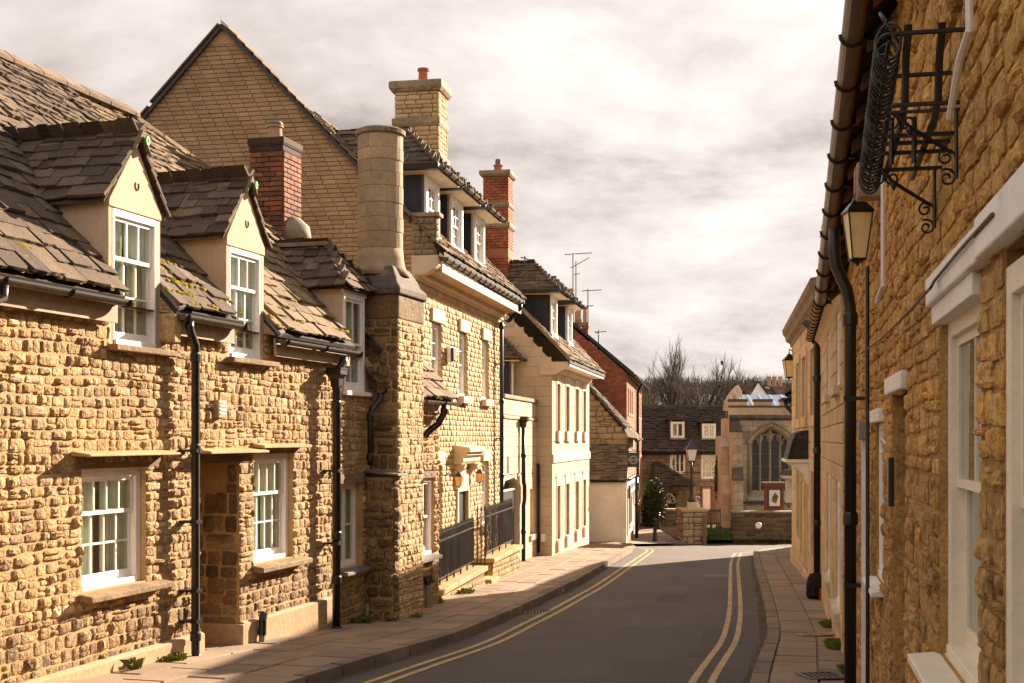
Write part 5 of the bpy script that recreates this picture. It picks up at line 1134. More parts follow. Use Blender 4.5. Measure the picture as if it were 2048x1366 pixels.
# old repairs in the asphalt
def road_patch(name, mt, pts, dz):
    me = bpy.data.meshes.new(name); me.from_pydata([(x, y, G(y) - .05 + dz) for x, y in pts], [], [tuple(range(len(pts)))]); me.materials.append(mt); me.update(); link(name, me, None, road)
def curve_patch(name, mt, a, b, y0, y1, dz, jit=.03):
    ys = np.arange(y0, y1 + .01, .5); L_ = [(KRf(y) + (KLf(y) - KRf(y)) * a + rnd(-jit, jit), y) for y in ys]; R_ = [(KRf(y) + (KLf(y) - KRf(y)) * b + rnd(-jit, jit), y) for y in ys]
    vs = [p for q in zip(L_, R_) for p in q]; me = bpy.data.meshes.new(name); me.from_pydata([(x, y, G(y) - .05 + dz) for x, y in vs], [], [(2 * i, 2 * i + 1, 2 * i + 3, 2 * i + 2) for i in range(len(ys) - 1)]); me.materials.append(mt); me.update(); link(name, me, None, road)
curve_patch('asphalt_patch', m_asph3, .36, .5, 21.0, 22.5, .003); curve_patch('asphalt_patch', m_asph3, .12, .22, 13.5, 17.0, .003)
curve_patch('gutter_dirt', m_dirt, .975, 1.0, 4, 36, .002, .03); curve_patch('gutter_dirt', m_dirt, .0, .025, 4, 34, .002, .03)
# double yellow lines
def line_strip(kf, sgn, off, y0, y1, tail=()):
    pts = [(kf(y), y) for y in np.arange(y0, y1, .6)] + list(tail); vs = []; n = len(pts)
    for i, (x, y) in enumerate(pts):
        a = Vector((*pts[max(i - 1, 0)], 0)); b = Vector((*pts[min(i + 1, n - 1)], 0)); d = (b - a).normalized(); lat = Vector((d.y, -d.x, 0)) * sgn
        for o in (off - .035, off + .035):
            p = Vector((x, y, 0)) + lat * o; vs.append((p.x, p.y, G(p.y) - .05 + .005))
    return vs, [(2 * i, 2 * i + 1, 2 * i + 3, 2 * i + 2) for i in range(n - 1)]
for kf, sg, nm, tail in ((KLf, 1, 'left', crn), (KRf, -1, 'right', [(6.8, 35.0), (7.3, 35.9), (8.2, 36.5), (9.6, 36.8), (14, 37.2)])):
    for off in (.38, .55):
        vs, fs = line_strip(kf, sg, off, 2.0, 35.8 if sg > 0 else 34.0, tail); me = bpy.data.meshes.new('yellow_line'); me.from_pydata(vs, [], fs); me.materials.append(m_yel); me.update()
        o = link('yellow_line', me, None, road)
# right pavement's rounded end
e = MB(); pts = [(6.58, 33.5), (6.72, 34.4), (7.05, 35.2), (7.7, 35.8), (9, 36.2), (14, 36.6), (14, 40 - 6), (7.2, 30.5)]
e.prism_z(pts, -3.6, G(34.5) + .045); o = link('pavement_corner', e.mesh('pavement_corner', m_pave)); o['kind'] = 'structure'
# gully grate, manhole plates
def grate(label, X, Y, w, l, m, bars, dz, rot=0.0):
    c = Ctx('drain_cover', label, 'drain cover', X, Y, (math.cos(rot), math.sin(rot)), G(Y) + dz); b = c.b
    c.put(MB().box(-w / 2, w / 2, -l / 2, -l / 2 + .03, b, b + .012).box(-w / 2, w / 2, l / 2 - .03, l / 2, b, b + .012).box(-w / 2, -w / 2 + .03, -l / 2 + .03, l / 2 - .03, b, b + .012).box(w / 2 - .03, w / 2, -l / 2 + .03, l / 2 - .03, b, b + .012), 'rim', m)
    g = MB()
    for i in range(bars): x = -w / 2 + .04 + (w - .08) * i / (bars - 1); g.box(x - .008, x + .008, -l / 2 + .03, l / 2 - .03, b, b + .009)
    c.put(g, 'grating', m); c.put(MB().box(-w / 2 + .02, w / 2 - .02, -l / 2 + .02, l / 2 - .02, b - .004, b + .002), 'sump', m_deck)
grate('iron gully grate in the road beside the kerb and yellow lines', .40, 19.45, .42, .42, m_gutter, 8, -.048)
grate('small slotted iron cover let into the paving near the tall black downpipe', 3.62, 14.9, .42, .16, m_potp, 9, .066, .2)
grate('pale iron cover in the narrow pavement by the camera side wall', 2.72, 11.0, .36, .3, m_lead, 6, .066, .2)
c = Ctx('drain_cover', 'round iron manhole lid far along the road by the bend', 'manhole', 4.35, 26.5, (1, 0), G(26.5) - .048); c.put(MB().lathe(0, 0, [(.3, c.b), (.3, c.b + .004), (.01, c.b + .004)], 20), 'lid', m_kerb)
# weeds along the wall feet
def weed(label, X, Y, n, h, spread, group='weeds along the walls'):
    c = Ctx('weed', label, 'weed', X, Y, (1, 0), G(Y) + .05, group); mb = MB()
    for i in range(n):
        a = rnd(0, 6.28); r_ = spread * math.sqrt(rnd(0, 1)); x, y = r_ * math.cos(a), r_ * math.sin(a); hh = h * rnd(.4, 1.1); b = rnd(0, 6.28); dx, dy = math.cos(b) * hh * rnd(.3, .9), math.sin(b) * hh * rnd(.3, .9); w = min(.011, hh * rnd(.04, .09))
        px_, py_ = -math.sin(b) * w, math.cos(b) * w; z = c.b
        mb.add([(x - px_ * .5, y - py_ * .5, z - .02), (x + px_ * .5, y + py_ * .5, z - .02), (x + dx * .5 + px_, y + dy * .5 + py_, z + hh * .7), (x + dx, y + dy, z + hh * .75), (x + dx * .5 - px_, y + dy * .5 - py_, z + hh * .7)], [(0, 1, 2, 3, 4)])
    c.put(mb, 'leaf_tuft', m_grass, kind='stuff')
def at_px(u, Y): return (u - CX) / F * Y, Y
for lab, u, Y, n, h, s in (('bright green weeds at the plinth of the nearest cottage by the passage', 330, 12.0, 260, .12, .16), ('thin tall weed against the plinth under the first cottage window', 268, 11.35, 10, .2, .08), ('leafy weed in the corner by the second downpipe', 720, 16.5, 220, .15, .14),
                           ('low grass tuft at the foot of the chimney pier', 815, 17.4, 120, .09, .2), ('small weeds at the start of the dwarf wall', 862, 19.6, 90, .12, .15), ('green weeds along the middle of the long dwarf wall', 912, 21.4, 160, .11, .3), ('weeds beside the entrance step', 966, 23.6, 110, .13, .22),
                           ('grass tuft at the wall foot beyond the backpack', 1672, 16.0, 260, .12, .16), ('grass growing round the base of the tall black downpipe', 1680, 13.4, 260, .12, .14), ('weeds at the wall foot nearest the camera, below the white conduit', 1712, 11.2, 220, .11, .12)):
    weed(lab, *at_px(u, Y), n * 2, h, s)
# ================================================================ RIGHT SIDE OF THE STREET
TRR = (-.213, -.977)
cr = Ctx('stone_terrace_house', 'close ochre rubble house with white painted lintels, deep doorway and long bent gutter', 'house', .623 + .218 * 12.9, 12.9, TRR, -2.3)
X = lambda u, y=0.0: cr.px(u, CY, y)[0]
xN = 15.6
wa = (X(1880), X(1962), -.86, .53); wb = (X(2012), X(2012) + 1.1, -.86, .53); do = (X(1786), X(1814), -2.8, .25); wn = (X(1752), X(1768), -.93, .105)
ops = [wa, wb, (*do, .5), wn]
SLP = .125; mb = MB(); wall_sheet(mb, 0, xN, -2.9, 1.5, ops, .16); shell(mb, 0, xN, -2.9, 1.5, 5.5); mb.prism([(0, 0, 1.505), (xN, 0, 1.505), (xN, 0, 1.55 + SLP * xN), (0, 0, 1.56)], (0, .25, 0)); wR = cr.put(mb, 'wall', m_mortr)
P = Pieces('stone', cr, wR, m_right, RUBF, cap=150, smooth=False)
Pu = Pieces('clean_lit_stone', cr, wR, m_rcleanlit, RUBF, cap=145, smooth=False)  # cleaner upper courses, bounced light also put into their brighter colour
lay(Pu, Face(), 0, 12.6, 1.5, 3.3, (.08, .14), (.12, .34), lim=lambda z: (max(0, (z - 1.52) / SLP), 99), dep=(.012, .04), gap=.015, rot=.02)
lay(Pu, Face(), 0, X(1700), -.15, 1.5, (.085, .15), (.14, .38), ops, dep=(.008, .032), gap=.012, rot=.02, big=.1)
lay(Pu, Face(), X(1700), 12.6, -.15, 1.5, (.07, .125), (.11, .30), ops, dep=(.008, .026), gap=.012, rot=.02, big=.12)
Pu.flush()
lay(P, Face(), 0, X(1700), -2.6, -.15, (.085, .15), (.14, .38), ops, dep=(.008, .032), gap=.012, rot=.02, big=.1)
lay(P, Face(), X(1700), 12.6, -2.6, -.15, (.07, .125), (.11, .30), ops, dep=(.008, .026), gap=.012, rot=.02, big=.12)
lay(P, Face((do[0], .0, 0), (0, 1, 0), (1, 0, 0)), 0, .5, -2.4, .2, (.14, .26), (.22, .5), dep=(-.03, -.015), gap=.02)
P.flush()
sash(cr, wa[0], wa[1], wa[2], wa[3] - .05, .03, cols=2, rows=(1, 1), fr=.075, cur=None, m=m_cream, meet=-.17); sash(cr, wb[0], wb[1], wb[2], wb[3] - .05, .0, cols=2, rows=(1, 1), fr=.075, cur=None, m=m_cream, meet=-.17)
for o in (wa, wb):
    cr.put(MB().prism_x([(-.12, o[2] - .05), (-.12, o[2] - .015), (.06, o[2] + .005), (.06, o[2] - .05)], o[0] - .06, o[1] + .06), 'sill', m_cream, bevel=.006)
cr.put(MB().box(wa[0] - .02, wa[1] + .01, -.03, .06, wa[3] - .075, wa[3]), 'frame_head', m_white, bevel=.004)
xm = X(1985)
cr.put(MB().box(wa[0] - .06, xm - .004, -.05, .05, .53, .645), 'lintel', m_white, bevel=.008); cr.put(MB().box(xm + .004, wb[1] + .15, -.054, .05, .535, .66), 'lintel', m_white, bevel=.008)
cr.put(MB().box(do[0] - .1, do[1] + .08, -.042, .08, .25, .345), 'lintel', m_white, bevel=.01); cr.put(MB().box(do[0], do[1], .42, .47, -2.4, .25), 'door', m_cream)
casement(cr, wn[0], wn[1], wn[2], wn[3], .02, lights=2, rows=2, cur=None); cr.put(MB().box(wn[0] - .05, wn[1] + .05, -.042, .06, .105, .19), 'lintel', m_white, bevel=.008); cr.put(MB().prism_x([(-.085, -.985), (-.085, -.955), (.05, -.925), (.05, -.985)], wn[0] - .08, wn[1] + .1), 'sill', m_white, bevel=.006)
xq = X(1740, -.03); cr.put(MB().box(xq - .03, xq + .03, -.085, -.06, -2.15, .0), 'white_conduit', m_white); cr.put(MB().box(xq - .08, xq + .08, -.11, -.05, -.01, .12), 'junction_box', m_grey, bevel=.01)
xq = X(1748, -.05); cr.put(MB().tube([(xq, -.09, 1.1), (xq, -.09, .1), (xq + .01, -.09, -1), (xq, -.09, -2.2)], .014, 6), 'black_cable', m_black)
xq = X(1781, -.06); cr.put(MB().box(xq - .05, xq + .05, -.075, -.045, -.36, -.1), 'letter_plate', m_black, bevel=.006)
hk = X(1803); cr.put(MB().tube([(hk + .02, -.08, -.03), (hk, -.1, .0), (hk - .03, -.1, -.02), (hk - .03, -.1, -.06), (hk, -.1, -.08)], .008, 5), 'hook', m_white)
cab = [(1985, 428, -.06), (1920, 500, -.06), (1868, 563, -.06), (1862, 575, -.09), (1800, 642, -.09), (1760, 680, -.09), (1722, 707, -.09)]
cr.put(MB().tube([(*[cr.px(u, v, y)[0]], y, cr.px(u, v, y)[1]) for u, v, y in cab], .006, 5), 'wall_cable', m_timber)
q = [(1938, -40), (1939, 60), (1920, 118), (1899, 235)]; cr.put(MB().tube([(cr.px(u, v, -.09)[0], -.09, cr.px(u, v, -.09)[1]) for u, v in q], .012, 6), 'overflow_pipe', m_white)
q = [(1766, 345), (1766, 572), (1758, 590), (1754, 605)]; cr.put(MB().tube([(cr.px(u, v, -.09)[0], -.09, cr.px(u, v, -.09)[1]) for u, v in q], .013, 6), 'overflow_pipe', m_white)
# eaves, roof and the long gutter
rR = cr.put(MB().prism([(-.1, -.2, 1.50), (xN, -.2, 1.50), (xN, 2.9, 3.91), (-.1, 2.9, 3.91)], (0, 0, -.06)).prism([(-.1, 6, 1.48), (xN, 6, 1.48), (xN, 2.9, 3.91), (-.1, 2.9, 3.91)], (0, 0, -.06)), 'roof', m_deck)
P = Pieces('slate', cr, rR, m_slate, SLA, cap=25); slates(P, (0, -.24, 1.50), (1, 0, 0), (0, math.cos(R(37.4)), math.sin(R(37.4))), 4.0, 0, xN, gauge=(.2, .14), wr=(.2, .4), th=.03); P.flush()
for i in range(26): xx = .1 + i * .55; cr.put(MB().prism([(xx, -.16, 1.38), (xx + .07, -.16, 1.38), (xx + .07, .0, 1.52), (xx, .0, 1.52)], (0, 0, .08)), 'rafter_end', m_timber, rR)
gR = gutter(cr, -.2, xN - .4, 1.46, y=-.24, r=.062, m=m_gutr, step=.62)
for o_, z_ in ((rR, 1.46), (gR, 1.46)):      # the eaves fall with the street
    th_ = math.atan(SLP); o_.rotation_euler = (0, -th_, 0); o_.location = ((z_ - cr.b) * math.sin(th_), 0, (z_ - cr.b) * (1 - math.cos(th_)))
xq = X(1702, -.12); downpipe(cr, [(xq, -.24, 1.58), (xq, -.24, 1.4), (xq, -.23, 1.3), (xq, -.15, 1.12), (xq, -.125, .98), (xq, -.125, -2.15)], r=.044, collars=[(xq, -.125, .9), (xq, -.125, -.6), (xq, -.125, -2.0)], brackets=[(xq, -.125, .3, 0), (xq, -.125, -1.1, 0)])
xq = X(1716, -.06); cr.put(MB().tube([(xq, -.1, .55), (xq, -.1, -2.1)], .025, 8), 'thin_pipe', m_black); cr.put(MB().box(xq - .05, xq + .05, -.16, -.08, -.30, -.14), 'meter_box', m_grey, bevel=.02)
p = at(cr, X(1735, -.1), -.12); ab = Ctx('sensor_box', 'grey box fixed under the gutter just above the nearer wall lantern', 'box', p.x, p.y, TRR, 1.42); ab.put(MB().box(-.08, .08, -.05, .11, 1.5, 1.72), 'case', m_fascia, bevel=.012); ab.put(MB().box(-.06, .06, -.06, -.05, 1.53, 1.69), 'lid', m_potp)
p = Vector((691 / F * 8.1, 8.1, 0)); lantern('wall_lantern', 'black wall lantern with pale yellow glass under the long gutter of the ochre house', p.x, p.y, 1.46, .155, .30, m_opal, (1, 0), arm=[(.0, 0, 1.56), (.0, 0, 1.62), (.1, 0, 1.60), (.2, 0, 1.5)], group=None)
# wrought iron cradle above the near windows
xk = X(1931); p = at(cr, xk, 0); ik = Ctx('iron_cradle', 'ornate black wrought iron plant cradle with rings and scrolls above the near windows', 'bracket', p.x, p.y, TRR, .9)
def spiral(c0, ax, ay, r0, turns, n=26, start=0.0):
    return [tuple(np.array(c0) + (np.array(ax) * math.cos(start + turns * 6.283 * i / n) + np.array(ay) * math.sin(start + turns * 6.283 * i / n)) * r0 * (1 - .78 * i / n)) for i in range(n + 1)]
w0 = -.03
for xx, zz_ in ((0, 1.135), (-.64, 1.07)):
    b = MB().tube([(xx, w0 + .03, zz_), (xx, -.25, zz_)], .007, 5).tube([(xx, w0, zz_), (xx, w0, zz_ - .24)], .007, 5).tube([(xx, -.23, zz_), (xx, -.19, zz_ - .05), (xx, w0 - .015, zz_ - .15)], .008, 5)
    b.lathe(xx, -.185, [(.004, zz_ - .085), (.014, zz_ - .065), (.004, zz_ - .045)], 6)
    ik.put(b, 'support', m_iron)
    for cy_, cz_, st_, sg in ((-.19, zz_ - .035, 1.6, 1), (-.25, zz_ - .035, 1.6, -1), (w0 - .035, zz_ - .165, 0, 1), (w0 - .03, zz_ - .235, 1, -1)):
        ik.put(MB().tube(spiral((xx, cy_, cz_), (0, sg, 0), (0, 0, 1), .032, 1.4, start=st_), .0042, 4), 'scroll', m_iron)
for yy in (-.09, -.2):   # long bars that rise into hooks at the near end
    b = [(.12, yy, 1.40), (.10, yy, 1.36), (.05, yy, 1.32), (.02, yy, 1.25), (.0, yy, 1.17), (-.1, yy, 1.13), (-.9, yy, 1.08)]
    ik.put(MB().tube(b, .013, 6, flat=.6), 'long_bar', m_iron)
for xx, zz_ in ((.11, 1.375), (-.28, 1.34), (.0, 1.16), (-.2, 1.10), (-.32, 1.1), (-.46, 1.095), (-.72, 1.085)): ik.put(MB().tube([(xx, w0 + .02, zz_), (xx, -.245, zz_)], .009, 5), 'cross_bar', m_iron)
for yy in (-.14, -.22): ik.put(MB().tube([(-.3, yy, 1.19), (-.31, yy, 1.02)], .01, 5), 'short_bar', m_iron)
for sg, ph in ((1, 0), (-1, .3)):     # the guard of interlaced rings along the outer edge
    pts = []; n = 17 * 14
    for i in range(n + 1):
        t = i / n; a = sg * (2 * math.pi * 17 * t) + ph; cx_, cz_ = .1 - 1.0 * t, 1.36 - .28 * t
        pts.append((cx_ + .018 * math.cos(a) * sg, -.262 + .042 * math.cos(a), cz_ + .062 * math.sin(a)))
    ik.put(MB().tube(pts, .0052, 5), 'ring_coil', m_iron)
for dx in (0, -.35): ik.put(MB().tube(spiral((.06 + dx, -.25, 1.40 - .09 * (dx < 0)), (1, -.3, .2), (0, -.6, 1), .06, 1.5), .009, 5, flat=.6), 'scroll', m_iron)
ik.put(MB().tube([(.14, -.265, 1.34), (-.4, -.265, 1.2), (-.95, -.265, 1.05)], .007, 5), 'outer_rail', m_iron)
# ---------------- pale coursed house
c_ = Ctx('stone_terrace_house', 'pale coursed stone house with flush white sashes between the ochre house and the ashlar front', 'house', 5.092, 20.5, TRR, -2.75)
X = lambda u, y=0.0: c_.px(u, CY, y)[0]; xe = 7.76
ops = [(X(1657), X(1663), .59, 1.44), (X(1675), X(1683.5), .58, 1.44), (X(1657), X(1663), -1.9, -.5), (X(1675), X(1683.5), -1.9, -.5)]
mb = MB(); wall_sheet(mb, 0, xe, -3.0, 1.68, ops, .15); shell(mb, 0, xe, -3.0, 1.68, 5.5); w_ = c_.put(mb, 'wall', m_mort)
P = Pieces('ashlar_block', c_, w_, m_ashr, ASH, cap=120, minpx=7); lay(P, Face(), 0, xe, -2.9, 1.6, (.16, .28), (.3, .8), ops, dep=(.02, .026), gap=.01, rot=.003); P.flush()
for o in ops: sash(c_, *o, .0, cols=2, rows=(2, 2), fr=.06, cur=None); c_.put(MB().box(o[0] - .08, o[1] + .08, -.09, .05, o[2] - .1, o[2]), 'sill', m_dress)
rp = c_.put(MB().prism([(0, -.16, 1.70), (xe, -.16, 1.70), (xe, 2.9, 3.9), (0, 2.9, 3.9)], (0, 0, -.06)).prism([(0, 6, 1.70), (xe, 6, 1.70), (xe, 2.9, 3.9), (0, 2.9, 3.9)], (0, 0, -.06)), 'roof', m_deck)
P = Pieces('slate', c_, rp, m_slatew, SLA, cap=20); slates(P, (0, -.18, 1.68), (1, 0, 0), (0, math.cos(R(35.5)), math.sin(R(35.5))), 3.8, 0, xe, gauge=(.2, .14), wr=(.2, .4), th=.03); P.flush()
gutter(c_, -.1, xe + .1, 1.66, y=-.2, r=.055, m=m_fascia, step=.5); c_.put(MB().prism_x([(-.13, 1.62), (0, 1.62), (0, 1.46), (-.03, 1.48), (-.06, 1.55)], .0, xe), 'cove', m_dress)
# ---------------- ashlar front with cornice
TA = (-.1674, -.986)
c_ = Ctx('ashlar_house', 'ochre ashlar house with a deep cornice and three tall recessed windows on the upper floor', 'house', 6.69, 29.8, TA, -3.0)
X = lambda u, y=0.0: c_.px(u, CY, y)[0]; xe = 9.3
cz = lambda u, v: c_.px(u, v)[1]
up = [(1596, 1602), (1608, 1615.8), (1625.5, 1634)]
zt, zb_ = 1.62, .42
ops = [(X(a), X(b), zb_, zt) for a, b in up] + [(X(1597), X(1605), -2.15, -.6), (X(1627), X(1638.5), -2.15, -.6), (X(1610), X(1618), -2.95, -.75)]
mb = MB(); wall_sheet(mb, 0, xe, -3.2, 2.5, ops, .2); shell(mb, 0, xe, -3.2, 2.5, 6); w_ = c_.put(mb, 'wall', m_dress)
P = Pieces('ashlar_block', c_, w_, m_ashr, ASH, cap=160, minpx=7); lay(P, Face(), 0, xe, -2.6, 2.25, (.27, .3), (.4, .85), ops, dep=(.02, .022), gap=.007, rot=0, bond=True)
lay(P, Face((0, 2, 0), (0, -1, 0), (1, 0, 0)), 0, 2, -2.6, 2.25, (.27, .3), (.4, .8), dep=(.02, .022), gap=.007, rot=0); P.flush()
c_.put(MB().box(0, xe, -.06, 0, -3.2, -2.6), 'plinth', m_ashr, bevel=.02)
c_.put(MB().prism_x([(.0, 2.16), (-.04, 2.18), (-.06, 2.26), (-.15, 2.32), (-.17, 2.42), (-.22, 2.48), (-.24, 2.58), (-.2, 2.66), (.1, 2.7)], -.16, xe), 'cornice', m_aged, bevel=.006)
for i, o in enumerate(ops):
    if i == 5: c_.put(MB().box(o[0], o[1], .15, .2, o[2], o[3]), 'door', m_white); continue
    sash(c_, o[0], o[1], o[2], o[3], .13, cols=2, rows=(2, 2), fr=.06, cur=None, m=m_white if i > 2 else m_ashr)
    c_.put(MB().box(o[0] - .15, o[0] - .005, -.05, .06, o[2], o[3] + .16).box(o[1] + .005, o[1] + .15, -.05, .06, o[2], o[3] + .16).box(o[0] - .005, o[1] + .005, -.05, .06, o[3], o[3] + .16).box(o[0] - .17, o[1] + .17, -.07, .08, o[2] - .2, o[2]), 'architrave', m_ashr, bevel=.006)
xq = 9.12; downpipe(c_, [(xq, -.3, 1.95), (xq, -.12, 1.78), (xq, -.085, 1.7), (xq, -.085, -2.75)], r=.055, hopper=(xq, -.12, 1.84, .24, .26), collars=[(xq, -.085, 1.0), (xq, -.085, -.2), (xq, -.085, -1.4)])
hx = (ops[5][0] + ops[5][1]) / 2
pr = [(.0, .34), (-.16, .33), (-.27, .28), (-.34, .1), (-.42, -.22), (-.39, -.22), (-.31, .08), (-.25, .24), (-.15, .29), (0, .3)]
hd = c_.put(MB().prism_x([(y, z - .18) for y, z in pr], hx - .85, hx + .85), 'door_hood', m_hood); c_.put(MB().box(hx - .88, hx + .88, -.45, 0, -.46, -.40), 'hood_edge', m_white, hd, bevel=.006)
for xx in (hx - .84, hx + .76): c_.put(MB().prism_x([(y * .97, z * .97 - .19) for y, z in pr[:5]] + [(0, -.4)], xx, xx + .02), 'hood_end', m_hood, hd); c_.put(MB().prism_x([(0, -.47), (-.36, -.47), (-.34, -.53), (-.24, -.57), (-.12, -.68), (-.08, -.85), (0, -.9)], xx + .02, xx + .08), 'bracket', m_white, hd)
rp = c_.put(MB().prism([(0, .1, 2.6), (xe, .1, 2.6), (xe, 3, 4.6), (0, 3, 4.6)], (0, 0, -.06)).prism([(0, 6, 2.6), (xe, 6, 2.6), (xe, 3, 4.6), (0, 3, 4.6)], (0, 0, -.06)), 'roof', m_slate)
lantern('wall_lantern', 'black wall lantern with yellow glass on the far corner of the ashlar front', 6.52, 29.4, 1.84, .26, .40, m_opal, (1, 0), arm=[(0, 0, 2.0), (0, 0, 2.1), (.2, .05, 2.0)])
# backpack and red bag
bp = Ctx('backpack', 'black backpack standing against the foot of the downpipe on the pavement', 'backpack', (1632 - CX) / F * 20.5, 20.5, (1, 0), G(20.5) + .065); b = bp.b
body = MB(); pr = [(.14, 0), (.165, .06), (.16, .22), (.14, .33), (.09, .4), (.02, .42)]
vs = []; n = 14
for r_, h in pr:
    for k in range(n): a = 2 * math.pi * k / n; vs.append((r_ * math.copysign(abs(math.cos(a)) ** .7, math.cos(a)), .62 * r_ * math.copysign(abs(math.sin(a)) ** .7, math.sin(a)), b + h))
body.add(vs, [(i * n + k, i * n + (k + 1) % n, (i + 1) * n + (k + 1) % n, (i + 1) * n + k) for i in range(len(pr) - 1) for k in range(n)] + [tuple(range(n))[::-1], tuple(range((len(pr) - 1) * n, len(pr) * n))])
bp.put(body, 'body', m_bag, smooth=True); bp.put(MB().prism_z([(-.1, -.1), (.1, -.1), (.085, -.155), (-.085, -.155)], b + .04, b + .22), 'pocket', m_bag, bevel=.02)
bp.put(MB().tube([(-.03, 0, b + .41), (-.02, 0, b + .46), (.03, 0, b + .46), (.04, 0, b + .41)], .01, 6), 'loop', m_bag)
for s in (-1, 1): bp.put(MB().tube([(s * .07, .1, b + .38), (s * .1, .14, b + .28), (s * .1, .13, b + .1), (s * .08, .09, b + .03)], .016, 6), 'strap', m_bag)
rb_ = Ctx('shopping_bag', 'small red bag beside the black backpack', 'bag', (1649 - CX) / F * 20.3, 20.3, (1, 0), G(20.3) + .065); b = rb_.b
rb_.put(MB().prism([(-.08, -.05, b), (.08, -.05, b), (.08, .05, b), (-.08, .05, b)], (.004, .01, .17)), 'body', m_rbag, bevel=.008)
for s in (-.045, .045): rb_.put(MB().tube([(-.04, s, b + .17), (-.03, s, b + .23), (.03, s, b + .23), (.04, s, b + .17)], .005, 5), 'handle', m_rbag)
# ---------------- low dark eaved house round the corner
c_ = Ctx('corner_house', 'low stone house with dark overhanging eaves round the corner past the ashlar front', 'house', 8.9, 37.0, (-.27, -.963), -3.3)
xe = 6.6
mb = MB(); wall_sheet(mb, 0, xe, -3.5, 1.0, [(2, 3, -2, -.8)], .2); shell(mb, 0, xe, -3.5, 1.0, 7); mb.box(xe - .25, xe - .01, .01, 7, 1.0, 1.05); w_ = c_.put(mb, 'wall', m_hwall); sash(c_, 2, 3, -2, -.8, .1, cols=2, rows=(2, 2), fr=.06)
P = Pieces('stone', c_, w_, m_rubd, RUB, cap=20, smooth=True); lay(P, Face(), 0, xe, -3.4, .95, (.14, .22), (.25, .5), [(2, 3, -2, -.8)], dep=(.02, .05)); P.flush()
rp = c_.put(MB().prism([(-.2, -.34, 1.05), (xe + .15, -.34, 1.05), (xe + .15, 3.5, 4.3), (-.2, 3.5, 4.3)], (0, 0, -.08)).prism([(-.2, 7.3, 1.05), (xe + .15, 7.3, 1.05), (xe + .15, 3.5, 4.3), (-.2, 3.5, 4.3)], (0, 0, -.08)), 'roof', m_deck)
P = Pieces('slate', c_, rp, m_hslate, SLA, cap=40); slates(P, (0, -.4, 1.03), (1, 0, 0), (0, math.cos(R(40.2)), math.sin(R(40.2))), 4.9, -.2, xe + .2, gauge=(.22, .16), wr=(.22, .42), th=.03); P.flush()
gutter(c_, -.2, xe + .2, 1.0, y=-.42, r=.07, m=m_black, step=.8); c_.put(MB().box(-.1, xe + .1, -.36, 0, .86, .9), 'soffit', m_navy)
downpipe(c_, [(xe - .05, -.42, .95), (xe - .05, -.4, .8), (xe - .02, -.14, .5), (xe - .02, -.12, .4), (xe - .02, -.12, -3.2)], r=.05, collars=[(xe - .02, -.12, -.6), (xe - .02, -.12, -1.8)])
p = at(c_, xe - .7, -.35); sg = Ctx('porch_canopy', 'small grey topped canopy with white underside on the corner house', 'canopy', p.x, p.y, (-.27, -.963), -1.6)
sg.put(MB().prism_x([(-.22, -.92), (.25, -.92), (.25, -.82), (.1, -.77), (-.15, -.78), (-.22, -.83)], -.22, .22), 'roof', m_lead, bevel=.02); sg.put(MB().prism_x([(-.16, -1.0), (.2, -1.0), (.22, -.925), (-.2, -.925)], -.2, .2), 'soffit', m_white)
sg.put(MB().box(-.02, .02, -.1, .1, -1.62, -1.02), 'hanging_board', m_white)
# ================================================================ FAR END OF THE STREET
def fz(v, Y): return (CY - v) / F * Y
def fx(u, Y): return (u - CX) / F * Y
TD = (.1425, .99)
# ---------------- whitewashed shop house with stone gable
ce = Ctx('shop_house', 'old stone gable house with a slate lean-to and whitewashed end wall by the bollards', 'house', 3.69, 40.5, TD, -3.5)
mb = MB(); mb.prism_x([(0, -3.7), (0, .1), (3, 3.55), (6, .1), (6, -3.7)], 1.3, 5.4); wE = ce.put(mb, 'wall', m_mortd)
P = Pieces('stone', ce, wE, m_hwall, RUB, cap=70, smooth=True, minpx=8); gl = lambda z: (max(0, 3 - 3 + (6 - (6 - max(0, (z - .1) / 1.15)))), 6 - max(0, (z - .1) / 1.15))
lay(P, Face((1.3, 6, 0), (0, -1, 0), (1, 0, 0)), 0, 6, -.4, 3.3, (.13, .22), (.22, .5), lim=gl, dep=(.02, .05)); P.flush()
rE = ce.put(MB().prism([(1.1, -.25, -.1), (5.4, -.25, -.1), (5.4, 3, 3.68), (1.1, 3, 3.68)], (0, 0, .06)).prism([(1.1, 6.25, -.1), (5.4, 6.25, -.1), (5.4, 3, 3.68), (1.1, 3, 3.68)], (0, 0, .06)), 'roof', m_aged)
P = Pieces('slate', ce, rE, m_slate, SLA, cap=40, minpx=7); slates(P, (1.1, -.3, -.1), (1, 0, 0), (0, .655, .756), 4.9, 0, 4.3, gauge=(.2, .15), wr=(.2, .4), th=.03); P.flush()
ce.put(MB().prism([(1.06, -.3, -.16), (1.06, 3, 3.64), (1.06, 3, 3.78), (1.06, -.3, -.02)], (.06, 0, 0)), 'verge_board', m_navy, rE)
ce.put(MB().prism_x([(-.35, .0), (-.02, .05), (.1, .3), (-.1, .35), (-.33, .14)], 1.0, 1.12), 'white_kneeler', m_white, rE)
ll = ce.put(MB().prism_y([(0, -3.7), (1.3, -3.7), (1.3, -.3), (0, -1.36)], .0, 6).box(-.02, .2, -.02, .12, -3.7, -1.4), 'lean_to', m_pale, bevel=.02)
ce.put(MB().prism_y([(-.1, -1.42), (1.3, -.28), (1.3, -.22), (-.1, -1.36)], .0, 6), 'lean_to_roof', m_deck, ll)
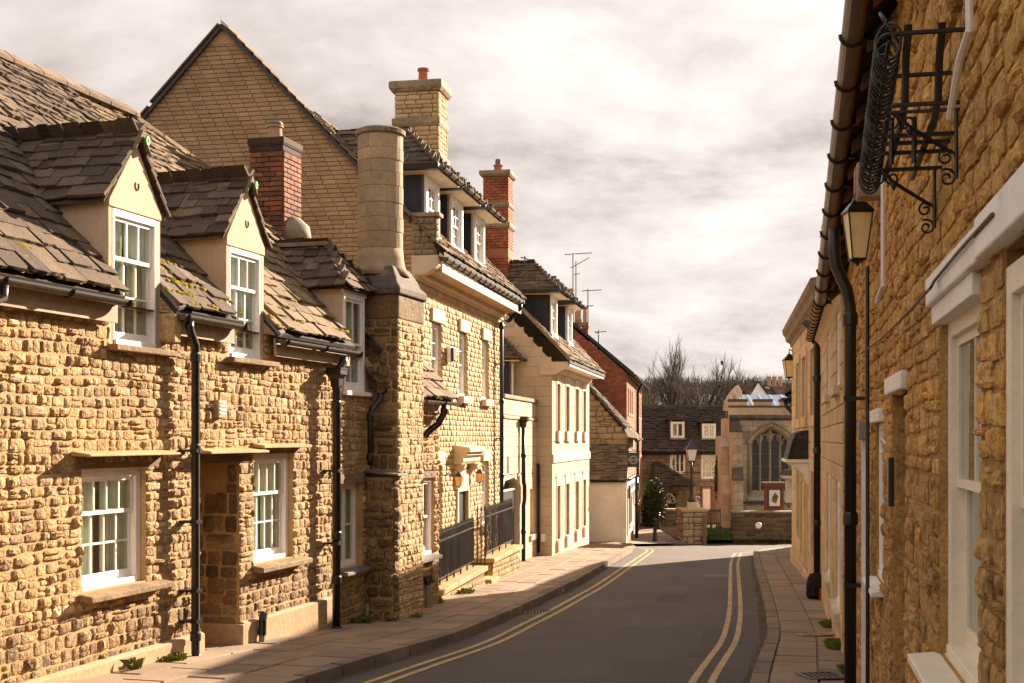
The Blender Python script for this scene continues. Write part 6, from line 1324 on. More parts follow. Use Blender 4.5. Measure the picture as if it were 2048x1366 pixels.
P = Pieces('slate', ce, ll, m_slate, SLN, cap=140, minpx=8); s_ = math.atan2(1.14, 1.4); slates(P, (-.14, 6, -1.38), (0, -1, 0), (math.cos(s_), 0, math.sin(s_)), 1.8, 0, 6.05, gauge=(.15, .12), wr=(.2, .38), th=.03); P.flush()
n_ = 9
for i in range(n_): ce.put(MB().box(1.22, 1.4, 6 - (i + 1) * 6 / n_ + .01, 6 - i * 6 / n_, -.3, -.12), 'flashing_stone', m_hwall, ll)
ce.put(MB().box(.1, 5.3, -.05, .02, -1.65, -1.42), 'eaves_board', m_white); gutter(ce, -.05, 5.3, -1.3, y=-.12, r=.06, m=m_black, step=1.2)
sh = ce.put(MB().box(.5, 4.6, -.06, .05, -3.2, -1.6), 'shop_front', m_pale); ce.put(MB().box(.8, 2.6, -.09, -.055, -2.85, -1.95), 'shop_window', m_dkdoor, sh); ce.put(MB().box(.75, 2.7, -.14, -.06, -2.95, -2.86), 'sill', m_white, sh)
fb_ = ce.put(MB().box(.5, 4.0, -.12, -.06, -1.93, -1.55), 'fascia_sign', m_signd, sh)
for k in range(9): ce.put(MB().box(.7 + k * .36, .7 + k * .36 + rnd(.14, .26), -.126, -.119, -1.80, -1.68), 'letter_stroke', m_white, fb_)
downpipe(ce, [(4.75, -.14, -1.4), (4.75, -.14, -3.6)], r=.06, collars=[(4.75, -.14, -2.4)])
for z_, h_ in ((-.2, .5),):
    hs = Ctx('hanging_sign', 'square dark hanging sign with a pale ring and bar above the shop', 'sign', 3.98, 41.0, (1, 0), -.95)
    hs.put(MB().box(-.2, .2, -.025, .025, -.94, -.46), 'board', m_signd, bevel=.006)
    rg = MB(); 
    for sy in (-1, 1):
        pts = [(.12 * math.cos(a), sy * .03, -.70 + .12 * math.sin(a)) for a in np.linspace(0, 2 * math.pi, 25)]; rg.tube(pts, .024, 6, flat=.3); rg.box(-.18, .18, sy * .026, sy * .034, -.73, -.67)
    hs.put(rg, 'roundel', m_signl); hs.put(MB().tube([(-.25, 0, -.42), (.22, 0, -.42)], .014, 6).tube([(-.25, 0, -.25), (.1, 0, -.41)], .011, 6).tube([(-.15, 0, -.42), (-.15, 0, -.47)], .007, 5).tube([(.15, 0, -.42), (.15, 0, -.47)], .007, 5), 'arm', m_iron)
# ---------------- red brick house
cd = Ctx('brick_house', 'tall red brick house rising behind the whitewashed shop, lit orange along its front', 'house', 4.2, 45.9, TD, -4.0)
rows_ = [(.95, 1.9), (-.75, .25), (-2.75, -1.4)]; wx_ = [.8, 2.3, 3.8, 9.5, 11.5]
ops = [(x, x + .75, a, b) for a, b in rows_ for x in wx_]
mb = MB(); wall_sheet(mb, 0, 13.6, -4.3, 2.42, ops, .15); shell(mb, 0, 13.6, -4.3, 2.42, 8); mb.prism([(0, 0, 2.4), (0, 4, 5.8), (0, 8, 2.4)], (.3, 0, 0)); wD = cd.put(mb, 'wall', m_redm)
P = Pieces('brick', cd, wD, m_red, BRK, cap=200, minpx=9); lay(P, Face((0, 8, 0), (0, -1, 0), (1, 0, 0)), 3.5, 8, -1.2, 5.4, (.078, .078), (.23, .23), lim=lambda z: (max(0, (z - 2.4) / .85), 8 - max(0, (z - 2.4) / .85)), dep=(.012, .016), gap=.011, rot=.001, bond=True); P.flush()
P = Pieces('brick', cd, wD, m_orange, BRK, cap=60, minpx=9); lay(P, Face(), 0, 13.6, -4.2, 2.35, (.078, .078), (.23, .23), ops, dep=(.012, .016), gap=.011, rot=.001, bond=True); P.flush()  # sunlit copy of the red brick, orange light put into the front's colour
for o in ops: 
    w_ = cd.put(MB().box(o[0], o[1], .06, .12, o[2], o[2] + .06).box(o[0], o[1], .06, .12, o[3] - .06, o[3]).box(o[0], o[0] + .06, .06, .12, o[2] + .06, o[3] - .06).box(o[1] - .06, o[1], .06, .12, o[2] + .06, o[3] - .06), 'window', m_cream); pane(cd, w_, o[0], o[1], .1, o[2], o[3]); cd.put(MB().box(o[0], o[1], .2, .22, o[2], o[3]), 'dim_backing', m_room, w_); cd.put(MB().box(o[0] - .06, o[1] + .06, -.06, .06, o[2] - .09, o[2]), 'sill', m_dress, w_)  # dark sheet in each opening replaces the shade of the room
rD = cd.put(MB().prism([(-.12, -.25, 2.36), (13.7, -.25, 2.36), (13.7, 4, 6.0), (-.12, 4, 6.0)], (0, 0, -.07)).prism([(-.12, 8.25, 2.36), (13.7, 8.25, 2.36), (13.7, 4, 6.0), (-.12, 4, 6.0)], (0, 0, -.07)), 'roof', m_slate)
cd.put(MB().prism([(-.16, -.3, 2.28), (-.16, 4, 5.94), (-.16, 4, 6.05), (-.16, -.3, 2.40)], (.1, 0, 0)), 'verge', m_navy, rD); gutter(cd, -.1, 13.6, 2.36, y=-.3, r=.06, m=m_black, step=2)
downpipe(cd, [(7.3, -.3, 2.3), (7.3, -.1, 2.0), (7.3, -.1, -4.0)], r=.06); cd.put(MB().box(0, 13.6, -.03, .0, -4.3, -3.5), 'plinth', m_hwall)
for (u0, u1, vt, vp, Y, nm) in ((1130, 1146, 612, 575, 49, 'red'), (1148, 1161, 638, 600, 51, 'buff'), (1162.5, 1175, 644, 610, 50, 'dark')):
    x0 = (Y - 45.9) / .99; Xw0, Xw1 = fx(u0, Y), fx(u1, Y); Xf = 4.2 + .144 * (Y - 45.9); y0, y1 = Xf - Xw1, Xf - Xw0; zt = fz(vt, Y); zp_ = fz(vp, Y); m1 = m_red if nm != 'buff' else m_aged
    ch = stack(cd, x0, x0 + .5, y0, y1, (3.0, zt), m1, m_redm, BRK, [(zt - .16, zt + .02, .05)], (.078, .08), (.2, .24), (.012, .016), cap_m=m_aged, budget=6)
    for k in (.3, .7)[: 2 if nm != 'dark' else 1]: pot(cd, ch, x0 + .25, y0 + (y1 - y0) * (k if nm != 'dark' else .5), zt + .02, .1, zp_ - zt, m_potp)
def aerial(label, u, v0, v1, Y, els):
    c = Ctx('tv_aerial', label, 'aerial', fx(u, Y), Y, (1, 0), fz(v1, Y), 'rooftop aerials'); c.put(MB().tube([(0, 0, fz(v1, Y)), (0, 0, fz(v0, Y))], .022, 6), 'mast', m_gutter)
    for (z_, a, ln, n) in els:
        dx, dz = math.cos(a), math.sin(a); zc = fz(z_, Y); c.put(MB().tube([(-ln * .3 * dx, 0, zc - ln * .3 * dz), (ln * .7 * dx, 0, zc + ln * .7 * dz)], .016, 5), 'boom', m_gutter)
        mb = MB()
        for k in range(n): t = -.28 + .95 * k / (n - 1); x, z2 = t * ln * dx, zc + t * ln * dz; h = .14 - .07 * k / n; mb.tube([(x, -h, z2 - h * .5), (x, h, z2 + h * .5)], .008, 4)
        c.put(mb, 'element', m_gutter)
aerial('tallest aerial mast with one long boom above the brick house', 1146, 507, 690, 50, [(508, .06, 1.1, 8)])
aerial('thin aerial mast with a slanting boom close behind the tallest mast', 1152, 522, 690, 52, [(530, .5, .9, 7), (548, .1, .25, 3)])
aerial('aerial on the end chimney with a short level boom', 1176, 578, 660, 50, [(581, .05, .8, 6), (612, .1, .35, 4)])
aerial('lowest aerial standing on the brick house roof slope', 1197, 660, 715, 50, [(664, .1, .5, 5), (668, 2.4, .3, 4)])
aerial('tiny aerial on the ridge of the ashlar house dormer', 1050, 512, 530, 34, [(517, -.3, .4, 4)])
# ---------------- far slate roofed house
Y = 62; ch_ = Ctx('far_house', 'dark slate roofed stone house closing the street, two white dormers and an arched door', 'house', fx(1270, Y), Y, (1, 0), -4.1)
ox = ch_.o.x; U = lambda u: fx(u, Y) - ox; Z = lambda v: fz(v, Y)
W_ = U(1457); ops = [(U(1340), U(1371), Z(947), Z(905)), (U(1402), U(1434), Z(958), Z(905)), (U(1326), U(1351), -4.1, Z(986)), (U(1386), U(1405), Z(1017), Z(991))]
mb = MB(); wall_sheet(mb, 0, W_, -4.3, -.62, ops, .2); shell(mb, 0, W_, -4.3, -.62, 7); wH = ch_.put(mb, 'wall', m_mortd)
P = Pieces('stone', ch_, wH, m_hwall, PIT, cap=100, smooth=True, minpx=8); lay(P, Face(), 0, W_, -4.2, -.66, (.16, .26), (.26, .6), ops, dep=(.02, .04), gap=.02); P.flush()
sl = math.atan2(2.25, 2.3); rH = ch_.put(MB().prism([(-.1, -.3, -.7), (W_ + .1, -.3, -.7), (W_ + .1, 2.0, 1.55), (-.1, 2.0, 1.55)], (0, 0, -.06)).prism([(-.1, 6, -.9), (W_ + .1, 6, -.9), (W_ + .1, 2.0, 1.55), (-.1, 2.0, 1.55)], (0, 0, -.06)), 'roof', m_deck)
P = Pieces('slate', ch_, rH, m_hslate, SLA, cap=170, minpx=7); slates(P, (0, -.34, -.7), (1, 0, 0), (0, math.cos(sl), math.sin(sl)), 3.22, -.1, W_ + .1, gauge=(.22, .15), wr=(.2, .42), th=.04); P.flush()
ridge_run(ch_, rH, -.1, W_ + .1, 2.0, 1.55); 
moss_on_slope(ch_, rH, 0, W_, 1.9, 1.48, 40, .1, 70, s=(.05, .1))
casement(ch_, *ops[0], .02, lights=3, rows=2, m=m_white, cur=None, fr=.07); sash(ch_, *ops[1], .02, cols=4, rows=(2, 2), m=m_white, fr=.07, bar=.03, cur=None)
ch_.put(MB().box(ops[2][0], ops[2][1], .1, .15, -4.1, Z(1006)), 'door', m_navy)
def fan(o, zs, zc, nm):
    xm = (o[0] + o[1]) / 2; r_ = (o[1] - o[0]) / 2; mb = MB(); mb.tube([(xm + r_ * .95 * math.cos(a), .06, zs + (zc - zs) * math.sin(a)) for a in np.linspace(0, math.pi, 13)], .05, 6)
    for a in np.linspace(0, math.pi, 6): mb.tube([(xm, .06, zs), (xm + r_ * .9 * math.cos(a), .06, zs + (zc - zs) * .92 * math.sin(a))], .022, 5)
    f_ = ch_.put(mb, nm, m_white); ch_.put(MB().box(o[0], o[1], .12, .14, zs, zc), 'glass', m_dkdoor, f_)
fan(ops[2], Z(1006), Z(988), 'fanlight'); fan(ops[3], Z(1008), Z(993), 'arched_window'); ch_.put(MB().box(ops[3][0], ops[3][1], .06, .1, Z(1017), Z(1009)), 'frame_rail', m_white)
for (a, b, c0, c1) in ((1342, 1371, 876, 843), (1405, 1434, 877, 847)):
    P = Pieces('slate', ch_, None, m_hslate, SLN, cap=14, minpx=7); d = hip_dormer(ch_, U(a), U(b), Z(c0), Z(c1) + .06, Z(c1) + .55, .28, 1.2, P, m_hwall, ov=.12, ridge=False); P.parent = d; P.flush()
    casement(ch_, U(a) + .02, U(b) - .02, Z(c0), Z(c1), .25, lights=2, rows=1 if a < 1400 else 3, inner=1 if a < 1400 else 2, m=m_white, cur=None, fr=.07); ch_.put(MB().box(U(a) - .04, U(b) + .04, .1, .3, Z(c0) - .08, Z(c0)), 'sill', m_lead, d)
lt = ch_.put(MB().add([(U(1300), -2.2, Z(970)), (U(1381), -2.2, Z(968)), (U(1381), 0, Z(966)), (U(1300), 0, Z(966)), (U(1307), 0, Z(925)), (U(1315), 0, Z(925))], [(0, 1, 5, 4), (1, 2, 5), (0, 4, 3), (0, 3, 2, 1)]), 'porch_roof', m_hslate)
a_ = np.array((U(1300), -2.25, Z(971))); n = 9
P = Pieces('slate', ch_, lt, m_hslate, SLN, cap=20, minpx=7); up_ = np.array((0, 2.2, Z(925) - Z(970))); Lu = float(np.linalg.norm(up_)); slates(P, a_, (1, 0, 0), up_ / Lu, Lu - .1, lambda l: (U(1307) - U(1300)) * l / Lu, lambda l: U(1381) - U(1300) - (U(1381) - U(1315)) * l / Lu, gauge=(.25, .2), wr=(.25, .45), th=.05); P.flush()
for u in (1304, 1376): ch_.put(MB().box(U(u) - .1, U(u) + .1, -2.1, -1.9, -4.2, Z(970)), 'porch_post', m_hwall, lt)
ch_.put(MB().box(U(1352), U(1381), -.5, .0, Z(972), Z(962)), 'pent_board', m_dkdoor); gutter(ch_, 0, W_, -.74, y=-.36, r=.07, m=m_black, step=3)
wg = Ctx('white_house', 'white rendered house end showing between the far house and the church buttress', 'house', fx(1440, 67), 67, (1, 0), -4.2); wg.put(MB().prism_y([(0, -4.4), (3, -4.4), (3, .6), (1.2, .6), (0.5, -.3), (0, -.55)], 0, 4), 'wall', m_white); wg.put(MB().prism([(-.3, -.1, -.75), (.45, -.1, -.3), (1.25, -.1, .66), (1.25, -.1, .76), (.4, -.1, -.18), (-.3, -.1, -.65)], (0, 4.2, 0)), 'roof', m_hslate)
# ---------------- low walls, bollards, shrub
def rubble_block(name, label, u0, u1, vb, vt, Y, D, cat, m, cap=60, coping=None, hr=(.14, .22), wr=(.24, .46), z0=None, dep=(.02, .05)):
    c = Ctx(name, label, cat, fx(u0, Y), Y, (1, 0), fz(vb, Y)); w = fx(u1, Y) - fx(u0, Y); zt = fz(vt, Y); zb = fz(vb, Y) - .3
    q = c.put(MB().box(0, w, 0, D, zb, zt), 'core', m_mortd); P = Pieces('stone', c, q, m, RUB, cap=cap, smooth=True, minpx=7)
    lay(P, Face(), 0, w, zb + .2, zt, hr, wr, dep=dep, gap=.015); lay(P, Face((0, D, 0), (0, -1, 0), (1, 0, 0)), 0, D, zb + .2, zt, hr, wr, dep=dep); lay(P, Face((w, 0, 0), (0, 1, 0), (-1, 0, 0)), 0, D, zb + .2, zt, hr, wr, dep=dep); P.flush()
    if coping:
        k = max(1, round(w / .8))
        for i in range(k): c.put(MB().box(w * i / k - (.06 if i == 0 else 0), w * (i + 1) / k + (.06 if i == k - 1 else -.012), -.08, D + .08, zt, zt + coping), 'coping_stone', m_slab if m is not m_dwall else m_aged, bevel=.02)
    return c
rubble_block('garden_wall', 'low grey garden wall in front of the far house, behind the bollards', 1286, 1366, 1062, 1022, 57, .4, 'wall', m_hwall, 40, .1)
rubble_block('stone_pedestal', 'square mossy stone block carrying the street lamp', 1365, 1413, 1084, 1024, 47, 1.4, 'pedestal', m_church, 60, .1, hr=(.18, .3), wr=(.25, .5))
rubble_block('churchyard_wall', 'long dark churchyard wall under the church window', 1466, 1586, 1081, 1027, 48.5, .45, 'wall', m_dwall, 120, .09, hr=(.16, .26), wr=(.24, .5))
pst = Ctx('gate_post', 'plain brown wooden post against the lamp pedestal', 'post', fx(1409, 46.8), 46.8, (1, 0), -3.9); pst.put(MB().box(-.07, .07, -.07, .07, -4.0, fz(1028, 46.8)), 'post', m_timber, bevel=.01)
mk = Ctx('wall_marker', 'small round white marker plate fixed to the dark churchyard wall', 'marker', fx(1483, 48.4), 48.4, (1, 0), fz(1045, 48.4)); mk.put(MB().lathe(0, 0, [(.11, 0), (.12, .02), (.11, .04)], 14), 'plate', m_white); 
for o in mk.e.children: o.rotation_euler = (R(90), 0, 0); o.location = (0, -.06, .12)
def bollard(label, u, Y, h):
    b = G(Y) + .04; c = Ctx('bollard', label, 'bollard', fx(u, Y), Y, (1, 0), b, 'bollards at the lane'); c.put(MB().lathe(0, 0, [(.095, b - .1), (.095, b + .14), (.075, b + .18), (.062, b + h * .72), (.066, b + h * .76), (.085, b + h * .79), (.085, b + h * .82), (.06, b + h * .84), (.06, b + h * .88)], 14), 'post', m_black, smooth=True)
    c.put(MB().lathe(0, 0, [(.062, b + h * .88), (.085, b + h * .9), (.085, b + h * .95), (.05, b + h * .99), (.004, b + h)], 14), 'cap', m_black, smooth=True); c.put(MB().lathe(0, 0, [(.0655, b + h * .62), (.0655, b + h * .66)], 14, caps=False), 'band', m_signd)
bollard('black iron bollard in the lane mouth, nearer one', 1310, 45.6, .9); bollard('black iron bollard further up the lane against the garden wall', 1317, 54, .8)
def leafy(c, name, cx_, cy_, cz_, rx, ry, rz, n, s, m):
    vs = []; fs = []
    for i in range(n):
        a, b_ = rnd(0, 6.283), math.acos(rnd(-1, 1)); r_ = rnd(.55, 1.05) * (1 + .18 * math.sin(3 * a + 2 * b_)); p = Vector((cx_ + rx * r_ * math.sin(b_) * math.cos(a), cy_ + ry * r_ * math.sin(b_) * math.sin(a), cz_ + rz * r_ * math.cos(b_)))
        d = Vector((rnd(-1, 1), rnd(-1, 1), rnd(-.6, .9))).normalized(); e_ = d.cross(Vector((rnd(-1, 1), rnd(-1, 1), rnd(-1, 1)))).normalized(); q = s * rnd(.6, 1.3); k = len(vs)
        vs += [p - d * q, p + e_ * q * .45, p + d * q, p - e_ * q * .45]; fs.append((k, k + 1, k + 2, k + 3))
    o = link(name, fast_mesh(name, [(v.x, v.y, v.z - c.b) for v in vs], fs, m), None, c.e); o['kind'] = 'stuff'; return o
sb = Ctx('laurel_shrub', 'rounded evergreen shrub overhanging the garden wall by the brick house', 'shrub', fx(1306, 55.5), 55.5, (1, 0), -4.05); leafy(sb, 'foliage', .05, .2, -2.95, .5, .6, 1.0, 4200, .085, m_leaf); sb.put(MB().tube([(0, .2, -4.1), (.05, .2, -3.2), (0, .2, -2.5)], .06, 6), 'stem', m_bark)
iv = Ctx('climbing_shrub', 'dark climber hanging beside the church buttress', 'shrub', fx(1441, 55), 55, (1, 0), -4.0); leafy(iv, 'foliage', 0, .2, -1.7, .22, .25, 1.1, 1200, .09, m_leaf); iv.put(MB().tube([(0, .2, -4.1), (0, .2, -1.5)], .04, 6), 'stem', m_bark)
# ---------------- street lamp
lp = Ctx('street_lamp', 'black Victorian style street lamp on the stone pedestal', 'street lamp', fx(1383, 47.6), 47.6, (1, 0), fz(1024, 47.6) + .1); Zl = lambda v: fz(v, 47.6); b = lp.b
lp.put(MB().box(-.2, .2, -.2, .2, b - .02, b + .1).box(-.17, .17, -.17, .17, b + .1, Zl(1004)), 'plinth', m_dress, bevel=.02)
lp.put(MB().lathe(0, 0, [(.14, Zl(1004)), (.14, Zl(1000)), (.085, Zl(995)), (.075, Zl(970)), (.09, Zl(966)), (.07, Zl(962)), (.05, Zl(958)), (.045, Zl(940)), (.07, Zl(936)), (.04, Zl(932)), (.035, Zl(926))], 14), 'column', m_iron, smooth=True)
lp.put(MB().tube([(-.36, 0, Zl(945)), (.36, 0, Zl(945))], .018, 6), 'ladder_bar', m_iron)
a, b2, z1, z0 = .2, .12, Zl(898), Zl(922); fr = MB()
for sx in (-1, 1):
    for sy in (-1, 1): fr.tube([(sx * a, sy * a, z1), (sx * b2, sy * b2, z0)], .014, 5); fr.tube([(sx * b2, sy * b2, z0), (sx * .03, sy * .03, z0 - .12)], .012, 5)
for q, zz_ in ((a, z1), (b2, z0)): fr.tube([(-q, -q, zz_), (q, -q, zz_), (q, q, zz_), (-q, q, zz_), (-q, -q, zz_)], .016, 5)
lp.put(fr, 'lantern_frame', m_iron)
for k in range(4):
    ca_, sa_ = (1, 0, -1, 0)[k], (0, 1, 0, -1)[k]; rt = lambda x, y, zz_: (x * ca_ - y * sa_, x * sa_ + y * ca_, zz_)
    lp.put(MB().quad(rt(-a * .97, -a * .97, z1), rt(a * .97, -a * .97, z1), rt(b2 * .97, -b2 * .97, z0), rt(-b2 * .97, -b2 * .97, z0)), 'glass', m_opalw)
lp.put(MB().lathe(0, 0, [(.33, z1), (.3, z1 + .04), (.12, z1 + .2), (.1, z1 + .26), (.07, z1 + .3), (.05, z1 + .34), (.01, z1 + .42)], 4, ph=.5), 'lantern_roof', m_iron)
# ---------------- churchyard gate, boards, lawn
cg = Ctx('churchyard_gate', 'black barred gate standing open beside the lamp pedestal', 'gate', fx(1415, 48), 48, (1, 0), -3.95)
for z_ in (-3.75, -3.3, -2.8): cg.put(MB().box(0, .5, -.02, .02, z_, z_ + .05), 'rail', m_iron)
for k in range(7): cg.put(MB().box(k * .08, k * .08 + .025, -.018, .018, -3.85, -2.7), 'bar', m_iron)
lw = link('lawn', MB().add([(7.2, 48.2, -3.90), (14, 48.2, -3.90), (14, 54, -3.93), (7.2, 54, -3.93)], [(0, 1, 2, 3)]).mesh('lawn', m_lawn)); lw['kind'] = 'structure'
vs = []; fs = []
for i in range(9000):
    x, y = rnd(7.3, 12), rnd(48.2, 54); h = rnd(.05, .13); a_ = rnd(0, 6.28); k = len(vs); vs += [(x - .02 * math.cos(a_), y - .02 * math.sin(a_), -3.92), (x + .02 * math.cos(a_), y + .02 * math.sin(a_), -3.92), (x + rnd(-.04, .04), y + rnd(-.04, .04), -3.9 + h)]; fs.append((k, k + 1, k + 2))
gr = link('lawn_grass', fast_mesh('lawn_grass', vs, fs, m_lawn)); gr['kind'] = 'stuff'
nb = Ctx('church_notice_board', 'oxblood wooden notice board with a white poster standing behind the dark wall', 'notice board', fx(1528, 49.2), 49.2, (1, 0), -3.2); Zn = lambda v: fz(v, 49.2); w = fx(1570, 49.2) - fx(1528, 49.2)
nb.put(MB().box(.04, w - .04, .0, .22, Zn(1025) - .3, Zn(968)), 'case', m_board, bevel=.008); nb.put(MB().box(-.06, w + .06, -.08, .3, Zn(968), Zn(964)), 'cap', m_hwall, bevel=.01); nb.put(MB().box(-.03, w + .03, -.05, .26, Zn(973), Zn(968) - .003), 'cornice', m_board)
nb.put(MB().box(.14, w - .14, -.014, .0, Zn(1015), Zn(978)), 'panel', m_dkdoor); po = nb.put(MB().box(.2, w - .2, -.02, -.012, Zn(1012), Zn(980)), 'poster', m_paper); xm = w / 2
nb.put(MB().prism([(xm - .12, -.022, Zn(1003)), (xm + .06, -.022, Zn(1007)), (xm + .15, -.022, Zn(992)), (xm + .02, -.022, Zn(985)), (xm - .1, -.022, Zn(994))], (0, -.003, 0)), 'print', m_pic, po); nb.put(MB().lathe(0, 0, [(.05, 0), (.05, .004)], 10), 'print', m_black, po)
o = po.children[-1]; o.rotation_euler = (R(90), 0, 0); o.location = (xm - .16, -.024, Zn(1004) - nb.b)
ib = Ctx('parish_board', 'tall brown information board with a white sheet beside the arched window', 'notice board', fx(1413, 58), 58, (1, 0), -4.1); Zi = lambda v: fz(v, 58); ib.put(MB().box(-.28, -.18, -.04, .04, -4.2, Zi(974)).box(.18, .28, -.04, .04, -4.2, Zi(974)), 'post', m_board); ib.put(MB().box(-.18, .18, -.02, .02, Zi(1020), Zi(978)), 'sheet', m_paper); ib.put(MB().box(-.34, .34, -.08, .08, Zi(974), Zi(971)), 'cap', m_board)
# ---------------- church
Y = 54; cc = Ctx('church', 'grey gold church end with a large four light traceried window and battlements', 'church', fx(1459, Y), Y, (1, 0), -4.05); ox = cc.o.x; U = lambda u: fx(u, Y) - ox; Z = lambda v: fz(v, Y)
W_ = U(1640); wl_, wr_ = U(1502), U(1583); wm = (wl_ + wr_) / 2; hw = (wr_ - wl_) / 2; zs0, zsp, zap = Z(982), Z(888), Z(854)
def archz(x, grow=0.0):   # depressed pointed arch
    t = min(1, abs(x - wm) / (hw + grow)); return zsp + (zap + grow - zsp) * (.52 * (1 - t) + .48 * math.sqrt(max(0, 1 - t ** 2.6)))
mb = MB(); n = 16; xs = [wl_ + 2 * hw * i / n for i in range(n + 1)]
wall_sheet(mb, 0, wl_, -4.4, Z(836), []); wall_sheet(mb, wr_, W_, -4.4, Z(836), []); wall_sheet(mb, wl_, wr_, -4.4, zs0, [])
for a, b in zip(xs, xs[1:]):
    mb.quad((a, 0, archz(a)), (b, 0, archz(b)), (b, 0, Z(836)), (a, 0, Z(836))); mb.quad((a, 0, archz(a)), (b, 0, archz(b)), (b, .45, archz(b)), (a, .45, archz(a)))
mb.quad((wl_, 0, zs0), (wl_, 0, zsp), (wl_, .45, zsp), (wl_, .45, zs0)); mb.quad((wr_, 0, zs0), (wr_, 0, zsp), (wr_, .45, zsp), (wr_, .45, zs0)); mb.quad((wl_, 0, zs0 - .1), (wr_, 0, zs0 - .1), (wr_, .45, zs0), (wl_, .45, zs0))
shell(mb, 0, W_, -4.4, Z(836), 2.2); wCh = cc.put(mb, 'wall', m_church)
P = Pieces('ashlar_block', cc, wCh, m_church, ASH, cap=170, minpx=8); aops = [(a - .02, b + .02, zs0 - .45, archz((a + b) / 2, .14)) for a, b in zip(xs, xs[1:])]; aops[0] = (wl_ - .16, xs[1] + .02, zs0 - .45, archz(xs[1], .14)); aops[-1] = (xs[-2] - .02, wr_ + .16, zs0 - .45, archz(xs[-2], .14))
lay(P, Face(), 0, W_, -4.2, Z(838), (.22, .32), (.3, .7), aops, dep=(.025, .04), gap=.012, rot=.004); P.flush()
for g_, y_, r_ in ((.10, -.03, .055), (.03, .04, .05), (-.04, .2, .05)): cc.put(MB().tube([(wl_ - g_, y_, zs0 - .1), (wl_ - g_, y_, zsp)] + [(wm + (hw + g_) * math.sin(a), y_, archz(wm + (hw + g_) * math.sin(a), g_)) for a in np.linspace(-math.pi / 2, math.pi / 2, 33)] + [(wr_ + g_, y_, zsp), (wr_ + g_, y_, zs0 - .1)], r_, 6), 'arch_moulding', m_church, smooth=True)
cc.put(MB().tube([(wm + (hw + .2) * math.sin(a), -.07, archz(wm + (hw + .2) * math.sin(a), .2)) for a in np.linspace(-1.5, 1.5, 31)], .055, 6), 'hood_mould', m_aged, smooth=True)
lw_ = 2 * hw / 4
for i in range(5):
    x = wl_ + lw_ * i; cc.put(MB().prism_z([(x - .055, .3), (x - .02, .2), (x + .02, .2), (x + .055, .3), (x + .02, .4), (x - .02, .4)], zs0, archz(min(max(x, wl_ + .08), wr_ - .08)) - .02), 'mullion', m_trac)
for i in range(4):
    x0, x1 = wl_ + lw_ * i, wl_ + lw_ * (i + 1); xm = (x0 + x1) / 2; zt_ = archz(xm) - (.2 if i in (1, 2) else .1)
    for sg in (-1, 1): cc.put(MB().tube([(xm + sg * lw_ * .5, .3, zt_ - .42), (xm + sg * lw_ * .46, .3, zt_ - .25), (xm + sg * lw_ * .3, .3, zt_ - .1), (xm, .3, zt_)], .035, 6), 'tracery', m_church, smooth=True); cc.put(MB().tube([(xm + sg * lw_ * .4, .3, zt_ - .32), (xm + sg * lw_ * .2, .3, zt_ - .22), (xm + sg * lw_ * .26, .3, zt_ - .14)], .022, 5), 'cusp', m_church)
    if i < 3: xc_ = x1; cc.put(MB().tube([(xc_, .3, zt_ - .3), (xc_ - lw_ * .22, .3, zt_ - .02), (xc_, .3, archz(xc_) - .03), (xc_ + lw_ * .22, .3, zt_ - .02), (xc_, .3, zt_ - .3)], .028, 5), 'tracery', m_church)
    gl_ = MB(); gl_.add([(x0, .32, zs0)] + [(x1, .32, zs0)] + [(x1 - lw_ * k / 6, .32, archz(x1 - lw_ * k / 6)) for k in range(7)], [tuple(range(9))]); g_ = cc.put(gl_, 'leaded_light', m_dkdoor)
    lat = MB(); h_ = zt_ - zs0; k = 0
    for q in np.arange(-lw_, h_, .16):
        for sg in (1, -1):
            pts = []
            for t in (0, 1): zz_ = zs0 + q + lw_ * 1.3 * t; xx = x0 + lw_ * (t if sg > 0 else 1 - t); pts.append((xx, zz_))
            if pts[0][1] >= zs0 and pts[1][1] <= zt_: lat.tube([(pts[0][0], .31, pts[0][1]), (pts[1][0], .31, pts[1][1])], .009, 4)
    for zz_ in np.arange(zs0 + .5, zt_, .55): lat.tube([(x0, .3, zz_), (x1, .3, zz_)], .014, 4)
    cc.put(lat, 'lattice', m_lead, g_)
cc.put(MB().prism_x([(-.1, zs0 - .42), (-.1, zs0 - .36), (.3, zs0 + .02), (.3, zs0 - .42)], wl_ - .15, wr_ + .15), 'sloping_sill', m_trac); cc.put(MB().box(wl_ - .45, W_, -.1, 0, zs0 - .55, zs0 - .43), 'string_course', m_churchd, bevel=.02)
cc.put(MB().prism_x([(-.12, Z(838)), (-.14, Z(834)), (0, Z(829)), (0, Z(842))], -.02, W_), 'string_course', m_churchd)
pb = cc.put(MB().box(0, W_, -.02, .35, Z(834), Z(815)), 'parapet', m_church); cc.put(MB().box(0, W_, -.05, .4, Z(815), Z(811)), 'coping', m_churchd, pb, bevel=.015)
for a, b in ((1459, 1494), (1510, 1544), (1562, 1600)): cc.put(MB().box(U(a), U(b), -.02, .35, Z(811) + .003, Z(803)), 'merlon', m_church, pb, bevel=.01); cc.put(MB().box(U(a) - .04, U(b) + .04, -.07, .4, Z(803), Z(798)), 'merlon_cap', m_churchd, pb, bevel=.015)
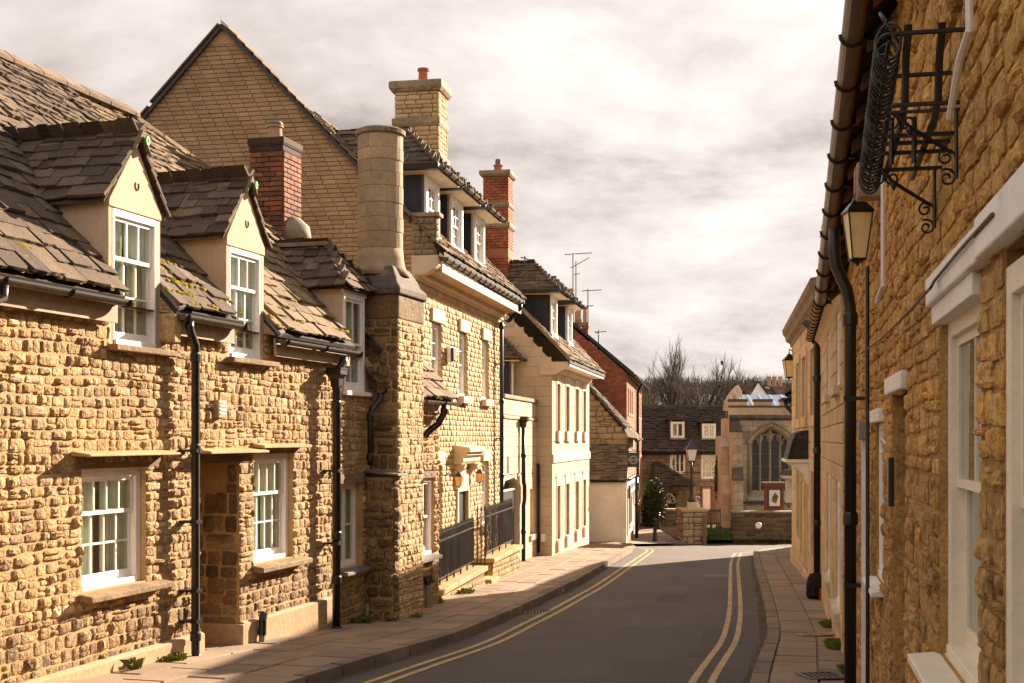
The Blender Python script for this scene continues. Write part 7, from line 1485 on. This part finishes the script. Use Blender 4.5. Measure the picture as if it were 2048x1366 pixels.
# stepped buttress
bt = cc.put(MB().prism_x([(0, -4.4), (-1.0, -4.4), (-1.0, Z(957)), (-.7, Z(935)), (-.7, Z(862)), (-.05, Z(843)), (0, Z(843))], U(1459), U(1478)), 'buttress', m_church, bevel=.02)
P = Pieces('ashlar_block', cc, bt, m_church, ASH, cap=60, minpx=8); lay(P, Face((U(1459), -.7, 0)), 0, U(1478) - U(1459), Z(933), Z(864), (.26, .36), (.2, .41), dep=(.015, .03), gap=.012, rot=.003); lay(P, Face((U(1459), -1.0, 0)), 0, U(1478) - U(1459), -4.2, Z(959), (.26, .36), (.2, .41), dep=(.015, .03), gap=.012, rot=.003); P.flush()
for y0_, za, zb2 in ((-.74, Z(862), Z(843)), (-1.05, Z(957), Z(935))): cc.put(MB().prism_x([(y0_, za - .05), (y0_, za), (y0_ + (.7 if za > -.5 else .36), zb2 + .04), (y0_ + (.7 if za > -.5 else .36), za - .05)], U(1458), U(1479)), 'weathering', m_churchd, bt)
b2_ = cc.put(MB().prism_x([(1.6, -4.4), (-.35, -4.4), (-.35, Z(985)), (.2, Z(950)), (.2, Z(892)), (.7, Z(872)), (1.6, Z(872))], U(1443), U(1458.6)), 'side_buttress', m_church)
P = Pieces('ashlar_block', cc, b2_, m_church, ASH, cap=30, minpx=7); lay(P, Face((U(1443), .2, 0)), 0, U(1458.6) - U(1443), Z(948), Z(893), (.26, .36), (.16, .34), dep=(.015, .03), gap=.012, rot=.003); lay(P, Face((U(1443), -.35, 0)), 0, U(1458.6) - U(1443), -4.2, Z(987), (.26, .36), (.16, .34), dep=(.015, .03), gap=.012, rot=.003); P.flush()
cc.put(MB().box(U(1438), W_, -.2, -.001, -4.4, Z(1052)), 'plinth', m_churchd, bevel=.03)
sk = cc.put(MB().prism([(U(1492), .6, Z(814)), (W_, .6, Z(814)), (W_, 2.2, Z(786)), (U(1499), 2.2, Z(786))], (0, 0, -.06)), 'skylight', m_sky)
for u in (1493, 1513, 1536, 1559, 1582): cc.put(MB().prism([(U(u), .58, Z(814)), (U(u) + .04, .58, Z(814)), (U(u) + .04, 2.2, Z(786)), (U(u), 2.2, Z(786))], (0, 0, .015)), 'glazing_bar', m_white, sk)
for i, (u, v, s) in enumerate(((1466, 797, .28), (1477, 786, .36), (1489, 776, .42))): cc.put(MB().prism_y([(U(u) - s * .7, Z(v) - .5), (U(u) + s * .7, Z(v) - .5), (U(u) + s * .6, Z(v) - .05), (U(u) + s * .2, Z(v) + .22), (U(u) - s * .5, Z(v) - .08)], 1.0 + i * .5, 1.5 + i * .5), 'gable_stone', m_church, bevel=.03)
# ---------------- roofs behind the church
Y = 76; gh = Ctx('white_gable_house', 'white gable and slate roof showing above the church skylight', 'house', fx(1503, Y), Y, (1, 0), -4.3); U2 = lambda u: fx(u, Y) - gh.o.x; Z2 = lambda v: fz(v, Y)
gh.put(MB().prism_y([(0, -4.5), (U2(1538), -4.5), (U2(1538), Z2(795)), (U2(1518), Z2(766)), (0, Z2(792))], 0, .4), 'gable', m_white); gh.put(MB().prism([(U2(1518), .4, Z2(763)), (U2(1600), 3, Z2(785)), (U2(1600), .3, Z2(810)), (U2(1541), .1, Z2(796))], (0, 1.5, -.1)).prism([(U2(1516), -.1, Z2(764)), (U2(1519), -.1, Z2(762)), (U2(1542), -.1, Z2(795)), (U2(1539), -.1, Z2(797))], (0, .6, 0)), 'roof', m_hslate)
st_ = gh.put(MB().box(U2(1545), U2(1580), 1.5, 2.4, Z2(800), Z2(773)).box(U2(1543), U2(1582), 1.45, 2.45, Z2(773), Z2(770)), 'chimney', m_hwall)
for u in (1551, 1562, 1574): pot(gh, st_, U2(u), 1.95, Z2(770), .14, Z2(750) - Z2(770), m_potp)
# ================================================================ TREES AND WOODED HILL
def branch_tree(V, Fc, base, h, r0, seed, depth=5, spread=.5, up=.6, nb=3, sides=4):
    rg = random.Random(seed)
    def seg(p, d, ln, r_, lev):
        pts = [p]; q = p.copy(); dd = d.copy(); k = 3 if lev < 3 else 2
        for i in range(k):
            dd = (dd + Vector((rg.uniform(-1, 1), rg.uniform(-1, 1), rg.uniform(-.3, .6))) * .13).normalized(); q = q + dd * (ln / k); pts.append(q)
        r1 = r_ * (.62 if lev else .55); o = len(V); n = sides if lev < 3 else 3; t = (pts[-1] - pts[0]).normalized(); a = t.cross(Vector((.3, 1, .1))).normalized(); b = t.cross(a)
        for i, pt in enumerate(pts):
            rr_ = r_ + (r1 - r_) * i / k
            for j in range(n): th = 6.283 * j / n; V.append(pt + (a * math.cos(th) + b * math.sin(th)) * rr_)
        for i in range(k):
            for j in range(n): Fc.append((o + i * n + j, o + i * n + (j + 1) % n, o + (i + 1) * n + (j + 1) % n, o + (i + 1) * n + j))
        if lev >= depth: return
        m = nb + (rg.random() < .5)
        for c in range(m):
            u_ = 1.0 if c == 0 else rg.uniform(.35, .95); pt = pts[min(int(u_ * k), k - 1)].lerp(pts[min(int(u_ * k) + 1, k)], u_ * k % 1) if c else pts[-1]
            az = rg.uniform(0, 6.283); sd_ = Vector((math.cos(az), math.sin(az), 0)); nd = (dd * (1 - spread * (.4 if c == 0 else 1)) + sd_ * spread * (.35 if c == 0 else 1) + Vector((0, 0, up * .35))).normalized()
            seg(pt, nd, ln * rg.uniform(.62, .82) * (1 if c == 0 else .85), r1 * (.95 if c == 0 else .62), lev + 1)
    seg(Vector(base), Vector((rg.uniform(-.06, .06), rg.uniform(-.06, .06), 1)).normalized(), h * .3, r0, 0)
def bare_tree(label, u, vtop, vbase, Y, seed, spread=.42, depth=6, nest=False, r=.2):
    x, zt = (u - CX) / F * Y, (CY - vtop) / F * Y; zb = hillz(Y) - .3 if Y > 150 else G(Y) - .2
    c = Ctx('bare_tree', label, 'tree', x, Y, (1, 0), zb, 'bare trees on the slope'); V = []; Fc = []; branch_tree(V, Fc, (0, 0, 0), 1.0, .03, seed, depth, spread)
    A = np.array([tuple(v) for v in V]); s = (zt - zb) / A[:, 2].max(); A *= s; A[:, :2] *= 1.0
    Fq = np.array(Fc); nt = 0
    for k, f in enumerate(Fc):
        if f[0] < 16: nt = k + 1
    tr = link('trunk', fast_mesh('trunk', A, Fq[:nt], m_bark), None, c.e); cr_ = link('crown', fast_mesh('crown', A, Fq[nt:], m_twig), None, c.e)
    if nest: c.put(MB().lathe(s * .02, 0, [(.05, zb + s * .80), (.2, zb + s * .82), (.24, zb + s * .835), (.12, zb + s * .85)], 9), 'nest', m_bark)
for i, (lab, u, vt, Y, sp, dp) in enumerate((('tall bare tree nearest the brick house gable, narrow crown', 1317, 672, 118, .36, 6), ('tallest many stemmed bare tree over the far roof', 1340, 664, 122, .36, 6), ('tall bare tree with a wide fan of twigs over the far roof', 1368, 670, 120, .40, 6), ('bare tree leaning out from the clump, second from the nest tree', 1388, 700, 126, .42, 6),
                                               ('short bare tree between the clump and the nest tree', 1405, 728, 130, .45, 5), ('small bare tree on the crest carrying a dark nest', 1440, 708, 190, .34, 6), ('small round headed bare tree on the crest', 1477, 722, 200, .42, 6), ('low bare tree behind the brick house eaves', 1296, 722, 125, .45, 5), ('low bare tree on the crest above the church', 1545, 742, 195, .45, 5))):
    bare_tree(lab, u, vt, None, Y, 20 + i, sp, dp, nest=(i == 5))
# the wood on the hill: one mass of winter trees
V = []; Fc = []; branch_tree(V, Fc, (0, 0, 0), 1.0, .018, 77, 5, .5, nb=2, sides=3); A0 = np.array([tuple(v) for v in V]); A0 /= A0[:, 2].max(); F0 = np.array(Fc)
V = []; Fc = []; branch_tree(V, Fc, (0, 0, 0), 1.0, .018, 78, 5, .55, nb=2, sides=3); A1 = np.array([tuple(v) for v in V]); A1 /= A1[:, 2].max(); F1 = np.array(Fc)
Vs = []; Fs = []; o = 0
for i in range(620):
    Y = rnd(140, 285); u = rnd(1215, 1640); X_ = (u - CX) / F * Y; h = rnd(2.6, 4.4); A, Fk = (A0, F0) if i % 2 else (A1, F1); a = rnd(0, 6.28); c, s = math.cos(a), math.sin(a); B = A @ np.array([[c, s, 0], [-s, c, 0], [0, 0, 1]]) * (h * 1.1, h * 1.1, h)
    Vs.append(B + (X_, Y, hillz(Y) - .3)); Fs.append(Fk + o); o += len(A)
    for k in range(60):   # sprays of fine twigs
        a = rnd(0, 6.28); r_ = h * .34 * math.sqrt(rnd(0, 1)); z_ = h * rnd(.3, 1.0); p = np.array((X_ + r_ * math.cos(a), Y + r_ * math.sin(a), hillz(Y) + z_)); d = np.array((math.cos(a) * .5 + rnd(-.3, .3), math.sin(a) * .5, rnd(.4, 1))); d /= np.linalg.norm(d); e_ = np.array((-math.sin(rnd(0, 6)), math.cos(rnd(0, 6)), 0)) * .07; ln = rnd(.5, 1.4)
        Vs.append(np.array([p - e_, p + e_, p + d * ln + e_ * .3, p + d * ln - e_ * .3])); Fs.append(np.array([[0, 1, 2, 3]]) + o); o += 4
wd = link('hillside_wood', fast_mesh('hillside_wood', np.concatenate(Vs), np.concatenate(Fs), m_wood)); wd['kind'] = 'stuff'
